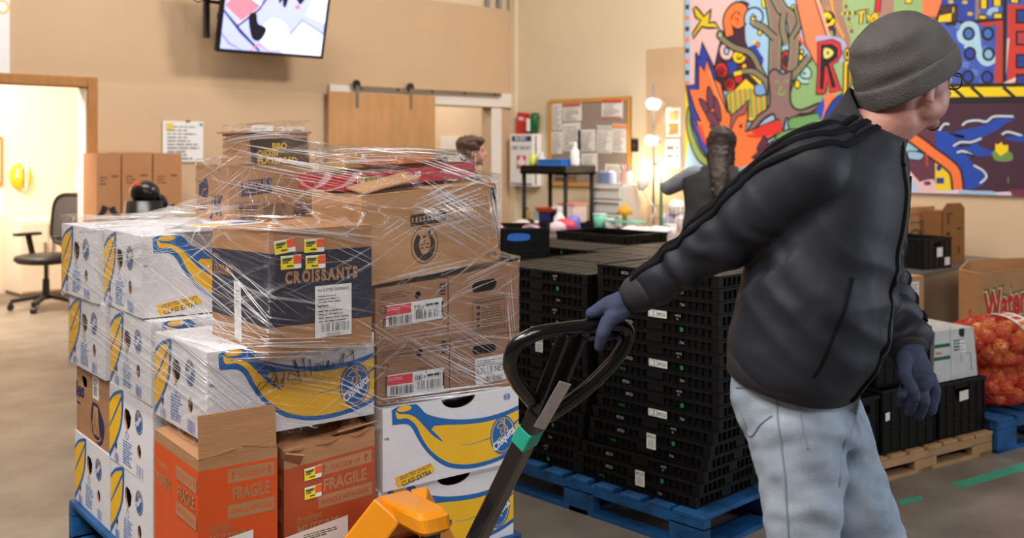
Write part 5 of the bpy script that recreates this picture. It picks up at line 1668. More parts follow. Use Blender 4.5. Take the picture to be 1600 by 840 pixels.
# first aid cabinet
f0, f1 = ons(797, 290, .14), ons(833, 209, .14)
fa = thing('first_aid_cabinet', 'white first aid cabinet with navy header and red cross on the side wall', 'cabinet', f0)
fw_ = f0.y - f1.y; fh = f1.z - f0.z
obj('body', box((0, -fw_, 0), (.14, 0, fh), None, .006), WHT, fa)
c = Canvas(); NVY = flat((34, 44, 110))
c.rect(NVY, fw_ * .08, fh * .86, fw_ * .92, fh * .96); c.text(WHT, 'BLEED', fw_ * .22, fh * .885, .055, 'l', 0, 0, .03, width=fw_ * .5); c.text(flat((90, 92, 110)), 'FIRST AID KIT', fw_ * .1, fh * .70, .06, 'l', 0, 0, .02, width=fw_ * .8)
cx_, cy_, s_ = fw_ * .5, fh * .46, fw_ * .2
c.rect(RDH, cx_ - s_, cy_ - s_, cx_ + s_, cy_ + s_); c.rect(WHT, cx_ - s_ * .36, cy_ - s_ * .85, cx_ + s_ * .36, cy_ + s_ * .85); c.rect(WHT, cx_ - s_ * .85, cy_ - s_ * .36, cx_ + s_ * .85, cy_ + s_ * .36)
c.rect(NVY, fw_ * .05, fh * .03, fw_ * .95, fh * .055)
c.build('lettering', fa, lambda a, b, o: (-.001 - o, -a, b))
obj('hinge_strip', box((.03, -fw_ - .004, .02), (.05, -fw_, fh - .02)), STEEL, fa)
r0, r1 = ons(806, 208, .10), ons(826, 169, .10)
rb = thing('red_packet', 'red upright packet standing on the first aid cabinet', 'packet', (r0.x, r0.y, f0.z + fh))
bm = bmesh.new(); bx(bm, (0, -.15, 0), (.06, 0, .26), Mat.Rotation(math.radians(5), 4, 'X')); obj('pack', bm, flat((206, 36, 36), .4), rb)
c = Canvas(); c.rect(flat((236, 200, 200)), .03, .17, .12, .21); c.build('label_print', rb, lambda a, b, o: Mat.Rotation(math.radians(5), 4, 'X') @ Vec((-.001 - o, -a, b)))
gb = thing('green_bottle', 'dark green dispenser with a white spout beside the red packet', 'bottle', (r0.x + .03, r0.y - .26, f0.z + fh))
bm = bmesh.new(); loft(bm, [(Vec((0, 0, 0)), Vec((1, 0, 0)), Vec((0, 1, 0)), .05, .05), (Vec((0, -.01, .18)), Vec((1, 0, 0)), Vec((0, 1, 0)), .055, .065), (Vec((0, -.03, .245)), Vec((1, 0, 0)), Vec((0, 1, 0)), .035, .05)], 16); obj('body', bm, flat((30, 96, 44), .35), gb, False, True)
bm = bmesh.new(); bx(bm, (-.07, .0, .03), (-.045, .05, .18), None, .006); obj('spout', bm, WHT, gb)
# black shelf cart
sc0 = floor_at(820, 460)
cx0, cy0 = 7.62, 7.74
ct = thing('shelf_cart', 'black plastic three-shelf cart before the bulletin board', 'cart', (cx0, cy0, 0))
zt = CAMZ - (258 - HOR) * 10.9 / FPX; zm = CAMZ - (343 - HOR) * 10.9 / FPX
cyl = -.66
for nm, z in (('shelf', zt - .09), ('shelf', zm - .09), ('shelf', .15)):
    bm = bmesh.new(); bx(bm, (0, cyl, z), (.46, 0, z + .02)); bx(bm, (0, cyl, z), (.02, 0, z + .09)); bx(bm, (.44, cyl, z), (.46, 0, z + .09)); bx(bm, (.02, cyl, z), (.44, cyl + .02, z + .09)); bx(bm, (.02, -.02, z), (.44, 0, z + .09)); bx(bm, (.02, cyl + .02, z + .07), (.44, -.02, z + .085))
    obj(nm, bm, BLACKP2, ct)
for xx in (.03, .43):
    for yy in (cyl + .03, -.03):
        bm = bmesh.new(); tube(bm, [(xx, yy, .1), (xx, yy, zt - .05)], .022, 8); lg_ = obj('post', bm, BLACKP2, ct, False, True)
        bm = bmesh.new(); lathe(bm, [(0, -.015), (.05, -.015), (.05, .015), (0, .015)], (xx, yy, .05), 14, (0, 1, 0)); obj('castor', bm, FB, lg_)
def bottle(label, at, r, h, m, cap=WHT, nm='bottle', spray=False, lab=None):
    b = thing(nm, label, 'bottle', at)
    bm = bmesh.new(); lathe(bm, [(0, 0), (r, 0), (r * 1.02, h * .1), (r, h * .62), (r * .45, h * .78), (r * .4, h * .84), (0, h * .84)], (0, 0, 0), 14); obj('body', bm, m, b, False, True)
    bm = bmesh.new(); lathe(bm, [(0, h * .83), (r * .5, h * .83), (r * .5, h), (0, h)], (0, 0, 0), 12)
    if spray: bar(bm, (0, 0, h * .96), (0, r * 1.5, h * .96), r * .5, h * .1)
    obj('cap', bm, cap, b)
    if lab:
        bm = bmesh.new(); lathe(bm, [(r * 1.025, h * .2), (r * 1.025, h * .5)], (0, 0, 0), 14); obj('label_band', bm, lab, b)
    return b
def oncart(px, z): # spot on a cart shelf under a photo column
    p = unproj(px, 300, 0, cx0 + .13); return (p.x, p.y, z)
bt = thing('blue_tray', 'bright blue shallow tray on top of the black cart', 'tray', oncart(873, zt))
tw2 = .34
bm = bmesh.new(); bx(bm, (-.14, -tw2 / 2, 0), (.14, tw2 / 2, .01)); bx(bm, (-.14, -tw2 / 2, .01), (-.13, tw2 / 2, .06)); bx(bm, (.13, -tw2 / 2, .01), (.14, tw2 / 2, .06)); bx(bm, (-.13, -tw2 / 2, .01), (.13, -tw2 / 2 + .01, .06)); bx(bm, (-.13, tw2 / 2 - .01, .01), (.13, tw2 / 2, .06)); obj('tray', bm, flat((30, 120, 220), .35), bt)
bm = bmesh.new(); bx(bm, (-.15, -tw2 / 2 - .01, .055), (.15, tw2 / 2 + .01, .066)); obj('lid', bm, flat((40, 130, 226), .35), bt)
bottle('lime tinted clear bottle on top of the black cart', oncart(833, zt), .045, .16, flat((206, 216, 90), .3))
bottle('small clear grey bottle beside the lime bottle on the cart', oncart(846, zt), .045, .14, flat((206, 204, 190), .3))
bottle('white spray bottle next to the blue tray on the cart', oncart(898, zt), .045, .24, WHT, WHT, 'spray_bottle', True)
def cube(name, label, cat, at, size, m, rz=0.0, lid=None, group=None):
    r = thing(name, label, cat, at, rz, group)
    obj('body', box((-size[0] / 2, -size[1] / 2, 0), (size[0] / 2, size[1] / 2, size[2]), None, min(size) * .08), m, r)
    obj('lid', box((-size[0] / 2 - .004, -size[1] / 2 - .004, size[2] * .86), (size[0] / 2 + .004, size[1] / 2 + .004, size[2] + .003), None, .002), lid or m, r)
    return r
rbg = thing('red_tool_tray', 'orange red tool tray on the middle shelf of the cart', 'tray', oncart(860, zm)); 
bm = bmesh.new(); loft(bm, [(Vec((0, 0, .10)), Vec((1, 0, 0)), Vec((0, 1, 0)), .1, .13), (Vec((0, 0, .14)), Vec((1, 0, 0)), Vec((0, 1, 0)),   .12, .17)], 20, 4); obj('tray', bm, flat((226, 80, 40), .4), rbg, False, False); bm = bmesh.new(); bx(bm, (-.08, -.06, 0), (.08, .08, .11)); obj('stand_box', bm, flat((40, 44, 110)), rbg)
cube('white_carton', 'pinkish white box on the middle shelf of the cart', 'box', oncart(895, zm), (.2, .22, .20), flat((238, 214, 208)), 0, flat((226, 150, 140)))
cube('small_carton', 'grey small box between tray and white box on the cart', 'box', oncart(862, zm + .0) if False else (cx0 + .1, oncart(845, 0)[1], zm), (.10, .08, .10), flat((190, 190, 196)))
bottle('red topped bottle at the far end of the middle cart shelf', (cx0 + .1, oncart(826, 0)[1], zm), .04, .13, flat((200, 170, 60)), flat((200, 40, 40)))

# worktop along the side wall with drawers, lamp and baskets
kz = CAMZ - (362 - HOR) * 10.2 / FPX
kt = thing('work_counter', 'cream worktop along the side wall under the lamps', 'counter', (7.75, 6.62, 0))
obj('worktop', box((0, -2.6, kz - .04), (.82, 0, kz), None, .005), mat('counter_cream', (222, 206, 184), .5), kt)
for yy in (-2.55, -1.3, -.05): obj('leg', box((.05, yy - .02, 0), (.78, yy + .02, kz - .04)), mat('counter_cream'), kt)
def oncount(px, dx=.3):
    p = unproj(px, 340, 0, 7.75 + dx); return Vec((p.x, p.y, kz))
dr = oncount(962, .52)
du = thing('drawer_tower', 'clear plastic drawer unit with chrome bars on the worktop', 'drawers', dr)
HD = .46; wd = .42
obj('case', box((-.14, -wd / 2, 0), (.16, wd / 2, HD)), mat('frosted_plastic', (206, 206, 200), .25), du)
for i in range(3):
    d_ = obj('drawer', box((-.165, -wd / 2 + .015, .02 + i * .145), (-.13, wd / 2 - .015, .145 + i * .145), None, .004), mat('frosted_plastic', None) if False else flat((222, 220, 214), .25), du)
    obj('handle_bar', box((-.178, -wd / 2 + .03, .115 + i * .145), (-.165, wd / 2 - .03, .128 + i * .145)), CHROME, d_)
o = thing('blue_box', 'pale blue little box on top of the drawer unit', 'box', Vec((dr.x, dr.y + .12, dr.z + HD))); obj('body', box((-.06, -.08, 0), (.06, .08, .12), None, .004), flat((130, 146, 190)), o); obj('insert', box((-.04, -.06, .12), (.04, .06, .135)), flat((220, 220, 240)), o)
o = thing('pen_pot', 'pink pen pot with markers on top of the drawer unit', 'pen pot', Vec((dr.x, dr.y - .14, dr.z + HD))); bm = bmesh.new(); lathe(bm, [(0, 0), (.055, 0), (.06, .13), (0, .12)], (0, 0, 0), 14); obj('pot', bm, flat((240, 190, 176)), o)
for q in range(3): bm = bmesh.new(); tube(bm, [(0, .01 * q, .05), (.01, .05 * (q - .4), .2)], .008, 6); obj('marker', bm, flat(((60, 60, 140), (180, 40, 40), (40, 40, 40))[q]), o)
p = oncount(976, .12); o = thing('yellow_funnel', 'yellow funnel shaped holder on the worktop', 'funnel', p); bm = bmesh.new(); lathe(bm, [(0, .0), (.02, 0), (.025, .05), (.09, .06), (.05, .12), (.0, .17)], (0, 0, .12), 14); obj('cone', bm, flat((236, 170, 40)), o, False, True); bm = bmesh.new(); bx(bm, (-.1, -.2, .10), (.1, .2, .118), None, .004); obj('mint_shelf', bm, flat((140, 214, 190)), o); bm = bmesh.new(); bx(bm, (-.02, -.02, 0), (.02, .02, .1)); obj('stem', bm, WHT, o)
p = oncount(938, .1); o = thing('mint_cup', 'mint green cup on the worktop below the drawers', 'cup', p); bm = bmesh.new(); lathe(bm, [(0, 0), (.06, 0), (.072, .17), (.066, .17), (.056, .01), (0, .01)], (0, 0, 0), 16); obj('cup', bm, flat((120, 210, 180), .4), o, False, True); bm = bmesh.new(); lathe(bm, [(.0735, .165), (.075, .17), (.0735, .175)], (0, 0, 0), 16); obj('rim', bm, WHT, o)
for i, (px, r, h, lab) in enumerate(((954, .06, .13, 'white paper bowl leaning on the worktop'), (1000, .10, .06, 'white low tub on the worktop right of the bowl'), (1048, .06, .11, 'white mug on the worktop beside the green pole'))):
    p = oncount(px, .08); o = thing('white_tub', lab, 'tub', p); bm = bmesh.new(); lathe(bm, [(0, 0), (r * .8, 0), (r, h), (r * .94, h), (r * .76, .01), (0, .01)], (0, 0, 0), 16); obj('tub', bm, WHT, o, False, True); bm = bmesh.new(); lathe(bm, [(r * 1.0, h - .01), (r * 1.06, h - .004), (r * 1.0, h + .004)], (0, 0, 0), 16); obj('rim', bm, WHT, o)
# wire basket with bags
p = oncount(1056, .45); o = thing('wire_basket', 'chrome wire basket with white bags on the worktop', 'basket', p)
for z in (.02, .14, .26):
    bm = bmesh.new(); tube(bm, [(-.16, -.2, z), (.16, -.2, z), (.16, .2, z), (-.16, .2, z)], .006, 6, True); obj('wire_ring', bm, CHROME, o)
for q in range(9):
    bm = bmesh.new(); y = -.2 + .05 * q; tube(bm, [(-.16, y, .26), (-.16, y, .02), (.16, y, .02), (.16, y, .26)], .004, 5); obj('wire', bm, CHROME, o)
for i, (dy, dz, cc) in enumerate(((-.1, .03, (236, 232, 236)), (.08, .03, (196, 200, 226)), (-.02, .17, (246, 244, 240)))):
    bm = bmesh.new(); ell(bm, (0, 0, .08), (.12, .09, .08), None, 12)
    for v in bm.verts: v.co += v.normal * .02 * mnoise.noise(v.co * 20 + Vec((i, 0, 0)))
    b = obj('plastic_bag', bm, flat(cc, .35), None, False, True); b.location = p + Vec((0, dy, dz)); tag(b, ['white plastic bag low in the wire basket, near end', 'bluish plastic bag low in the wire basket, far end', 'white plastic bag on top in the wire basket'][i], 'bag', 'bags in the wire basket')
# green pole of a broom
p0, p1 = ons(1036, 392, .9), ons(1033, 272, .9)
o = thing('broom', 'upright green broom pole with white tip by the worktop', 'broom', (p1.x, p1.y, 0)); bm = bmesh.new(); tube(bm, [(0, 0, .12), (0, 0, p1.z - .08)], .016, 8); obj('pole', bm, flat((14, 110, 50), .4), o, False, True); bm = bmesh.new(); tube(bm, [(0, 0, p1.z - .09), (0, 0, p1.z)], .014, 8); obj('tip', bm, WHT, o); bm = bmesh.new(); bx(bm, (-.05, -.15, 0), (.05, .15, .13), None, .01); obj('brush_head', bm, flat((40, 90, 50)), o)
# picture prints by the mural
for a, b, c_, d_, lab, sd_ in ((1043, 168, 1064, 214, 'white sheet with two autumn photos beside the mural', 3), (1041, 217, 1066, 262, 'plain white sheet with dark edge hung below the photo sheet', 4)):
    def ex(c, w, h, sd_=sd_):
        if sd_ == 3: c.rect(flat((206, 130, 70)), w * .2, h * .1, w * .9, h * .48); c.rect(flat((226, 170, 110)), w * .2, h * .55, w * .9, h * .9)
        else: c.rect(flat((70, 60, 54)), w * .94, 0, w * 1.0, h)
    paper(lab, a, b, c_, d_, 's', None, sd_, 'wall_sheet', 'paper', None, WHT, .014, 0, 3, ex, .02)
s0_, s1_ = ons(988, 237), ons(998, 217)
o = thing('light_switch', 'black light switch plate between board and lamp pole', 'switch', s0_); obj('plate', box((-.012, -(s0_.y - s1_.y), 0), (0, 0, s1_.z - s0_.z), None, .003), INK, o); obj('toggle', box((-.022, -(s0_.y - s1_.y) * .6, .05), (-.012, -(s0_.y - s1_.y) * .4, .09)), STEEL, o)
# lamp pole with spot heads
lp_ = ons(1021, 132, .22)
lt = thing('lamp_pole', 'white pole lamp with three glowing spot heads by the mural', 'lamp', (lp_.x, lp_.y, kz))
bm = bmesh.new(); tube(bm, [(0, 0, 0), (0, 0, lp_.z - kz)], .014, 10); obj('pole', bm, flat((150, 144, 138)), lt, False, True)
bm = bmesh.new(); lathe(bm, [(0, 0), (.11, 0), (.10, .02), (0, .025)], (0, 0, 0), 18); obj('foot', bm, WHITEP, lt)
for i, (px, py, r) in enumerate(((1018, 162, .055), (1015, 219, .05), (1010, 256, .035))):
    q = unproj(px, py, 0, XS - .30) - Vec(lt.location)
    bm = bmesh.new(); bar(bm, (0, 0, q.z), (q.x * .4, q.y * .4, q.z), .02, .02); lathe(bm, [(r * .5, -.10), (r * .9, -.04), (r * .95, .0)], (q.x + .08, q.y, q.z), 16, (-1, 0, 0)); hd_ = obj('spot_head', bm, WHITEP, lt)
    bm = bmesh.new(); ell(bm, q, (r, r, r), None, 14); obj('bulb', bm, glow((255, 240, 214), 9), hd_, False, True)
bw = Vec(lt.location)
spot('spot_head_light_1', unproj(1022, 166, 0, XS - .22), ons(1062, 190), 42, 80, (1, .82, .6), .6)
spot('spot_head_light_2', unproj(1022, 222, 0, XS - .22), ons(1052, 246), 36, 80, (1, .82, .6), .6)
# desk lamp
dl = oncount(1010, .35)
o = thing('desk_lamp', 'white clip desk lamp shining on the wall beside the board', 'lamp', dl)
hq = unproj(1003, 290, 0, XS - .28) - dl
bm = bmesh.new(); lathe(bm, [(0, 0), (.08, 0), (.08, .02), (0, .025)], (0, 0, 0), 16); obj('base', bm, WHITEP, o)
bm = bmesh.new(); tube(bm, [(0, 0, .02), (.02, -.1, .22), (hq.x, hq.y, hq.z - .03)], .01, 8); obj('arm', bm, WHITEP, o, False, True)
bm = bmesh.new(); lathe(bm, [(.03, -.05), (.06, .0), (.08, .06)], hq, 16, (.6, .2, .8)); sh_ = obj('shade', bm, WHITEP, o, False, True)
bm = bmesh.new(); ell(bm, hq + Vec((.02, .0, .05)), (.05, .05, .05), None, 12); obj('bulb', bm, glow((255, 236, 200), 9), sh_, False, True)
point('desk_lamp_light', dl + hq + Vec((.06, .02, .11)), 14, (1, .8, .55), .05)
# folding table in front with odds and ends
kz2 = .80
ft = thing('folding_table', 'grey folding table with clutter behind the crate stacks', 'table', (6.0, 5.84, 0))
obj('table_top', box((0, -1.42, kz2 - .04), (.76, 0, kz2), None, .008), mat('table_grey', (132, 126, 130), .45), ft)
for xx in (.06, .70):
    for yy in (-1.36, -.06): obj('leg', box((xx - .015, yy - .015, 0), (xx + .015, yy + .015, kz2 - .04)), STEEL, ft)
def onft(px, dx): p = unproj(px, 360, 0, 6.0 + dx); return Vec((p.x, p.y, kz2))
for i, (px, dx, sz, cc, lab) in enumerate(((872, .1, (.09, .07, .05), (226, 200, 206), 'pale pink crumpled wrap at the end of the folding table'), (884, .18, (.07, .1, .06), (214, 70, 100), 'red pink toy like bundle on the folding table'), (896, .3, (.06, .06, .07), (120, 120, 200), 'violet little pouch on the folding table'), (1000, .5, (.14, .2, .03), (236, 234, 232), 'flat white paper heap on the folding table'), (1030, .5, (.1, .1, .04), (226, 226, 232), 'white folded bag on the folding table near the pole'))):
    bm = bmesh.new(); ell(bm, (0, 0, sz[2]), sz, None, 12)
    for v in bm.verts: v.co += v.normal * .02 * mnoise.noise(v.co * 25 + Vec((i * 3, 0, 0)))
    o = obj('soft_bundle', bm, flat(cc, .5), None, False, True); o.location = onft(px, dx); tag(o, lab, 'bundle')
cube('blue_case', 'small blue case on the folding table, far one', 'case', onft(945, .12), (.12, .14, .04), flat((50, 110, 190), .4)); cube('blue_case', 'small blue case on the folding table, near one', 'case', onft(968, .12), (.12, .14, .035), flat((60, 100, 170), .4))
# dark tote on the floor and white spray bottle in front of the cart
tt = V(790, 350, 7.4)
tote = thing('dark_bin', 'long dark bin below the shelf cart', 'bin', (7.0, 6.9, 0)); 
bm = bmesh.new(); bx(bm, (0, -1.0, 0), (.45, .55, .64), None, .01); obj('body', bm, BLACKP, tote); bm = bmesh.new(); bx(bm, (-.01, -1.01, .62), (.46, .56, .66), None, .006); obj('lid', bm, BLACKP2, tote)
p = unproj(874, 345, 0, 7.2); bottle('white spray bottle with blue collar standing on the dark bin', (p.x, p.y, .66), .055, .28, WHT, WHT, 'spray_bottle', True, flat((40, 60, 160)))
p = unproj(838, 345, 0, 7.2); bottle('small jar with red label on the dark bin', (p.x, p.y, .66), .05, .13, flat((226, 220, 210)), WHT, 'jar', False, flat((210, 90, 60)))
bm = bmesh.new(); ell(bm, (0, 0, .06), (.1, .12, .07), None, 12)
for v in bm.verts: v.co += v.normal * .03 * mnoise.noise(v.co * 14)
p = unproj(814, 345, 0, 7.2); o = obj('crumpled_bag', bm, flat((220, 212, 208), .4), None, False, True); o.location = (p.x, p.y, .66); tag(o, 'crumpled white bag on the dark bin', 'bag')
# pipes in the corner above the tan wall
for q, px in enumerate((766, 784)):
    pp = unproj(px, 4, 1, YB - .02); bm = bmesh.new(); tube(bm, [(pp.x, YB + .02, ztan), (pp.x, YB + .02, 5.1)], .028, 10); o = obj('conduit_pipe', bm, flat((170, 168, 164), .4), None, False, True); tag(o, ['grey conduit pipe above the tan wall, farther from the corner', 'grey conduit pipe above the tan wall, nearer the corner'][q], 'pipe')
# corridor things
p0c, p1c = unproj(690, 262, 0, XS), unproj(722, 214, 0, XS)
o = thing('white_board', 'white board on the corridor wall behind the walking man', 'board', p0c); obj('sheet', box((-.02, p1c.y - p0c.y, 0), (0, 0, p1c.z - p0c.z), None, .003), WHT, o); obj('tray', box((-.05, p1c.y - p0c.y + .02, -.02), (0, -.02, 0)), STEEL, o)
# ------------------------------------------------------------------ painted mural on three boards
MY = lambda px, py: us(px, py)
mur = thing('mural', 'bright painted mural with tree, phoenix and river on the side wall', 'mural', (XS - .012, us(1073, 303).y, us(1500, 303).z))
mo = Vec(mur.location)
y_l = mo.y; y_r = us(1690, 200).y; zb_, zt_ = mo.z, mo.z + 2.44
seams = [y_l, us(1268, 200).y, us(1465, 200).y, y_r]
for a, b in zip(seams, seams[1:]):
    obj('board', box((-.018, b - y_l + .001, 0), (0, a - y_l - .001, zt_ - zb_), None, .001), PAPER, mur)
OUT = flat((38, 28, 32))
def wpt(p):
    """a point of the painted picture, surveyed in photo pixels, in metres on the board (x along the wall, y up)"""
    q = us(p[0], p[1]); return (y_l - q.y, q.z - zb_)
class Mural(Canvas):
    def build_on(s, name):
        W_, H_ = y_l - y_r, zt_ - zb_
        for k, (m, vs, fs) in enumerate(s.items):
            s.items[k] = (m, [(min(max(a, .002), W_ - .002), min(max(b, .002), H_ - .002)) for a, b in vs], fs)
        return s.build(name, mur, lambda a, b, o: (-.018 - o, -a, b), 5e-5, 2e-4)
    def P(s, col, pts, sm=0, ow=0.0):
        if sm: pts = smooth_path(pts, sm, True)
        q = [wpt(p) for p in pts]
        s.poly(flat(col), q)
        if ow: s.stroke(OUT, q, ow, closed=True)
    def S(s, col, pts, w, sm=5, ow=0.0, taper=None, closed=False):
        if sm: pts = smooth_path(pts, sm, closed)
        q = [wpt(p) for p in pts]
        if ow: s.stroke(OUT, q, w + 2 * ow, closed=closed, taper=taper)
        s.stroke(flat(col), q, w, closed=closed, taper=taper)
    def D(s, col, c, rx, ry=None, ow=0.0):
        ry = ry or rx
        s.P(col, [(c[0] + rx * math.cos(t), c[1] + ry * math.sin(t)) for t in (2 * PI * k / 22 for k in range(22))], 0, ow)
    def swirl(s, col, c, r, w, turns=1.4, a0=0.0, ow=.008):
        s.S(col, [(c[0] + r * (1 - .8 * t) * math.cos(a0 + turns * 2 * PI * t), c[1] + r * (1 - .8 * t) * math.sin(a0 + turns * 2 * PI * t)) for t in (k / 22 for k in range(23))], w, 0, ow)
    def R(s, col, x0, y0, x1, y1, ow=0.0): s.P(col, [(x0, y0), (x1, y0), (x1, y1), (x0, y1)], 0, ow)
PINK, SKY, GRNL, PUR, ORG, REDM, YLM, NAV, MBR = (232, 192, 190), (158, 196, 226), (146, 180, 118), (66, 36, 52), (244, 122, 62), (206, 40, 42), (244, 208, 30), (36, 62, 160), (146, 114, 108)
m = Mural()
m.R((138, 176, 116), 1240, -220, 1464, 340); m.R((120, 84, 96), 1330, 170, 1464, 340); m.P((150, 112, 96), [(1300, 190), (1340, 170), (1400, 220), (1380, 330), (1290, 330)], 3); m.R(SKY, 1060, -220, 1268, 340); m.R(PINK, 1081, -220, 1150, 134); m.R(SKY, 1070, -220, 1081, 134)
for q in range(12): m.S((236, 130, 80) if q % 2 else (50, 44, 60), [(1077, -60 + q * 17), (1076, -53 + q * 17)], .05, 0)
m.P((240, 214, 60), [(1070, 134), (1082, 160), (1083, 240), (1070, 262)]); m.R((220, 226, 236), 1070, 262, 1140, 340)
m.P(SKY, [(1080, 222), (1092, 222), (1112, 256), (1100, 290), (1074, 290), (1072, 270)], 4)
# dark curls above the fire
m.P(PUR, [(1132, 52), (1138, 20), (1158, 2), (1176, 8), (1184, 30), (1170, 52), (1178, 70), (1190, 96), (1186, 130), (1150, 140), (1120, 140), (1118, 110), (1126, 70)], 4)
m.P(SKY, [(1172, 10), (1196, 0), (1240, -20), (1240, 130), (1192, 118), (1184, 90), (1168, 64)], 3)
m.P(NAV, [(1166, 76), (1182, 70), (1196, 92), (1192, 112), (1178, 92)]); m.P(NAV, [(1140, 96), (1154, 98), (1152, 116), (1138, 114)])
m.S(ORG, [(1143, 56), (1140, 30), (1150, 14), (1162, 14), (1165, 28), (1156, 38), (1150, 30), (1156, 22)], .085, 6, .02)
m.D(PINK, (1138, 80), 11.5, 15, .02); m.D(SKY, (1138, 80), 4, 5.5, .015)
m.swirl(SKY, (1182, 28), 12, .06, 1.3, 2.4, .02); m.D(YLM, (1179, 30), 3.2, 3.4, .012)
m.D((120, 150, 100), (1128, 55), 5, 7, .02); m.D(PINK, (1128, 55), 1.6, 2.6)
m.D(YLM, (1190, 51), 3.4, 4.6, .014); m.P(YLM, [(1192, -4), (1204, -2), (1208, 18), (1194, 12)], 0, .014)
m.swirl(YLM, (1157, 88), 8, .045, 1.4, 0, .01); m.D(ORG, (1166, 104), 5, 6, .02); m.D(YLM, (1166, 104), 2, 2.6)
m.D(REDM, (1130, 110), 10.5, 13, .02); m.swirl((150, 24, 30), (1130, 112), 6, .03, 1.4, 1)
m.D(REDM, (1143, 132), 9.5, 11, .02); m.swirl((150, 24, 30), (1142, 131), 5.5, .03, 1.4, 2); m.D(REDM, (1157, 123), 7, 8, .018); m.D((150, 30, 34), (1174, 134), 6, 7, .02)
m.D(YLM, (1182, 66), 2.4, 3); m.D(ORG, (1187, 70), 3, 4, .01)
# bird
m.P((226, 196, 30), [(1086, 14), (1090, 11), (1096, 17), (1103, 26), (1109, 20), (1114, 14), (1112, 30), (1110, 36), (1120, 35), (1127, 45), (1118, 44), (1108, 44), (1100, 42), (1092, 52), (1086, 61), (1085, 53), (1092, 42), (1098, 32), (1090, 28)], 0, .022)
# yellow building with dotted stripes
m.P((240, 204, 40), [(1138, 148), (1150, 140), (1168, 122), (1180, 132), (1206, 142), (1204, 176), (1178, 190), (1142, 184)], 0, .02)
for q in range(8): m.S((120, 156, 90), [(1143 + q * 8, 142 - q * 1.0), (1146 + q * 8, 184)], .03, 0); m.S((226, 110, 50), [(1147 + q * 8, 140), (1150 + q * 8, 182)], .012, 0)
m.P((120, 160, 210), [(1184, 132), (1200, 130), (1206, 142), (1192, 150), (1182, 146)], 3, .016); m.S(YLM, [(1150, 116), (1166, 113), (1178, 116), (1192, 130)], .04, 4, .012)
# green hill
m.P((138, 176, 116), [(1236, 108), (1268, 96), (1280, 160), (1262, 168), (1236, 178), (1225, 200), (1230, 120)], 0)
m.swirl((160, 206, 196), (1260, 116), 11, .05, 1.5, 1, .014); m.D(YLM, (1249, 132), 4.2, 6.5, .014)
m.D(REDM, (1231, 95), 8, 16, .02); m.D(PUR, (1230, 95), 5, 10)
for (x, y, r) in ((1250, 68, 4.5), (1256, 81, 3), (1254, 90, 4), (1243, 30, 4.5)): m.D(YLM, (x, y), r, r * 1.2, .014)
m.P(YLM, [(1239, 12), (1246, 10), (1252, 42), (1244, 50), (1240, 30)], 3, .014)
# tree
BR = (140, 110, 106)
for pts, w in (([(1206, 170), (1204, 140), (1190, 108), (1176, 84), (1150, 74), (1130, 60)], .05), ([(1212, 150), (1214, 90), (1214, 40), (1206, -10)], .17), ([(1228, 150), (1240, 110), (1244, 70), (1240, 30), (1226, 16), (1214, -6)], .13), ([(1214, 60), (1196, 44), (1180, 36)], .06), ([(1232, 130), (1252, 108), (1268, 88)], .06), ([(1232, 70), (1226, 44), (1228, 20)], .06), ([(1198, 124), (1180, 112), (1162, 112)], .045), ([(1240, 60), (1252, 36), (1246, 10)], .04)):
    m.S((128, 150, 98), pts, w * .62 + .012, 6, .016); m.S(BR, pts, w * .5, 6)
m.P(BR, [(1204, 118), (1214, 108), (1226, 116), (1240, 112), (1238, 140), (1240, 164), (1256, 172), (1288, 160), (1270, 176), (1248, 180), (1264, 196), (1244, 194), (1232, 184), (1226, 204), (1216, 192), (1212, 178), (1196, 186), (1180, 204), (1170, 206), (1186, 182), (1204, 168), (1206, 146)], 3, .02)
m.S((128, 150, 98), [(1214, 130), (1218, 126), (1222, 131)], .016, 3); m.S((128, 150, 98), [(1228, 131), (1232, 126), (1236, 130)], .016, 3); m.S((128, 160, 98), [(1224, 134), (1220, 146), (1226, 148), (1230, 142)], .02, 4)
for pts in ([(1236, 186), (1262, 180), (1290, 176), (1300, 190), (1270, 200), (1240, 204)], [(1222, 206), (1250, 202), (1250, 214), (1216, 218)]): m.P((110, 160, 96), pts, 4, .016)
m.P((156, 190, 126), [(1236, 220), (1262, 204), (1280, 190), (1300, 196), (1268, 260), (1230, 260)], 3)
# flames: green and blue borders, orange body
m.P((136, 160, 86), [(1078, 168), (1084, 172), (1082, 192), (1092, 224), (1106, 246), (1124, 250), (1128, 262), (1104, 258), (1088, 240), (1076, 200)], 3, .016)
m.P((44, 60, 170), [(1100, 66), (1118, 104), (1130, 140), (1124, 250), (1108, 246), (1098, 228), (1086, 196), (1081, 168), (1076, 134), (1090, 132), (1091, 82), (1096, 92)], 0, .022)
m.P(ORG, [(1095, 100), (1104, 112), (1108, 92), (1118, 122), (1130, 130), (1138, 166), (1146, 182), (1150, 178), (1162, 168), (1173, 156), (1172, 184), (1168, 206), (1190, 198), (1220, 186), (1226, 204), (1206, 216), (1196, 220), (1190, 236), (1184, 250), (1188, 262), (1176, 276), (1166, 268), (1160, 290), (1112, 290), (1124, 250), (1112, 236), (1100, 214), (1090, 186), (1098, 190), (1088, 168), (1080, 140), (1095, 140)], 0, .02)
m.S((222, 60, 36), [(1096, 196), (1106, 222), (1124, 240)], .05, 4, 0, (1, .3)); m.S((222, 60, 36), [(1170, 212), (1196, 212), (1224, 200)], .06, 4, 0, (.4, 1)); m.P((220, 50, 40), [(1176, 206), (1218, 188), (1225, 202), (1200, 212)], 2)
m.S((244, 160, 110), [(1112, 108), (1122, 140), (1136, 170)], .03, 4); m.S(OUT, [(1112, 104), (1124, 140), (1140, 176)], .014, 4)
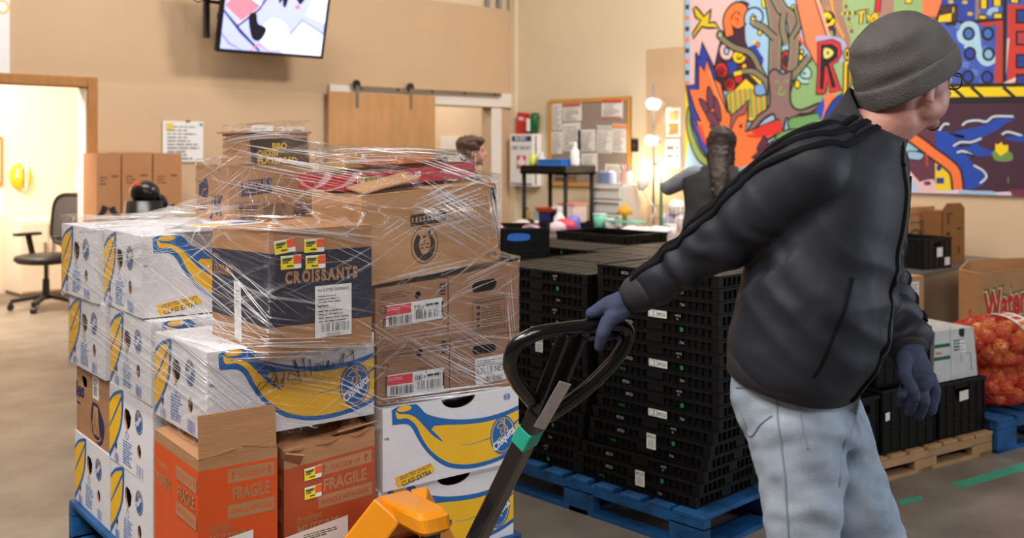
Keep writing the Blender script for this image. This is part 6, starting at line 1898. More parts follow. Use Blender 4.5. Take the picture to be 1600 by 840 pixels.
m.P((150, 90, 90), [(1146, 182), (1152, 176), (1164, 166), (1173, 156), (1168, 178), (1156, 182), (1147, 200), (1144, 204)], 2, .012); m.D((120, 20, 30), (1161, 197), 2.6, 3.4)
for pts in ([(1109, 136), (1114, 140), (1120, 158), (1114, 172), (1108, 158)], [(1095, 154), (1106, 160), (1112, 174), (1106, 178)], [(1106, 178), (1118, 176), (1128, 196), (1120, 200)], [(1112, 196), (1124, 198), (1132, 212), (1120, 206)], [(1120, 150), (1128, 168), (1130, 190), (1120, 176)]): m.P((116, 56, 84), pts, 3, .014)
for pts in ([(1194, 218), (1198, 212), (1204, 226), (1192, 238), (1186, 232)], [(1204, 226), (1214, 218), (1206, 236), (1190, 246), (1178, 246)]): m.P((100, 40, 74), pts, 2, .016)
# orange beam, R, columns
m.R((150, 180, 126), 1302, -220, 1400, 170); m.P((158, 122, 104), [(1280, -40), (1318, -40), (1320, 20), (1332, 60), (1334, 80), (1302, 70), (1284, 20)]); m.S((210, 150, 80), [(1300, -10), (1308, 30), (1322, 60)], .03, 4); m.S((206, 140, 80), [(1296, 10), (1300, 40)], .02, 3)
m.D(PUR, (1278, 8), 9, 16); m.D(YLM, (1277, 6), 5.5, 8, .014); m.D(REDM, (1286, 22), 3, 5, .01); m.D(PUR, (1300, 32), 9, 14); m.swirl(YLM, (1295, 30), 9, .06, 1.3, 0, .012); m.D(PUR, (1302, 50), 8, 10); m.D(REDM, (1297, 47), 2.4, 3.6); m.D((130, 160, 110), (1302, 54), 3, 6)
m.P((222, 170, 140), [(1262, -40), (1272, -40), (1302, 62), (1290, 64)]); m.P((246, 128, 86), [(1238, -40), (1264, -40), (1296, 60), (1282, 66), (1281, 106), (1262, 70)], 0, .014)
m.P((232, 100, 70), [(1252, 52), (1260, 68), (1262, 76), (1250, 60)])
m.P((246, 128, 86), [(1292, 146), (1310, 146), (1306, 164), (1292, 182), (1288, 190)]); m.P((40, 80, 180), [(1278, 172), (1291, 152), (1292, 168), (1286, 188)]); m.P((30, 64, 160), [(1290, 186), (1304, 158), (1322, 146), (1334, 148), (1330, 186), (1300, 190)], 3, .014); m.S((200, 220, 240), [(1304, 180), (1312, 168), (1308, 176), (1320, 166)], .02, 4)
m.P((176, 170, 206), [(1277, 62), (1290, 56), (1316, 60), (1326, 72), (1320, 100), (1310, 90)], 2)
m.P((214, 46, 56), [(1281, 66), (1304, 62), (1316, 68), (1319, 84), (1312, 96), (1304, 102), (1318, 142), (1300, 145), (1297, 126), (1293, 146), (1279, 147), (1281, 110)], 0, .014)
RB = (26, 22, 26)
m.P(RB, [(1286, 70), (1304, 69), (1313, 76), (1312, 90), (1304, 97), (1299, 100), (1310, 136), (1303, 138), (1295, 104), (1293, 104), (1290, 140), (1284, 140)], 0); m.P((226, 214, 110), [(1291, 76), (1301, 77), (1306, 83), (1300, 90), (1291, 91)], 2); m.D((120, 60, 70), (1297, 83), 2, 3)
m.P((240, 196, 30), [(1322, 97), (1335, 96), (1333, 130), (1330, 158), (1320, 168)], 0, .014); m.P(RB, [(1327, 101), (1331, 101), (1330, 150), (1326, 152)]); m.D(YLM, (1327, 85), 5, 9, .014); m.D(RB, (1327, 85), 2.4, 5)
for q in range(7): m.D((206, 44, 40) if q % 2 == 0 else YLM, (1321 + q * 2.2, -8 + q * 9.5), 2, 3, .006)
for q in range(6): m.R((40, 40, 40) if q % 2 else (236, 200, 40), 1318 + q * 4, 20 - q * .5, 1321 + q * 4, 24)
# "The" and green sky behind the cap
m.P((244, 206, 30), [(1343, 18), (1356, 16), (1356, 21), (1352, 21), (1351, 38), (1346, 38), (1347, 22), (1343, 22)], 0, .012); m.P((244, 206, 30), [(1357, 14), (1360, 14), (1360, 24), (1364, 24), (1364, 38), (1361, 38), (1361, 28), (1358, 38)], 0, .01); m.S((244, 206, 30), [(1367, 30), (1373, 29), (1371, 23), (1367, 28), (1369, 37), (1374, 35)], .03, 3, .008)
m.R((166, 126, 112), 1376, -220, 1400, 120); m.P((244, 128, 80), [(1444, -40), (1484, -40), (1474, 4), (1466, 28), (1440, 24), (1440, -10)]); m.R(GRNL, 1400, -220, 1444, 60); m.P(YLM, [(1418, -4), (1428, -4), (1428, 6), (1418, 6)], 0, .012); m.S(REDM, [(1378, -20), (1374, 20)], .04, 0, .01)
m.build_on('painted_tree_and_phoenix')
# right board
m = Mural()
m.R((70, 96, 186), 1462, -220, 1720, 150); m.R((46, 70, 166), 1470, -220, 1526, 36)
for x, y in ((1488, 3), (1510, 4), (1518, 22), (1500, -14)): m.D((214, 186, 60), (x, y), 4.4, 3)
m.P((244, 128, 80), [(1440, -60), (1484, -60), (1474, 4), (1466, 30), (1440, 28)]); m.P((74, 50, 54), [(1474, 10), (1498, 8), (1498, 34), (1468, 36), (1466, 28)], 0, .014); m.P(YLM, [(1470, 24), (1490, 20), (1489, 35), (1467, 36)], 0, .012); m.R(YLM, 1491, 12, 1493, 20)
m.R((150, 126, 130), 1526, -60, 1534, 34); 
for x0, y0, x1, y1 in ((1534, -40, 1545, 14), (1554, -40, 1567, 10), (1532, 24, 1543, 31), (1555, 21, 1568, 30), (1581, -40, 1594, 5)): m.R(YLM, x0, y0, x1, y1, .014)
m.S((170, 200, 230), [(1547, 24), (1551, 17), (1562, 15)], .04, 4)
m.S(OUT, [(1480, 38), (1540, 33), (1575, 31)], .03, 0)
for q in range(16): m.S((60, 86, 190) if q % 2 else (96, 130, 206), [(1496 + (q * 37) % 60, 40 + q * 6), (1506 + (q * 37) % 60, 43 + q * 6)], .05, 0)
m.S((176, 214, 236), [(1506, 50), (1512, 40), (1524, 42), (1528, 56), (1530, 74), (1536, 92), (1546, 98), (1558, 90)], .06, 6); m.S((176, 214, 236), [(1503, 48), (1504, 60), (1514, 66), (1524, 60)], .055, 5); m.S((176, 214, 236), [(1510, 76), (1518, 71), (1526, 76), (1532, 84)], .04, 5)
for x, y, cc in ((1516, 53, (64, 120, 196)), (1546, 53, (64, 120, 196)), (1518, 84, (40, 70, 170)), (1547, 85, (140, 186, 224)), (1515, 120, (40, 70, 170)), (1545, 121, (40, 76, 176))): m.D(cc, (x, y), 8, 9, .02)
m.P((196, 66, 54), [(1534, 36), (1572, 32), (1572, 134), (1556, 134), (1560, 40), (1534, 42)]); m.S(OUT, [(1573, -60), (1572, 134)], .03, 0)
m.R((214, 62, 50), 1577, 8, 1720, 134); m.P((236, 190, 186), [(1576, 60), (1580, 60), (1574, 120)]); m.S((240, 210, 200), [(1572, 132), (1594, 122)], .03, 0)
for y in (16, 50, 86, 117): m.R((44, 66, 150) if y != 50 else (190, 66, 80), 1591, y, 1612, y + (20 if y != 117 else 16), .022)
for x in range(1620, 1720, 26):
    for y in (16, 50, 86): m.R((44, 66, 150), x, y, x + 18, y + 20, .022)
m.P((246, 214, 20), [(1400, 136), (1470, 135), (1720, 132), (1720, 152), (1400, 156)]); m.S(OUT, [(1400, 134), (1720, 131)], .03, 0)
for x in (1490, 1520, 1570, 1640): m.S(OUT, [(x, 136), (x + 20, 154)], .026, 0)
m.R((72, 40, 58), 1400, 155, 1720, 340); m.S(OUT, [(1400, 158), (1720, 154)], .055, 0)
BLV = (32, 74, 176)
m.P(BLV, [(1464, 206), (1490, 206), (1520, 200), (1545, 194), (1560, 186), (1590, 184), (1572, 194), (1562, 202), (1540, 214), (1530, 226), (1548, 234), (1560, 240), (1540, 244), (1516, 246), (1530, 262), (1545, 276), (1536, 290), (1502, 296), (1490, 268), (1466, 240)], 3)
for pts in ([(1506, 196), (1514, 190), (1530, 188), (1544, 190), (1556, 182), (1586, 182)], [(1492, 228), (1504, 222), (1520, 222), (1536, 216)], [(1470, 204), (1478, 194), (1486, 194)], [(1498, 238), (1508, 236), (1522, 242)], [(1524, 258), (1538, 266), (1544, 276), (1534, 286)], [(1568, 210), (1578, 206), (1600, 212)]): m.S((206, 216, 232), pts, .018, 5, .008)
for pts in ([(1494, 212), (1510, 214), (1486, 208)], [(1500, 228), (1520, 226)], [(1512, 240), (1526, 244)]): m.S(OUT, pts, .02, 3)
m.P(BLV, [(1570, 216), (1600, 212), (1620, 218), (1600, 222)], 2)
m.P((110, 150, 80), [(1553, 238), (1562, 234), (1582, 238), (1584, 250), (1566, 252), (1556, 248)], 3); m.P((246, 214, 20), [(1558, 224), (1562, 226), (1567, 222), (1571, 227), (1578, 226), (1578, 236), (1566, 244), (1558, 236)], 0)
m.P((240, 208, 40), [(1464, 244), (1480, 254), (1494, 270), (1500, 300), (1464, 300)]); m.D((40, 60, 140), (1470, 262), 4, 5); m.S((40, 60, 140), [(1466, 282), (1478, 282)], .05, 0)
m.R((100, 54, 74), 1400, 200, 1464, 340)
for pts in ([(1410, 222), (1430, 218), (1444, 226), (1436, 236), (1414, 236)], [(1424, 236), (1446, 240), (1440, 250), (1418, 246)]): m.P((150, 190, 214), pts, 3, .01)
m.P((232, 190, 196), [(1400, 262), (1426, 268), (1440, 284), (1462, 280), (1462, 320), (1400, 320)], 2); m.P((176, 206, 226), [(1422, 284), (1436, 286), (1436, 304), (1420, 304)], 2); m.D((110, 50, 80), (1452, 286), 6, 3.4)
m.S(ORG, [(1418, 208), (1444, 226), (1462, 240), (1484, 256), (1496, 270), (1500, 298)], .075, 6, .018); m.S((190, 60, 50), [(1450, 240), (1452, 260)], .02, 0)
m.P((226, 210, 226), [(1400, 297), (1440, 300), (1500, 296), (1560, 300), (1620, 297), (1720, 300), (1720, 330), (1400, 330)]); m.P((160, 196, 226), [(1500, 297), (1554, 298), (1560, 330), (1500, 330)]); m.P((120, 50, 80), [(1580, 296), (1720, 296), (1720, 330), (1584, 330)])
m.S((96, 120, 60), [(1578, 276), (1578, 286)], .014, 0)
m.build_on('painted_river_and_town')
# ------------------------------------------------------------------ people
SKIN = mat('skin', (222, 160, 142), 0.5, var=.06, scale=14)
SKIN.node_tree.nodes['Principled BSDF'].inputs['Subsurface Weight'].default_value = 0.08
JACK = mat('jacket_cloth', (40, 43, 51), 0.58, var=.12, scale=5, bump=.06, bscale=220, spec=.4)
STRIPE = mat('stripe_braid', (13, 13, 15), 0.75, bump=.1, bscale=300, spec=.2)
RIBK = mat('rib_knit', (46, 46, 48), 0.7, bump=.25, bscale=260, stretch=(1, 1, .15))
DENIM = mat('light_denim', (184, 197, 209), 0.8, var=.14, scale=6, bump=.15, bscale=320, rgb2=(150, 168, 188))
SEAM = mat('denim_seam', (150, 164, 180), 0.8)
GLOVE = mat('glove_knit', (62, 70, 97), 0.85, var=.12, scale=40, bump=.35, bscale=420)
BEANIE = mat('beanie_knit', (104, 100, 96), 0.9, var=.14, scale=18, bump=.35, bscale=240)
HAIRB = mat('dark_brown_hair', (52, 34, 24), 0.55, var=.3, scale=30, bump=.5, bscale=90, stretch=(6, 6, 1))

def P3v(lat, dep): return RT * lat + FW * dep
Z = Vec((0, 0, 1))
mf = P3v(.87, -.5).normalized()          # the way the man's chest faces
mr = P3v(-.5, -.87).normalized()         # his right
footR, footL = view(.615, 2.20, 0), view(.93, 2.26, 0)
man = thing('person', 'man in grey beanie, black striped track jacket and pale jeans pulling the jack handle', 'person', view(.72, 2.28, 0))

# --- jacket
spine = [(1237, 588, .172, .132), (1242, 570, .188, .146), (1260, 525, .200, .160), (1277, 455, .206, .165), (1292, 390, .206, .156), (1308, 330, .210, .148), (1325, 272, .205, .132), (1338, 232, .176, .108), (1352, 208, .112, .092), (1362, 192, .082, .082)]
sp = [V(a, b, 2.33) for a, b, *_ in spine]
def ring_axes(i):
    d = (sp[min(i + 1, len(sp) - 1)] - sp[max(i - 1, 0)]).normalized()
    y = (mf - d * mf.dot(d)).normalized()
    return mr, y, d
bm = bmesh.new()
loft(bm, [(sp[i], ring_axes(i)[0], ring_axes(i)[1], spine[i][2], spine[i][3]) for i in range(len(sp))], 40, 2.2)
armR = [V(1285, 246, 2.24), V(1262, 268, 2.20), V(1200, 318, 2.24), V(1122, 378, 2.30), V(1056, 424, 2.36), V(1000, 457, 2.41)]
rR = [.080, .088, .086, .070, .053, .044]
armL = [V(1366, 258, 2.50), V(1364, 345, 2.50), V(1370, 430, 2.47), V(1392, 492, 2.38), V(1413, 534, 2.31)]
rL = [.082, .072, .063, .058, .048]
chain(bm, armR, rR, 20); chain(bm, armL, rL, 20)
ell(bm, V(1240, 470, 2.30), (.10, .10, .12), None, 14)       # cloth hanging over the back of the waist
aR = (armR[-1] - armR[1]).normalized()
aL = (armL[-1] - armL[2]).normalized()
def jack_disp(co, n):
    sR = (co - armR[1]).dot(aR)
    radial = (co - armR[1] - aR * sR).length
    d = 0.0
    if sR > .10 and radial < .14:
        w = min(1, (sR - .10) / .1)
        d += w * (.0075 * mnoise.noise(Vec((sR * 26 + 2.5 * co.z, radial * 3, co.z * 7))) + .004 * math.sin(sR * 75 + 9 * mnoise.noise(co * 9)))
    else:
        h = (co - sp[0]).dot((sp[5] - sp[0]).normalized())
        s_ = co.dot(mf)
        ca, sa = math.cos(math.radians(38)), math.sin(math.radians(38))
        c1, c2 = h * ca + s_ * sa, -h * sa + s_ * ca
        w_ = mnoise.noise(co * 5) * .05
        ridge = 1 - 2.2 * abs(mnoise.noise(Vec(((c1 + w_) * 11, c2 * 2.6, co.dot(mr) * 3))))
        lo = max(0, 1 - abs(h - .17) / .24)
        d += .009 * ridge * (.25 + lo) + .008 * mnoise.noise(Vec((c1 * 6, c2 * 3, 2.2))) + .004 * mnoise.noise(co * 24) * lo
        if (co - armL[3]).length < .2: d += .006 * math.sin((co - armL[2]).dot(aL) * 110 + 6 * mnoise.noise(co * 8))
    return d
jb = fuse(bm, .0075, 5, .5, jack_disp)
for _ in range(1): bmesh.ops.smooth_vert(jb, verts=jb.verts, factor=.4, use_axis_x=True, use_axis_y=True, use_axis_z=True)
jt = BVHTree.FromBMesh(jb)
jacket = obj('jacket', jb, JACK, man, True, True)

def on_surface(c, d, tree=None):
    """outermost surface point from centre c in direction d"""
    d = Vec(d).normalized()
    hit = (tree or jt).ray_cast(Vec(c) + d * .4, -d, .6)
    return (hit[0], hit[1]) if hit[0] is not None else (Vec(c) + d * .08, d)
def ribbon(name, pts, w, m, parent, lift=.0015, th=.002):
    """raised strip laid over a cloth surface; pts = [(point, normal)]"""
    bm = bmesh.new()
    rows = []
    for i, (p, n) in enumerate(pts):
        t = (pts[min(i + 1, len(pts) - 1)][0] - pts[max(i - 1, 0)][0]).normalized()
        s = n.cross(t).normalized()
        rows.append([bm.verts.new(p + s * (w / 2) * k + n * (lift + (th if abs(k) < 1 else -.003))) for k in (-1, -.8, 0, .8, 1)])
    for a, b in zip(rows, rows[1:]):
        for k in range(4): bm.faces.new((a[k], a[k + 1], b[k + 1], b[k]))
    return obj(name, bm, m, parent, True, True)
def poly_at(P, t):
    L_ = [(b - a).length for a, b in zip(P, P[1:])]
    s = t * sum(L_)
    for i, l in enumerate(L_):
        if s <= l or i == len(L_) - 1:
            return P[i].lerp(P[i + 1], min(1, s / l)), (P[i + 1] - P[i]).normalized()
        s -= l
neck0 = V(1350, 208, 2.31)
arc = [neck0] + [V(1318, 226, 2.27)] + armR[1:]
arc_s = smooth3(arc, 5)
for k, ang in enumerate((2, 24, 46)):
    pts = []
    N = 90
    for i in range(N + 1):
        t = .03 + .95 * i / N
        c, ax_ = poly_at(arc_s, t)
        up = (Z - ax_ * Z.dot(ax_)).normalized()
        cs = (-FW - ax_ * (-FW).dot(ax_)); cs = (cs - up * cs.dot(up)).normalized()
        a = math.radians(ang + (1 - min(1, t * 2.5)) * 10)
        pts.append(on_surface(c - up * .02 if t < .25 else c, up * math.cos(a) + cs * math.sin(a)))
    for _ in range(2):
        pts = [pts[0]] + [((pts[i - 1][0] + pts[i][0] * 2 + pts[i + 1][0]) / 4, (pts[i - 1][1] + pts[i][1] + pts[i + 1][1]).normalized()) for i in range(1, N)] + [pts[-1]]
    ribbon('sleeve_stripe', pts, .0155, STRIPE, man, .003, .004)
# stripes on the far sleeve
for k, ang in enumerate((-18, 4, 26)):
    pts = []
    for i in range(50):
        c, ax_ = poly_at(armL, .05 + .85 * i / 49)
        o_ = (P3v(.95, .3)); o_ = (o_ - ax_ * o_.dot(ax_)).normalized(); s_ = ax_.cross(o_)
        a = math.radians(ang); pts.append(on_surface(c, o_ * math.cos(a) + s_ * math.sin(a)))
    ribbon('sleeve_stripe', pts, .0145, STRIPE, man, .003, .003)
# zip down the front
pts = []
zx = [(.0, 9.2), (0, 8.4), (0, 7), (0, 5), (0, 3), (0, 1.5), (0, .2)]
for i in range(60):
    t = 8.6 - 8.5 * i / 59
    j = min(int(t), len(sp) - 2); c = sp[j].lerp(sp[j + 1], t - j)
    x_, y_, d_ = ring_axes(j)
    pts.append(on_surface(c, y_ * 1.0 + x_ * .22))
ribbon('zipper', pts, .016, STRIPE, man, .002, .004)
pts2 = [(p, n) for p, n in pts]
ribbon('zipper_teeth', pts2, .005, STEEL if False else mat('zip_dark', (70, 72, 78), .4), man, .006, .002)
# waistband and pocket
bm = bmesh.new()
xx, yy, dd = ring_axes(0)
loft(bm, [(sp[0] - dd * .012, xx, yy, .172, .133), (sp[0] - dd * .008, xx, yy, .180, .141), (sp[0] + dd * .035, xx, yy, .192, .150), (sp[0] + dd * .048, xx, yy, .188, .147)], 48, 2.2)
wb_o = obj('waistband', bm, RIBK, man, True, True)
pts = []
for i in range(16):
    t = 1.6 + 2.2 * i / 15
    j = int(t); c = sp[j].lerp(sp[j + 1], t - j); x_, y_, d_ = ring_axes(j)
    a = math.radians(22 + 8 * i / 15)
    pts.append(on_surface(c, y_ * math.sin(a) + x_ * math.cos(a)))
ribbon('pocket', pts, .010, STRIPE, man, .0, .002)
# collar
bm = bmesh.new()
nd = (V(1378, 170, 2.33) - V(1352, 210, 2.33)).normalized()
ny = (mf - nd * mf.dot(nd)).normalized()
r0 = [(V(1350, 220, 2.33), .108, .094), (V(1356, 205, 2.33), .083, .086), (V(1362, 192, 2.33), .076, .083)]
R_rows = []
for q, (c, a, b) in enumerate(r0):
    row = []
    for k in range(33):
        t = PI / 2 + .12 + (2 * PI - .24) * k / 32
        back = max(0, -math.sin(t))
        row.append(bm.verts.new(c + mr * math.cos(t) * a + ny * math.sin(t) * b + nd * (.026 * back * q)))
    R_rows.append(row)
for a, b in zip(R_rows, R_rows[1:]):
    for k in range(32): bm.faces.new((a[k], a[k + 1], b[k + 1], b[k]))
co_ = obj('collar', bm, RIBK, man, True, True); md = co_.modifiers.new('s', 'SOLIDIFY'); md.thickness = .007; md.offset = 1
# small emblem on the chest: three little leaves over a line
j = 5; x_, y_, d_ = ring_axes(j)
pe, ne = on_surface(sp[5] + (sp[6] - sp[5]) * .2, y_ * .95 - x_ * .45)
t1 = (Z - ne * Z.dot(ne)).normalized(); t0 = t1.cross(ne)
c = Canvas(); EM = flat((150, 160, 180))
for a in (-.011, 0, .011): c.disc(EM, (a, 0.0), .0035, .007, -a * 40)
c.rect(EM, -.014, -.011, .014, -.008)
c.build('chest_emblem', man, lambda a, b, o: pe + t0 * a + t1 * b + ne * (.004 + o), world=True)
# cuffs
for P, r in ((armR, (.046, .041, .036)), (armL, (.049, .045, .040))):
    d = (P[-1] - P[-2]).normalized()
    bm = bmesh.new()
    x, y, _ = basis(d)
    loft(bm, [(P[-1] - d * .035, x, y, r[0], r[0]), (P[-1] - d * .025, x, y, r[0] + .003, r[0] + .003), (P[-1] + d * .015, x, y, r[1] + .003, r[1] + .003), (P[-1] + d * .034, x, y, r[2], r[2])], 24, 2)
    obj('cuff', bm, RIBK, man, True, True)

# --- jeans
bm = bmesh.new()
pel = [(1239, 575, .160, .128), (1240, 610, .166, .134), (1246, 650, .164, .132), (1256, 690, .140, .115)]
loft(bm, [(V(a, b, 2.33), mr, mf, w, d) for a, b, w, d in pel], 32, 2.3)
kR, kL = V(1254, 856, 2.25), V(1370, 858, 2.34)
ankR, ankL = footR + Vec((0, 0, .11)), footL + Vec((0, 0, .11))
legR = [V(1238, 650, 2.27), V(1252, 745, 2.255), kR, kR.lerp(ankR, .5), ankR]
legL = [V(1282, 655, 2.40), V(1318, 748, 2.375), kL, kL.lerp(ankL, .5), ankL]
chain(bm, legR, [.108, .097, .078, .074, .066], 20); chain(bm, legL, [.106, .094, .076, .072, .066], 20)
def jean_disp(co, n):
    q = Vec((co.x * 7, co.y * 7, co.z * 16 + 5 * (co.x + co.y)))
    crotch = max(0, 1 - (co - V(1310, 690, 2.3)).length / .25)
    return .008 * mnoise.noise(q) * (.5 + crotch) + .004 * mnoise.noise(q * 2.4) + .006 * crotch * math.sin(co.z * 60 + (co - V(1310, 690, 2.3)).dot(RT) * 50)
jn = fuse(bm, .0085, 5, .5, jean_disp)
nt_ = BVHTree.FromBMesh(jn)
obj('jeans', jn, DENIM, man, True, True)
def leg_line(name, pxs, w, m, lift=.001):
    """a stitched line: the surface points on the camera-facing side of the cloth"""
    pts = []
    o = Vec((0, 0, CAMZ))
    for a, b in smooth_path(pxs, 8):
        d = (V(a, b, 1.0) - o).normalized()
        h = nt_.ray_cast(o, d, 6)
        if h[0] is not None: pts.append((h[0], h[1]))
    if len(pts) > 2: ribbon(name, pts, w, m, man, lift, .0012)
leg_line('side_seam', [(1212, 610), (1216, 660), (1226, 740), (1232, 838)], .0045, SEAM)
leg_line('pocket_seam', [(1150, 604), (1175, 606), (1212, 612)], .006, SEAM)
leg_line('pocket_seam', [(1158, 640), (1172, 680), (1188, 662), (1206, 648)], .005, SEAM)
leg_line('front_pocket_seam', [(1252, 612), (1252, 660), (1262, 700)], .0035, SEAM)
leg_line('fly_seam', [(1338, 632), (1334, 662), (1318, 700), (1312, 760)], .004, SEAM)
# --- shoes
SHOE = mat('shoe_black', (36, 34, 34), .5)
for f, d in ((footR, mf), (footL, mf)):
    bm = bmesh.new(); s = d.cross(Z)
    loft(bm, [(f + d * -.085 + Z * .05, s, Z, .03, .035), (f + d * -.05 + Z * .06, s, Z, .042, .055), (f + d * .04 + Z * .055, s, Z, .045, .05), (f + d * .13 + Z * .042, s, Z, .048, .036), (f + d * .19 + Z * .034, s, Z, .030, .022)], 20, 2.4); sh = obj('shoe', bm, SHOE, man, True, True)
    bm = bmesh.new(); loft(bm, [(f + d * -.09 + Z * .0, d, s, .001, .001)] if False else [(f + d * .05 + Z * .0, d, s, .145, .047), (f + d * .05 + Z * .022, d, s, .148, .05)], 24, 2.6); obj('sole', bm, mat('sole_rubber', (200, 198, 192), .6), sh, False, True)
    bpy.data.objects[sh.children[0].name].location = -Vec(man.location) - Vec(sh.location) if False else Vec((0, 0, 0))
    sh.children[0].location = (0, 0, 0)

# --- head
yaw, pit = math.radians(18), math.radians(4)
fh = P3v(math.cos(yaw), math.sin(yaw)); rh = P3v(math.sin(yaw), -math.cos(yaw))
hf = fh * math.cos(pit) - Z * math.sin(pit); hu = Z * math.cos(pit) + fh * math.sin(pit)
HC = V(1417, 122, 2.33)
HM = Mat(((rh.x, hf.x, hu.x, HC.x), (rh.y, hf.y, hu.y, HC.y), (rh.z, hf.z, hu.z, HC.z), (0, 0, 0, 1)))
H = lambda x, y, z: HM @ Vec((x, y, z))
H3 = HM.to_3x3()
def build_head(bm, H, H3, k=1.0, ears=True):
    e = lambda c, r: ell(bm, H(*c), [a * k for a in r], H3, 16)
    e((0, -.012, .03), (.077, .097, .092)); e((0, .032, -.025), (.064, .068, .085)); e((0, .034, -.075), (.05, .05, .038)); e((0, .074, -.096), (.022, .016, .018))
    for s in (-1, 1):
        e((s * .028, .048, -.045), (.036, .040, .052)); e((s * .044, .02, -.066), (.022, .045, .03)); e((s * .03, .083, .022), (.024, .014, .010)); e((s * .012, .103, -.030), (.010, .010, .008))
        if ears:
            e((s * .079, -.004, -.030), (.008, .019, .030)); e((s * .085, -.010, -.024), (.006, .016, .022)); e((s * .081, .002, -.054), (.007, .009, .010))
    capsule(bm, H(0, .090, .012), .009 * k, H(0, .112, -.026), .0125 * k, 10)
    e((0, .093, -.056), (.022, .010, .0055)); e((0, .091, -.067), (.020, .009, .006)); e((0, .086, .0), (.02, .012, .02))
bm = bmesh.new()
build_head(bm, H, H3)
nb = V(1352, 215, 2.34)
chain(bm, [H(0, -.03, -.03), H(0, -.028, -.09), nb, V(1330, 270, 2.34)], [.058, .057, .066, .07], 18)
chain(bm, [H(.0, .01, -.08), nb + mf * .03], [.048, .05], 16)
ell(bm, V(1320, 300, 2.33), (.12, .12, .14), None, 16)
hb = fuse(bm, .0038, 9, .5)
ht_ = BVHTree.FromBMesh(hb)
body = obj('body', hb, SKIN, man, True, True)
EYEW, IRIS = flat((236, 232, 226), .2), flat((70, 54, 40), .2)
for s in (-1, 1):
    bm = bmesh.new(); ell(bm, H(s * .031, .083, .002), (.0125, .0125, .0125), H3, 12); ey = obj('eye', bm, EYEW, man, True, True)
    bm = bmesh.new(); ell(bm, H(s * .031, .0935, .002), (.005, .003, .005), H3, 10); ir = obj('iris', bm, IRIS, ey); ir.location = (0, 0, 0)
    bm = bmesh.new(); capsule(bm, H(s * .016, .097, .023), .0035, H(s * .046, .088, .026), .003, 8); obj('eyebrow', bm, HAIRB, man, True, True)
bm = bmesh.new()
ell(bm, H(0, .080, -.098), (.017, .014, .017), H3, 12); ell(bm, H(0, .100, -.046), (.018, .006, .004), H3, 10)
obj('beard', fuse(bm, .004, 1, .4, lambda c, n: .002 * mnoise.noise(c * 160)), mat('beard_brown', (92, 60, 44), .7), man, True, True)
bm = bmesh.new()
for s in (-1, 1): ell(bm, H(s * .072, .012, .006), (.007, .014, .03), H3, 10)
obj('hair', fuse(bm, .004, 1, .4, lambda c, n: .0015 * mnoise.noise(c * 200)), HAIRB, man, True, True)
# glasses
gl_ = bmesh.new()
for s in (-1, 1):
    tube(gl_, [H(s * .033 + .024 * math.copysign(abs(math.cos(t)) ** .7, math.cos(t)), .108 - .10 * abs(s * .033 + .02 * math.cos(t)) , .0 + .018 * math.copysign(abs(math.sin(t)) ** .7, math.sin(t))) for t in (2 * PI * q / 24 for q in range(24))], .0019, 6, True)
    tube(gl_, [H(s * .057, .101, .008), H(s * .074, .06, .008), H(s * .081, .0, .010), H(s * .082, -.02, -.004)], .0022, 6)
tube(gl_, [H(-.010, .108, .004), H(0, .111, .007), H(.010, .108, .004)], .0018, 6)
gls = obj('glasses', gl_, mat('glasses_frame', (30, 26, 24), .3), man, True, True)
LENS = bpy.data.materials.new('lens_glass'); LENS.use_nodes = True
nt = LENS.node_tree; nt.nodes.clear()
o_ = nt.nodes.new('ShaderNodeOutputMaterial'); mx = nt.nodes.new('ShaderNodeMixShader'); tr_ = nt.nodes.new('ShaderNodeBsdfTransparent'); gs = nt.nodes.new('ShaderNodeBsdfGlossy'); gs.inputs['Roughness'].default_value = .05; mx.inputs[0].default_value = .1
nt.links.new(tr_.outputs[0], mx.inputs[1]); nt.links.new(gs.outputs[0], mx.inputs[2]); nt.links.new(mx.outputs[0], o_.inputs[0])
for s in (-1, 1):
    bm = bmesh.new(); bm.faces.new([bm.verts.new(H(s * .033 + .023 * math.copysign(abs(math.cos(t)) ** .7, math.cos(t)), .108 - .10 * abs(s * .033 + .02 * math.cos(t)), .017 * math.copysign(abs(math.sin(t)) ** .7, math.sin(t)))) for t in (2 * PI * q / 24 for q in range(24))]); ln = obj('lens', bm, LENS, gls); ln.location = (0, 0, 0)
# beanie
tl = math.radians(33)
ty, up_ = Vec((0, math.cos(tl), math.sin(tl))), Vec((0, -math.sin(tl), math.cos(tl)))
hc = HM.inverted() @ V(1423, 136, 2.33)
hc.x = 0
def hring(h, back, front, rx): return (HM @ (hc + up_ * h + ty * (front + back) / 2), H3 @ Vec((1, 0, 0)), H3 @ ty, rx, (front - back) / 2)
bm = bmesh.new()
loft(bm, [hring(*q) for q in ((.0, -.118, .124, .092), (.03, -.118, .131, .098), (.06, -.112, .131, .099), (.085, -.106, .126, .097), (.11, -.100, .114, .092), (.133, -.090, .098, .083), (.150, -.068, .085, .066), (.161, -.030, .066, .046), (.166, .01, .045, .015))], 48, 2.1)
def bean_disp(co, n):
    p = HM.inverted() @ co
    h = (p - hc).dot(up_)
    return .003 * mnoise.noise(p * 16) + .006 * mnoise.noise(Vec((p.x * 8, p.y * 10, h * 38))) * max(0, min(1, (-p.y + .0) * 16)) * (h > .045)
obj('beanie', fuse(bm, .0055, 3, .5, bean_disp), BEANIE, man, True, True)
bm = bmesh.new()
loft(bm, [hring(*q) for q in ((.006, -.112, .118, .086), (-.003, -.120, .126, .094), (.0, -.1245, .1305, .0985), (.02, -.1245, .1365, .1025), (.043, -.1215, .1375, .1035), (.049, -.118, .135, .101), (.049, -.108, .126, .094))], 64, 2.1)
obj('beanie_cuff', fuse(bm, .0045, 2, .4, lambda c, n: .0015 * mnoise.noise(c * 22)), BEANIE, man, True, True)

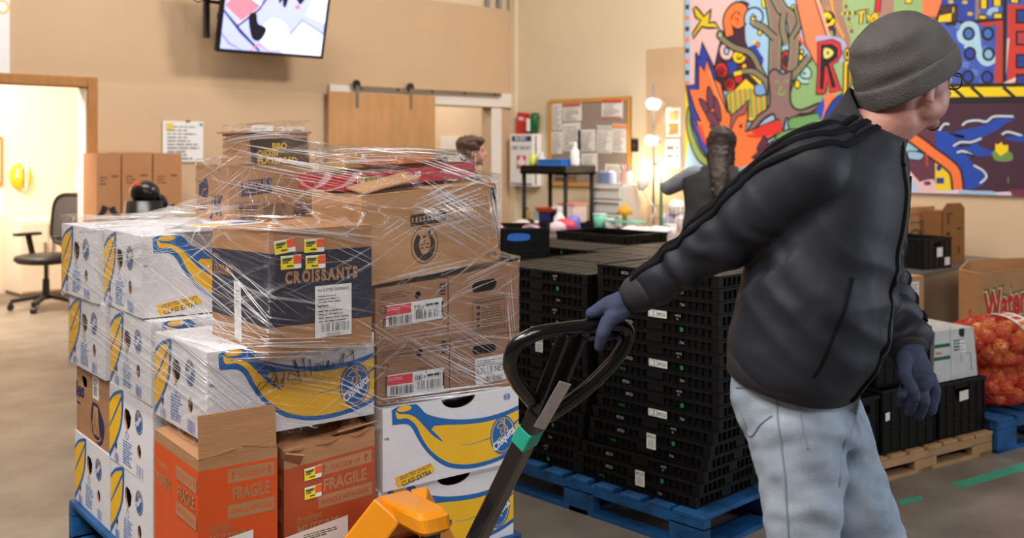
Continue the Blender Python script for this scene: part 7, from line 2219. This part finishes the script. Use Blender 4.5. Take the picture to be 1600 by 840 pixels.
# --- gloves
bm = bmesh.new()
bar_pts = [V(a, b, d) for a, b, d in ((924, 508.5, 2.415), (938, 508, 2.425), (952, 507, 2.437), (965, 507, 2.45))]
wr = armR[-1] + (armR[-1] - armR[-2]).normalized() * .022
for i, p in enumerate(bar_pts):
    kn = p + Z * .030 - FW * .004
    chain(bm, [wr.lerp(kn, .1), wr.lerp(kn, .6) + Z * .006, kn], [.026, .019, .014], 12)
    chain(bm, [kn, p + FW * .034 + Z * .010, p + FW * .028 - Z * .022, p + FW * .006 - Z * .030], [.0125, .0115, .0105, .0095], 12)
ell(bm, wr.lerp(bar_pts[1] + Z * .03, .55), (.036, .036, .024), None, 14)
chain(bm, [wr.lerp(bar_pts[2], .45) - FW * .012, V(950, 502, 2.385), V(941, 522, 2.375), V(936, 541, 2.385)], [.022, .018, .0155, .012], 14)
obj('glove', fuse(bm, .003, 2, .5, lambda c, n: .0008 * mnoise.noise(c * 90)), GLOVE, man, True, True)
bm = bmesh.new()
wl = armL[-1] + (armL[-1] - armL[-2]).normalized() * .02
pc = V(1431, 580, 2.275)
chain(bm, [wl, V(1424, 566, 2.285), V(1434, 592, 2.275)], [.034, .037, .034], 14)
ell(bm, pc, (.036, .036, .045), None, 14)
for i, (a, b, c_, r) in enumerate((((1454, 588, 2.285), (1462, 612, 2.275), (1456, 641, 2.27), .0125), ((1442, 602, 2.27), (1445, 628, 2.245), (1437, 650, 2.262), .0118), ((1428, 604, 2.262), (1426, 628, 2.235), (1420, 643, 2.255), .0112), ((1414, 600, 2.262), (1408, 617, 2.238), (1405, 629, 2.258), .0105))):
    chain(bm, [V(*a), V(*b), V(*c_)], [r + .001, r, r * .9], 12)
chain(bm, [V(1412, 560, 2.26), V(1414, 586, 2.228), V(1427, 610, 2.214), V(1431, 622, 2.216)], [.018, .0145, .0122, .0105], 14)
obj('glove', fuse(bm, .003, 2, .5, lambda c, n: .0008 * mnoise.noise(c * 90)), GLOVE, man, True, True)

# --- two people farther back
def figure(label, at, face, k, top, legs, hair, hands=((.24, .10, .86), (-.24, .10, .86)), elbows=((.27, -.02, 1.08), (-.27, -.02, 1.08)), lean=0.0, vest=None, long_hair=False, look=0.0, wide=1.0):
    """standing person, 1.75 m before scaling; local y is the way the person faces"""
    r = thing('person', label, 'person', at)
    F = Vec(face).normalized(); S = F.cross(Z)
    A = Vec(at)
    M = Mat(((S.x * k, F.x * k, 0, 0), (S.y * k, F.y * k, 0, 0), (0, 0, k, 0), (0, 0, 0, 1)))
    def W(x, y, z):
        t = max(0, z - .95)
        return A + M @ Vec((x, y + math.sin(lean) * t, .95 + math.cos(lean) * t if z > .95 else z))
    Fh = Mat.Rotation(look, 3, 'Z') @ F; Sh = Fh.cross(Z)
    h0 = W(0, .03, 1.635)
    M3 = Mat(((Sh.x, Fh.x, 0), (Sh.y, Fh.y, 0), (Sh.z, Fh.z, 1)))
    Hh = lambda x, y, z: h0 + M3 @ (Vec((x, y, z)) * k)
    bm = bmesh.new(); build_head(bm, Hh, M3, k)
    chain(bm, [Hh(0, -.02, -.05), W(0, 0, 1.44), W(0, 0, 1.2)], [.055 * k, .06 * k, .1 * k])
    for s, e_, h_ in ((1, elbows[0], hands[0]), (-1, elbows[1], hands[1])):
        chain(bm, [W(s * .18, 0, 1.40), W(*e_), W(*h_)], [.045 * k, .04 * k, .03 * k])
        hp_, ep = W(*h_), W(*e_); d = (hp_ - ep).normalized(); sd = d.cross(Z).normalized() if abs(d.z) < .95 else S
        chain(bm, [hp_, hp_ + d * .07 * k], [.03 * k, .035 * k], 10)
        for q in range(4): chain(bm, [hp_ + d * .075 * k + sd * (.02 - .0135 * q) * k, hp_ + d * (.13 + .01 * (q in (1, 2))) * k + sd * (.024 - .015 * q) * k - Z * .015, hp_ + d * .15 * k + sd * (.02 - .014 * q) * k - Z * .035], [.011 * k, .010 * k, .008 * k], 8)
        chain(bm, [hp_ + d * .02 * k + sd * .03 * k, hp_ + d * .075 * k + sd * .055 * k], [.013 * k, .010 * k], 8)
    obj('body', fuse(bm, .007 * k, 2), SKIN, r, True, True)
    bm = bmesh.new()
    loft(bm, [(W(0, 0, z), S, F, a * k * wide, b * k) for z, a, b in ((.86, .17, .12), (.95, .18, .125), (1.1, .17, .115), (1.25, .19, .12), (1.36, .2, .11), (1.42, .15, .085), (1.47, .07, .065))], 24, 2.3)
    if not vest:
        for s, e_, h_ in ((1, elbows[0], hands[0]), (-1, elbows[1], hands[1])): chain(bm, [W(s * .17, 0, 1.385), W(*e_), W(*e_).lerp(W(*h_), .85)], [.068 * k, .058 * k, .045 * k])
    obj('vest' if vest else 'jacket', fuse(bm, .012, 3, .5, lambda c, n: .006 * mnoise.noise(c * 12)), top, r, True, True)
    if vest:
        for s, e_, h_ in ((1, elbows[0], hands[0]), (-1, elbows[1], hands[1])):
            bm = bmesh.new(); chain(bm, [W(s * .165, 0, 1.385), W(*e_), W(*e_).lerp(W(*h_), .85)], [.064 * k, .055 * k, .042 * k]); obj('sleeve', fuse(bm, .009, 2, .5, lambda c, n: .005 * mnoise.noise(c * 18)), vest, r, True, True)
    bm = bmesh.new()
    loft(bm, [(W(0, 0, .98), S, F, .165 * k, .118 * k), (W(0, 0, .80), S, F, .17 * k, .12 * k)], 20)
    for s in (-1, 1): chain(bm, [W(s * .085, 0, .86), W(s * .09, .02, .48), W(s * .1, -.01, .08)], [.09 * k, .065 * k, .055 * k])
    obj('trousers', fuse(bm, .014, 3), legs, r, True, True)
    for s in (-1, 1):
        bm = bmesh.new(); loft(bm, [(W(s * .1, -.07, .05), S, Z, .03 * k, .04 * k), (W(s * .1, .03, .05), S, Z, .042 * k, .048 * k), (W(s * .1, .14, .035), S, Z, .042 * k, .033 * k), (W(s * .1, .19, .03), S, Z, .024 * k, .02 * k)], 14); obj('shoe', bm, SHOE, r, True, True)
    bm = bmesh.new()
    e = lambda c, rr_: ell(bm, Hh(*c), [q * k for q in rr_], M3, 16)
    e((0, -.022, .046), (.086, .104, .092)); e((0, -.05, -.0), (.082, .075, .085)); e((0, .05, .085), (.07, .05, .035))
    if long_hair: e((0, -.02, .03), (.10, .115, .11)); e((0, -.07, -.08), (.098, .06, .12)); e((.02, -.075, -.20), (.085, .045, .12)); e((.04, -.075, -.29), (.06, .03, .08))
    if long_hair: chain(bm, [Hh(0, -.05, .0), W(.0, -.05, 1.46), W(.01, -.11, 1.34), W(.02, -.13, 1.22)], [.08 * k, .066 * k, .06 * k, .035 * k], 14)
    else: e((0.0, -.06, .05), (.09, .08, .08))
    obj('hair', fuse(bm, .008, 2, .5, lambda c, n: .010 * mnoise.noise(c * 34)), hair, r, True, True)
    return r
figure('woman with long brown hair and black vest working at the wall, seen from behind', view((1119 - 800) / FPX * 6.6, 6.6, 0), P3v(.28, 1), 1.03, mat('vest_black', (21, 21, 23), .8, bump=.2, bscale=150), mat('trousers_dark', (40, 42, 50), .8), mat('long_brown_hair', (44, 27, 18), .5, var=.3, scale=25, bump=.4, bscale=70, stretch=(5, 5, 1)),
       ((.22, .30, 1.30), (-.20, .34, 1.34)), ((.30, .14, 1.26), (-.335, .10, 1.27)), .72, mat('sleeve_grey', (142, 144, 150), .8), True, 0.0, 1.2)
figure('bearded man in dark jacket with wavy brown hair walking past the corridor opening', view((733 - 800) / FPX * 7.5, 7.5, 0), P3v(1, .25), .90, mat('jacket_dark', (34, 34, 38), .7), MATS['trousers_dark'], mat('wavy_brown_hair', (84, 56, 36), .6, var=.3, scale=30, bump=.6, bscale=60), look=-.1)
# ------------------------------------------------------------------ stretch film round the upper half of the load
def hull2(pts):
    pts = sorted(set((round(p[0], 4), round(p[1], 4)) for p in pts))
    def half(ps):
        h = []
        for p in ps:
            while len(h) > 1 and (h[-1][0] - h[-2][0]) * (p[1] - h[-2][1]) - (h[-1][1] - h[-2][1]) * (p[0] - h[-2][0]) <= 0: h.pop()
            h.append(p)
        return h
    a, b = half(pts), half(pts[::-1])
    return a[:-1] + b[:-1]
FC = L(.47, .52)
boxes = [WRAP[i:i + 8] for i in range(0, len(WRAP), 8)]
NA, NK = 240, 96
ZB0, ZT0 = .712, 1.60
def radius(h, a):
    d = (math.cos(a), math.sin(a))
    best = 0
    for i in range(len(h)):
        p, q = h[i - 1], h[i]
        ex, ey = q[0] - p[0], q[1] - p[1]
        den = d[0] * ey - d[1] * ex
        if abs(den) < 1e-9: continue
        wx, wy = p[0] - FC.x, p[1] - FC.y
        t = (wx * ey - wy * ex) / den
        u = (wx * d[1] - wy * d[0]) / den
        if t > 0 and -1e-6 <= u <= 1 + 1e-6: best = max(best, t)
    return best
zs = [ZB0 + (ZT0 - ZB0) * k / (NK - 1) for k in range(NK)]
Rr = []
for z in zs:
    pts = []
    for b in boxes:
        z0, z1 = min(p.z for p in b), max(p.z for p in b)
        if z0 - .03 <= z <= z1 + .012: pts += [(p.x, p.y) for p in b]
    h = hull2(pts) if len(pts) > 3 else []
    Rr.append([radius(h, 2 * PI * i / NA) for i in range(NA)] if h else [0.0] * NA)
# the film is taut up and down as well: a light blur over height that never cuts into a box
Sm = [r[:] for r in Rr]
for _ in range(3):
    Sm = [[max(Rr[k][i], (Sm[max(k - 1, 0)][i] + Sm[k][i] + Sm[min(k + 1, NK - 1)][i]) / 3 * .5 + (Sm[k][i - 1] + Sm[k][i] + Sm[k][(i + 1) % NA]) / 3 * .5) for i in range(NA)] for k in range(NK)]
bm = bmesh.new()
uvl = bm.loops.layers.uv.new('UVMap')
G = []
for k, z in enumerate(zs):
    row = []
    for i in range(NA):
        a = 2 * PI * i / NA
        r = Sm[k][i]
        step = abs(Sm[min(k + 1, NK - 1)][i] - Sm[max(k - 1, 0)][i])
        flat_ = min(1, step / .06)
        d = Vec((math.cos(a), math.sin(a), 0))
        nz = mnoise.noise(Vec((d.x * 2.2, d.y * 2.2, z * 5)))
        fine = mnoise.noise(Vec((math.cos(a) * 9 + z * 9, math.sin(a) * 9, z * 26)))
        rr_ = r + .007 + .0010 * fine + .002 * max(0, nz) + flat_ * .012 * mnoise.noise(Vec((d.x * r * 9, d.y * r * 9, z * 30)))
        zz = z + flat_ * (.008 + .045 * max(0, mnoise.noise(Vec((d.x * r * 6, d.y * r * 6, 1.7)))) + .022 * abs(mnoise.noise(Vec((d.x * r * 17, d.y * r * 17, 5.1)))))
        if k == 0: zz += .03 * mnoise.noise(Vec((d.x * 3, d.y * 3, 0)))
        if r <= .0: rr_ = 0.002
        row.append(bm.verts.new(Vec((FC.x, FC.y, 0)) + d * rr_ + Vec((0, 0, zz))))
    G.append(row)
top_k = max(k for k in range(NK) if max(Rr[k]) > 0)
for k in range(NK - 1):
    if k > top_k + 1: break
    for i in range(NA):
        j = (i + 1) % NA
        try: f = bm.faces.new((G[k][i], G[k][j], G[k + 1][j], G[k + 1][i]))
        except ValueError: continue
        for l, (ii, kk) in zip(f.loops, ((i, k), (i + 1, k), (i + 1, k + 1), (i, k + 1))):
            l[uvl].uv = (ii / NA * 4.2, zs[kk])
for v in [v for v in bm.verts if not v.link_faces]: bm.verts.remove(v)
bm.normal_update()
ft_tree = BVHTree.FromBMesh(bm)

def film_material():
    m = bpy.data.materials.new('stretch_film'); m.use_nodes = True
    nt = m.node_tree; nt.nodes.clear()
    N = nt.nodes.new; Lk = nt.links.new
    out = N('ShaderNodeOutputMaterial')
    uv = N('ShaderNodeUVMap'); uv.uv_map = 'UVMap'
    def streak(rot, sx, sy, sc, det=4):
        mp = N('ShaderNodeMapping'); mp.inputs['Rotation'].default_value = (0, 0, math.radians(rot)); mp.inputs['Scale'].default_value = (sx, sy, 1)
        # rotate first, then stretch
        m1 = N('ShaderNodeMapping'); m1.inputs['Rotation'].default_value = (0, 0, math.radians(rot)); mp.inputs['Rotation'].default_value = (0, 0, 0)
        Lk(uv.outputs[0], m1.inputs[0]); Lk(m1.outputs[0], mp.inputs[0])
        n = N('ShaderNodeTexNoise'); n.inputs['Scale'].default_value = sc; n.inputs['Detail'].default_value = det; n.inputs['Distortion'].default_value = .25
        Lk(mp.outputs[0], n.inputs['Vector'])
        return n
    a = streak(14, 1.2, 42, 2.2); b = streak(-24, 1.0, 30, 2.6); c = streak(5, 7, 9, 2.4, 3)
    add = N('ShaderNodeMath'); add.operation = 'ADD'; Lk(a.outputs[0], add.inputs[0]); Lk(b.outputs[0], add.inputs[1])
    add2 = N('ShaderNodeMath'); add2.operation = 'ADD'; Lk(add.outputs[0], add2.inputs[0]); Lk(c.outputs[0], add2.inputs[1])
    bp = N('ShaderNodeBump'); bp.inputs['Strength'].default_value = .9; bp.inputs['Distance'].default_value = .016; Lk(add2.outputs[0], bp.inputs['Height'])
    gl = N('ShaderNodeBsdfGlossy'); gl.inputs['Roughness'].default_value = .07; gl.inputs['Color'].default_value = (1, 1, 1, 1); Lk(bp.outputs[0], gl.inputs['Normal'])
    tr = N('ShaderNodeBsdfTransparent'); tr.inputs[0].default_value = (.985, .985, .99, 1)
    fr = N('ShaderNodeLayerWeight'); fr.inputs['Blend'].default_value = .22; Lk(bp.outputs[0], fr.inputs['Normal'])
    mr_ = N('ShaderNodeMapRange'); mr_.inputs[1].default_value = 0; mr_.inputs[2].default_value = 1; mr_.inputs[3].default_value = .03; mr_.inputs[4].default_value = .36
    Lk(fr.outputs['Fresnel'], mr_.inputs[0])
    msk = N('ShaderNodeMapRange'); msk.inputs[1].default_value = .56; msk.inputs[2].default_value = .72; msk.inputs[3].default_value = .0; msk.inputs[4].default_value = .26
    mxa = N('ShaderNodeMath'); mxa.operation = 'MAXIMUM'; Lk(a.outputs[0], mxa.inputs[0]); Lk(b.outputs[0], mxa.inputs[1]); Lk(mxa.outputs[0], msk.inputs[0])
    mxb = N('ShaderNodeMath'); mxb.operation = 'MAXIMUM'; Lk(msk.outputs[0], mxb.inputs[0]); Lk(mr_.outputs[0], mxb.inputs[1])
    mix = N('ShaderNodeMixShader'); Lk(mxb.outputs[0], mix.inputs[0]); Lk(tr.outputs[0], mix.inputs[1]); Lk(gl.outputs[0], mix.inputs[2])
    # where the film is gathered it turns milky
    df = N('ShaderNodeBsdfDiffuse'); df.inputs[0].default_value = (.9, .9, .92, 1)
    rp = N('ShaderNodeValToRGB'); rp.color_ramp.elements[0].position = .60; rp.color_ramp.elements[0].color = (.004, .004, .004, 1); rp.color_ramp.elements[1].position = .76; rp.color_ramp.elements[1].color = (.34, .34, .34, 1)
    mx2 = N('ShaderNodeMath'); mx2.operation = 'MAXIMUM'; Lk(a.outputs[0], mx2.inputs[0]); Lk(b.outputs[0], mx2.inputs[1]); Lk(mx2.outputs[0], rp.inputs[0])
    mix2 = N('ShaderNodeMixShader'); Lk(rp.outputs[0], mix2.inputs[0]); Lk(mix.outputs[0], mix2.inputs[1]); Lk(df.outputs[0], mix2.inputs[2])
    Lk(mix2.outputs[0], out.inputs[0])
    return m
film = thing('stretch_film', 'clear crinkled stretch film wrapped around the upper boxes of the load', 'film', (FC.x, FC.y, ZB0))
bm2 = bm.copy()
fo = obj('film_sheet', bm, film_material(), film, True, True)

# gathered wrinkles and twisted edges of the film, whitened to imitate highlight streaks
def strand_mat():
    m = bpy.data.materials.new('film_wrinkle_highlight'); m.use_nodes = True
    nt = m.node_tree; nt.nodes.clear(); N = nt.nodes.new; Lk = nt.links.new
    out = N('ShaderNodeOutputMaterial'); tr = N('ShaderNodeBsdfTransparent'); gl = N('ShaderNodeBsdfGlossy'); gl.inputs['Roughness'].default_value = .22; df = N('ShaderNodeBsdfDiffuse'); df.inputs[0].default_value = (.88, .88, .9, 1)
    m1 = N('ShaderNodeMixShader'); m1.inputs[0].default_value = .5; Lk(df.outputs[0], m1.inputs[1]); Lk(gl.outputs[0], m1.inputs[2])
    m2_ = N('ShaderNodeMixShader'); m2_.inputs[0].default_value = .8; Lk(tr.outputs[0], m2_.inputs[1]); Lk(m1.outputs[0], m2_.inputs[2]); Lk(m2_.outputs[0], out.inputs[0])
    return m
CAMP = Vec((0, 0, CAMZ))
sb = bmesh.new()
def strand(pts, w):
    """small raised ridge of gathered film, its white colour standing in for a glint"""
    rows = []
    n_ = len(pts)
    for i, (p, n) in enumerate(pts):
        t = pts[min(i + 1, n_ - 1)][0] - pts[max(i - 1, 0)][0]
        if t.length < 1e-6: return
        t.normalize(); s = n.cross(t)
        if s.length < 1e-6: return
        s.normalize()
        ww = w * .85 * (.25 + .75 * math.sin(PI * (i + .5) / n_))
        rows.append([sb.verts.new(p + s * ww * .5 * math.cos(q) + n * (.0006 + ww * .5 * math.sin(q))) for q in (0, PI / 4, PI / 2, PI * .75, PI)])
    for a, b in zip(rows, rows[1:]):
        for q in range(4): sb.faces.new((a[q], a[q + 1], b[q + 1], b[q]))
rs = random.Random(21)
def hit(px, py):
    d = (V(px, py, 1.0) - CAMP).normalized()
    h = ft_tree.ray_cast(CAMP, d, 8)
    if h[0] is None: return None
    n = h[1] if h[1].dot(d) < 0 else -h[1]
    return h[0], n
def bundle(p, q, count, spread, w, fan=0.0, seg=14, bend=0.0):
    """whitened wrinkles tracing highlight streaks between two points, laid on the film surface"""
    dx, dy = q[0] - p[0], q[1] - p[1]
    Ln = math.hypot(dx, dy); nx, ny = -dy / Ln, dx / Ln
    for c in range(int(count * .8)):
        o1 = rs.uniform(-spread, spread); o2 = o1 * (1 + fan) + rs.uniform(-spread, spread) * .25
        t0, t1 = rs.uniform(-.05, .45), rs.uniform(.5, 1.05)
        pts, last = [], None
        for i in range(seg):
            t = t0 + (t1 - t0) * i / (seg - 1)
            o = o1 + (o2 - o1) * t + bend * math.sin(PI * t) + .5 * mnoise.noise(Vec((t * 5, c * 3.1, p[0])))
            h = hit(p[0] + dx * t + nx * o, p[1] + dy * t + ny * o)
            if h is None or (last is not None and (h[0] - last).length > .12):
                if len(pts) > 3: strand(pts, w * rs.uniform(.5, 1.3))
                pts = []
                last = h[0] if h else None
                continue
            pts.append(h); last = h[0]
        if len(pts) > 3: strand(pts, w * rs.uniform(.5, 1.3))
# over the two small cartons at the top left
bundle((312, 248), (560, 300), 15, 36, .0024); bundle((330, 215), (640, 262), 22, 22, .0026); bundle((320, 225), (470, 205), 12, 14, .0035, 0, 14, -8); bundle((390, 262), (590, 300), 9, 26, .0022)
bundle((310, 330), (480, 335), 6, 10, .0022); bundle((320, 300), (400, 240), 12, 34, .0022)
bundle((480, 250), (740, 250), 12, 16, .0030, 0, 16, -10); bundle((640, 240), (772, 285), 10, 10, .0034)
# large brown carton: hatch of white strands drawn as glare in the upper right
bundle((640, 345), (775, 300), 40, 30, .0020, .6); bundle((650, 300), (778, 380), 56, 36, .0020); bundle((766, 285), (785, 390), 20, 10, .0024); bundle((590, 375), (640, 345), 8, 12, .0022)
# left end and the croissants box
bundle((105, 350), (350, 345), 16, 12, .0036, 0, 16, -6); bundle((140, 330), (330, 335), 12, 14, .0042, 0, 14, -8); bundle((110, 440), (340, 400), 16, 60, .0020); bundle((105, 360), (230, 470), 16, 60, .0020)
bundle((225, 380), (440, 545), 26, 60, .0020); bundle((150, 465), (430, 690), 20, 36, .0026); bundle((105, 480), (330, 640), 18, 40, .0022); bundle((345, 420), (440, 520), 14, 60, .0018); bundle((240, 500), (430, 545), 18, 22, .0026)
bundle((440, 400), (590, 470), 14, 80, .0014); bundle((350, 350), (590, 372), 8, 9, .0030); bundle((330, 545), (580, 540), 14, 16, .0024); bundle((330, 600), (582, 640), 10, 46, .0016)
# small cartons and lower edge on the right
bundle((590, 470), (800, 600), 22, 46, .0018); bundle((600, 625), (806, 600), 18, 8, .0034); bundle((585, 540), (800, 500), 12, 26, .0018); bundle((690, 450), (800, 400), 10, 24, .0024); bundle((790, 400), (806, 600), 10, 6, .0026); bundle((660, 540), (800, 612), 14, 14, .0024)
bundle((590, 440), (780, 395), 8, 10, .0026); bundle((515, 600), (600, 640), 8, 20, .0024)
# the sides away from the photograph
for _ in range(90):
    a0 = rs.uniform(.0, 1.9) * PI; z0 = rs.uniform(.78, 1.2); da = rs.uniform(.1, .4); dz = rs.uniform(-.12, .12)
    pts = []
    for i in range(10):
        a, z = a0 + da * i / 9, z0 + dz * i / 9
        d = Vec((math.cos(a), math.sin(a), 0))
        if d.dot(FW) < .15: pts = []; break
        h = ft_tree.ray_cast(Vec((FC.x, FC.y, z)) + d * 2, -d, 2)
        if h[0] is not None: pts.append((h[0], h[1] if h[1].dot(d) > 0 else -h[1]))
    if len(pts) > 4: strand(pts, .0024)
bm2.free()
so = obj('film_wrinkle_highlight', sb, strand_mat(), film, True, True)
so['kind'] = 'stuff'
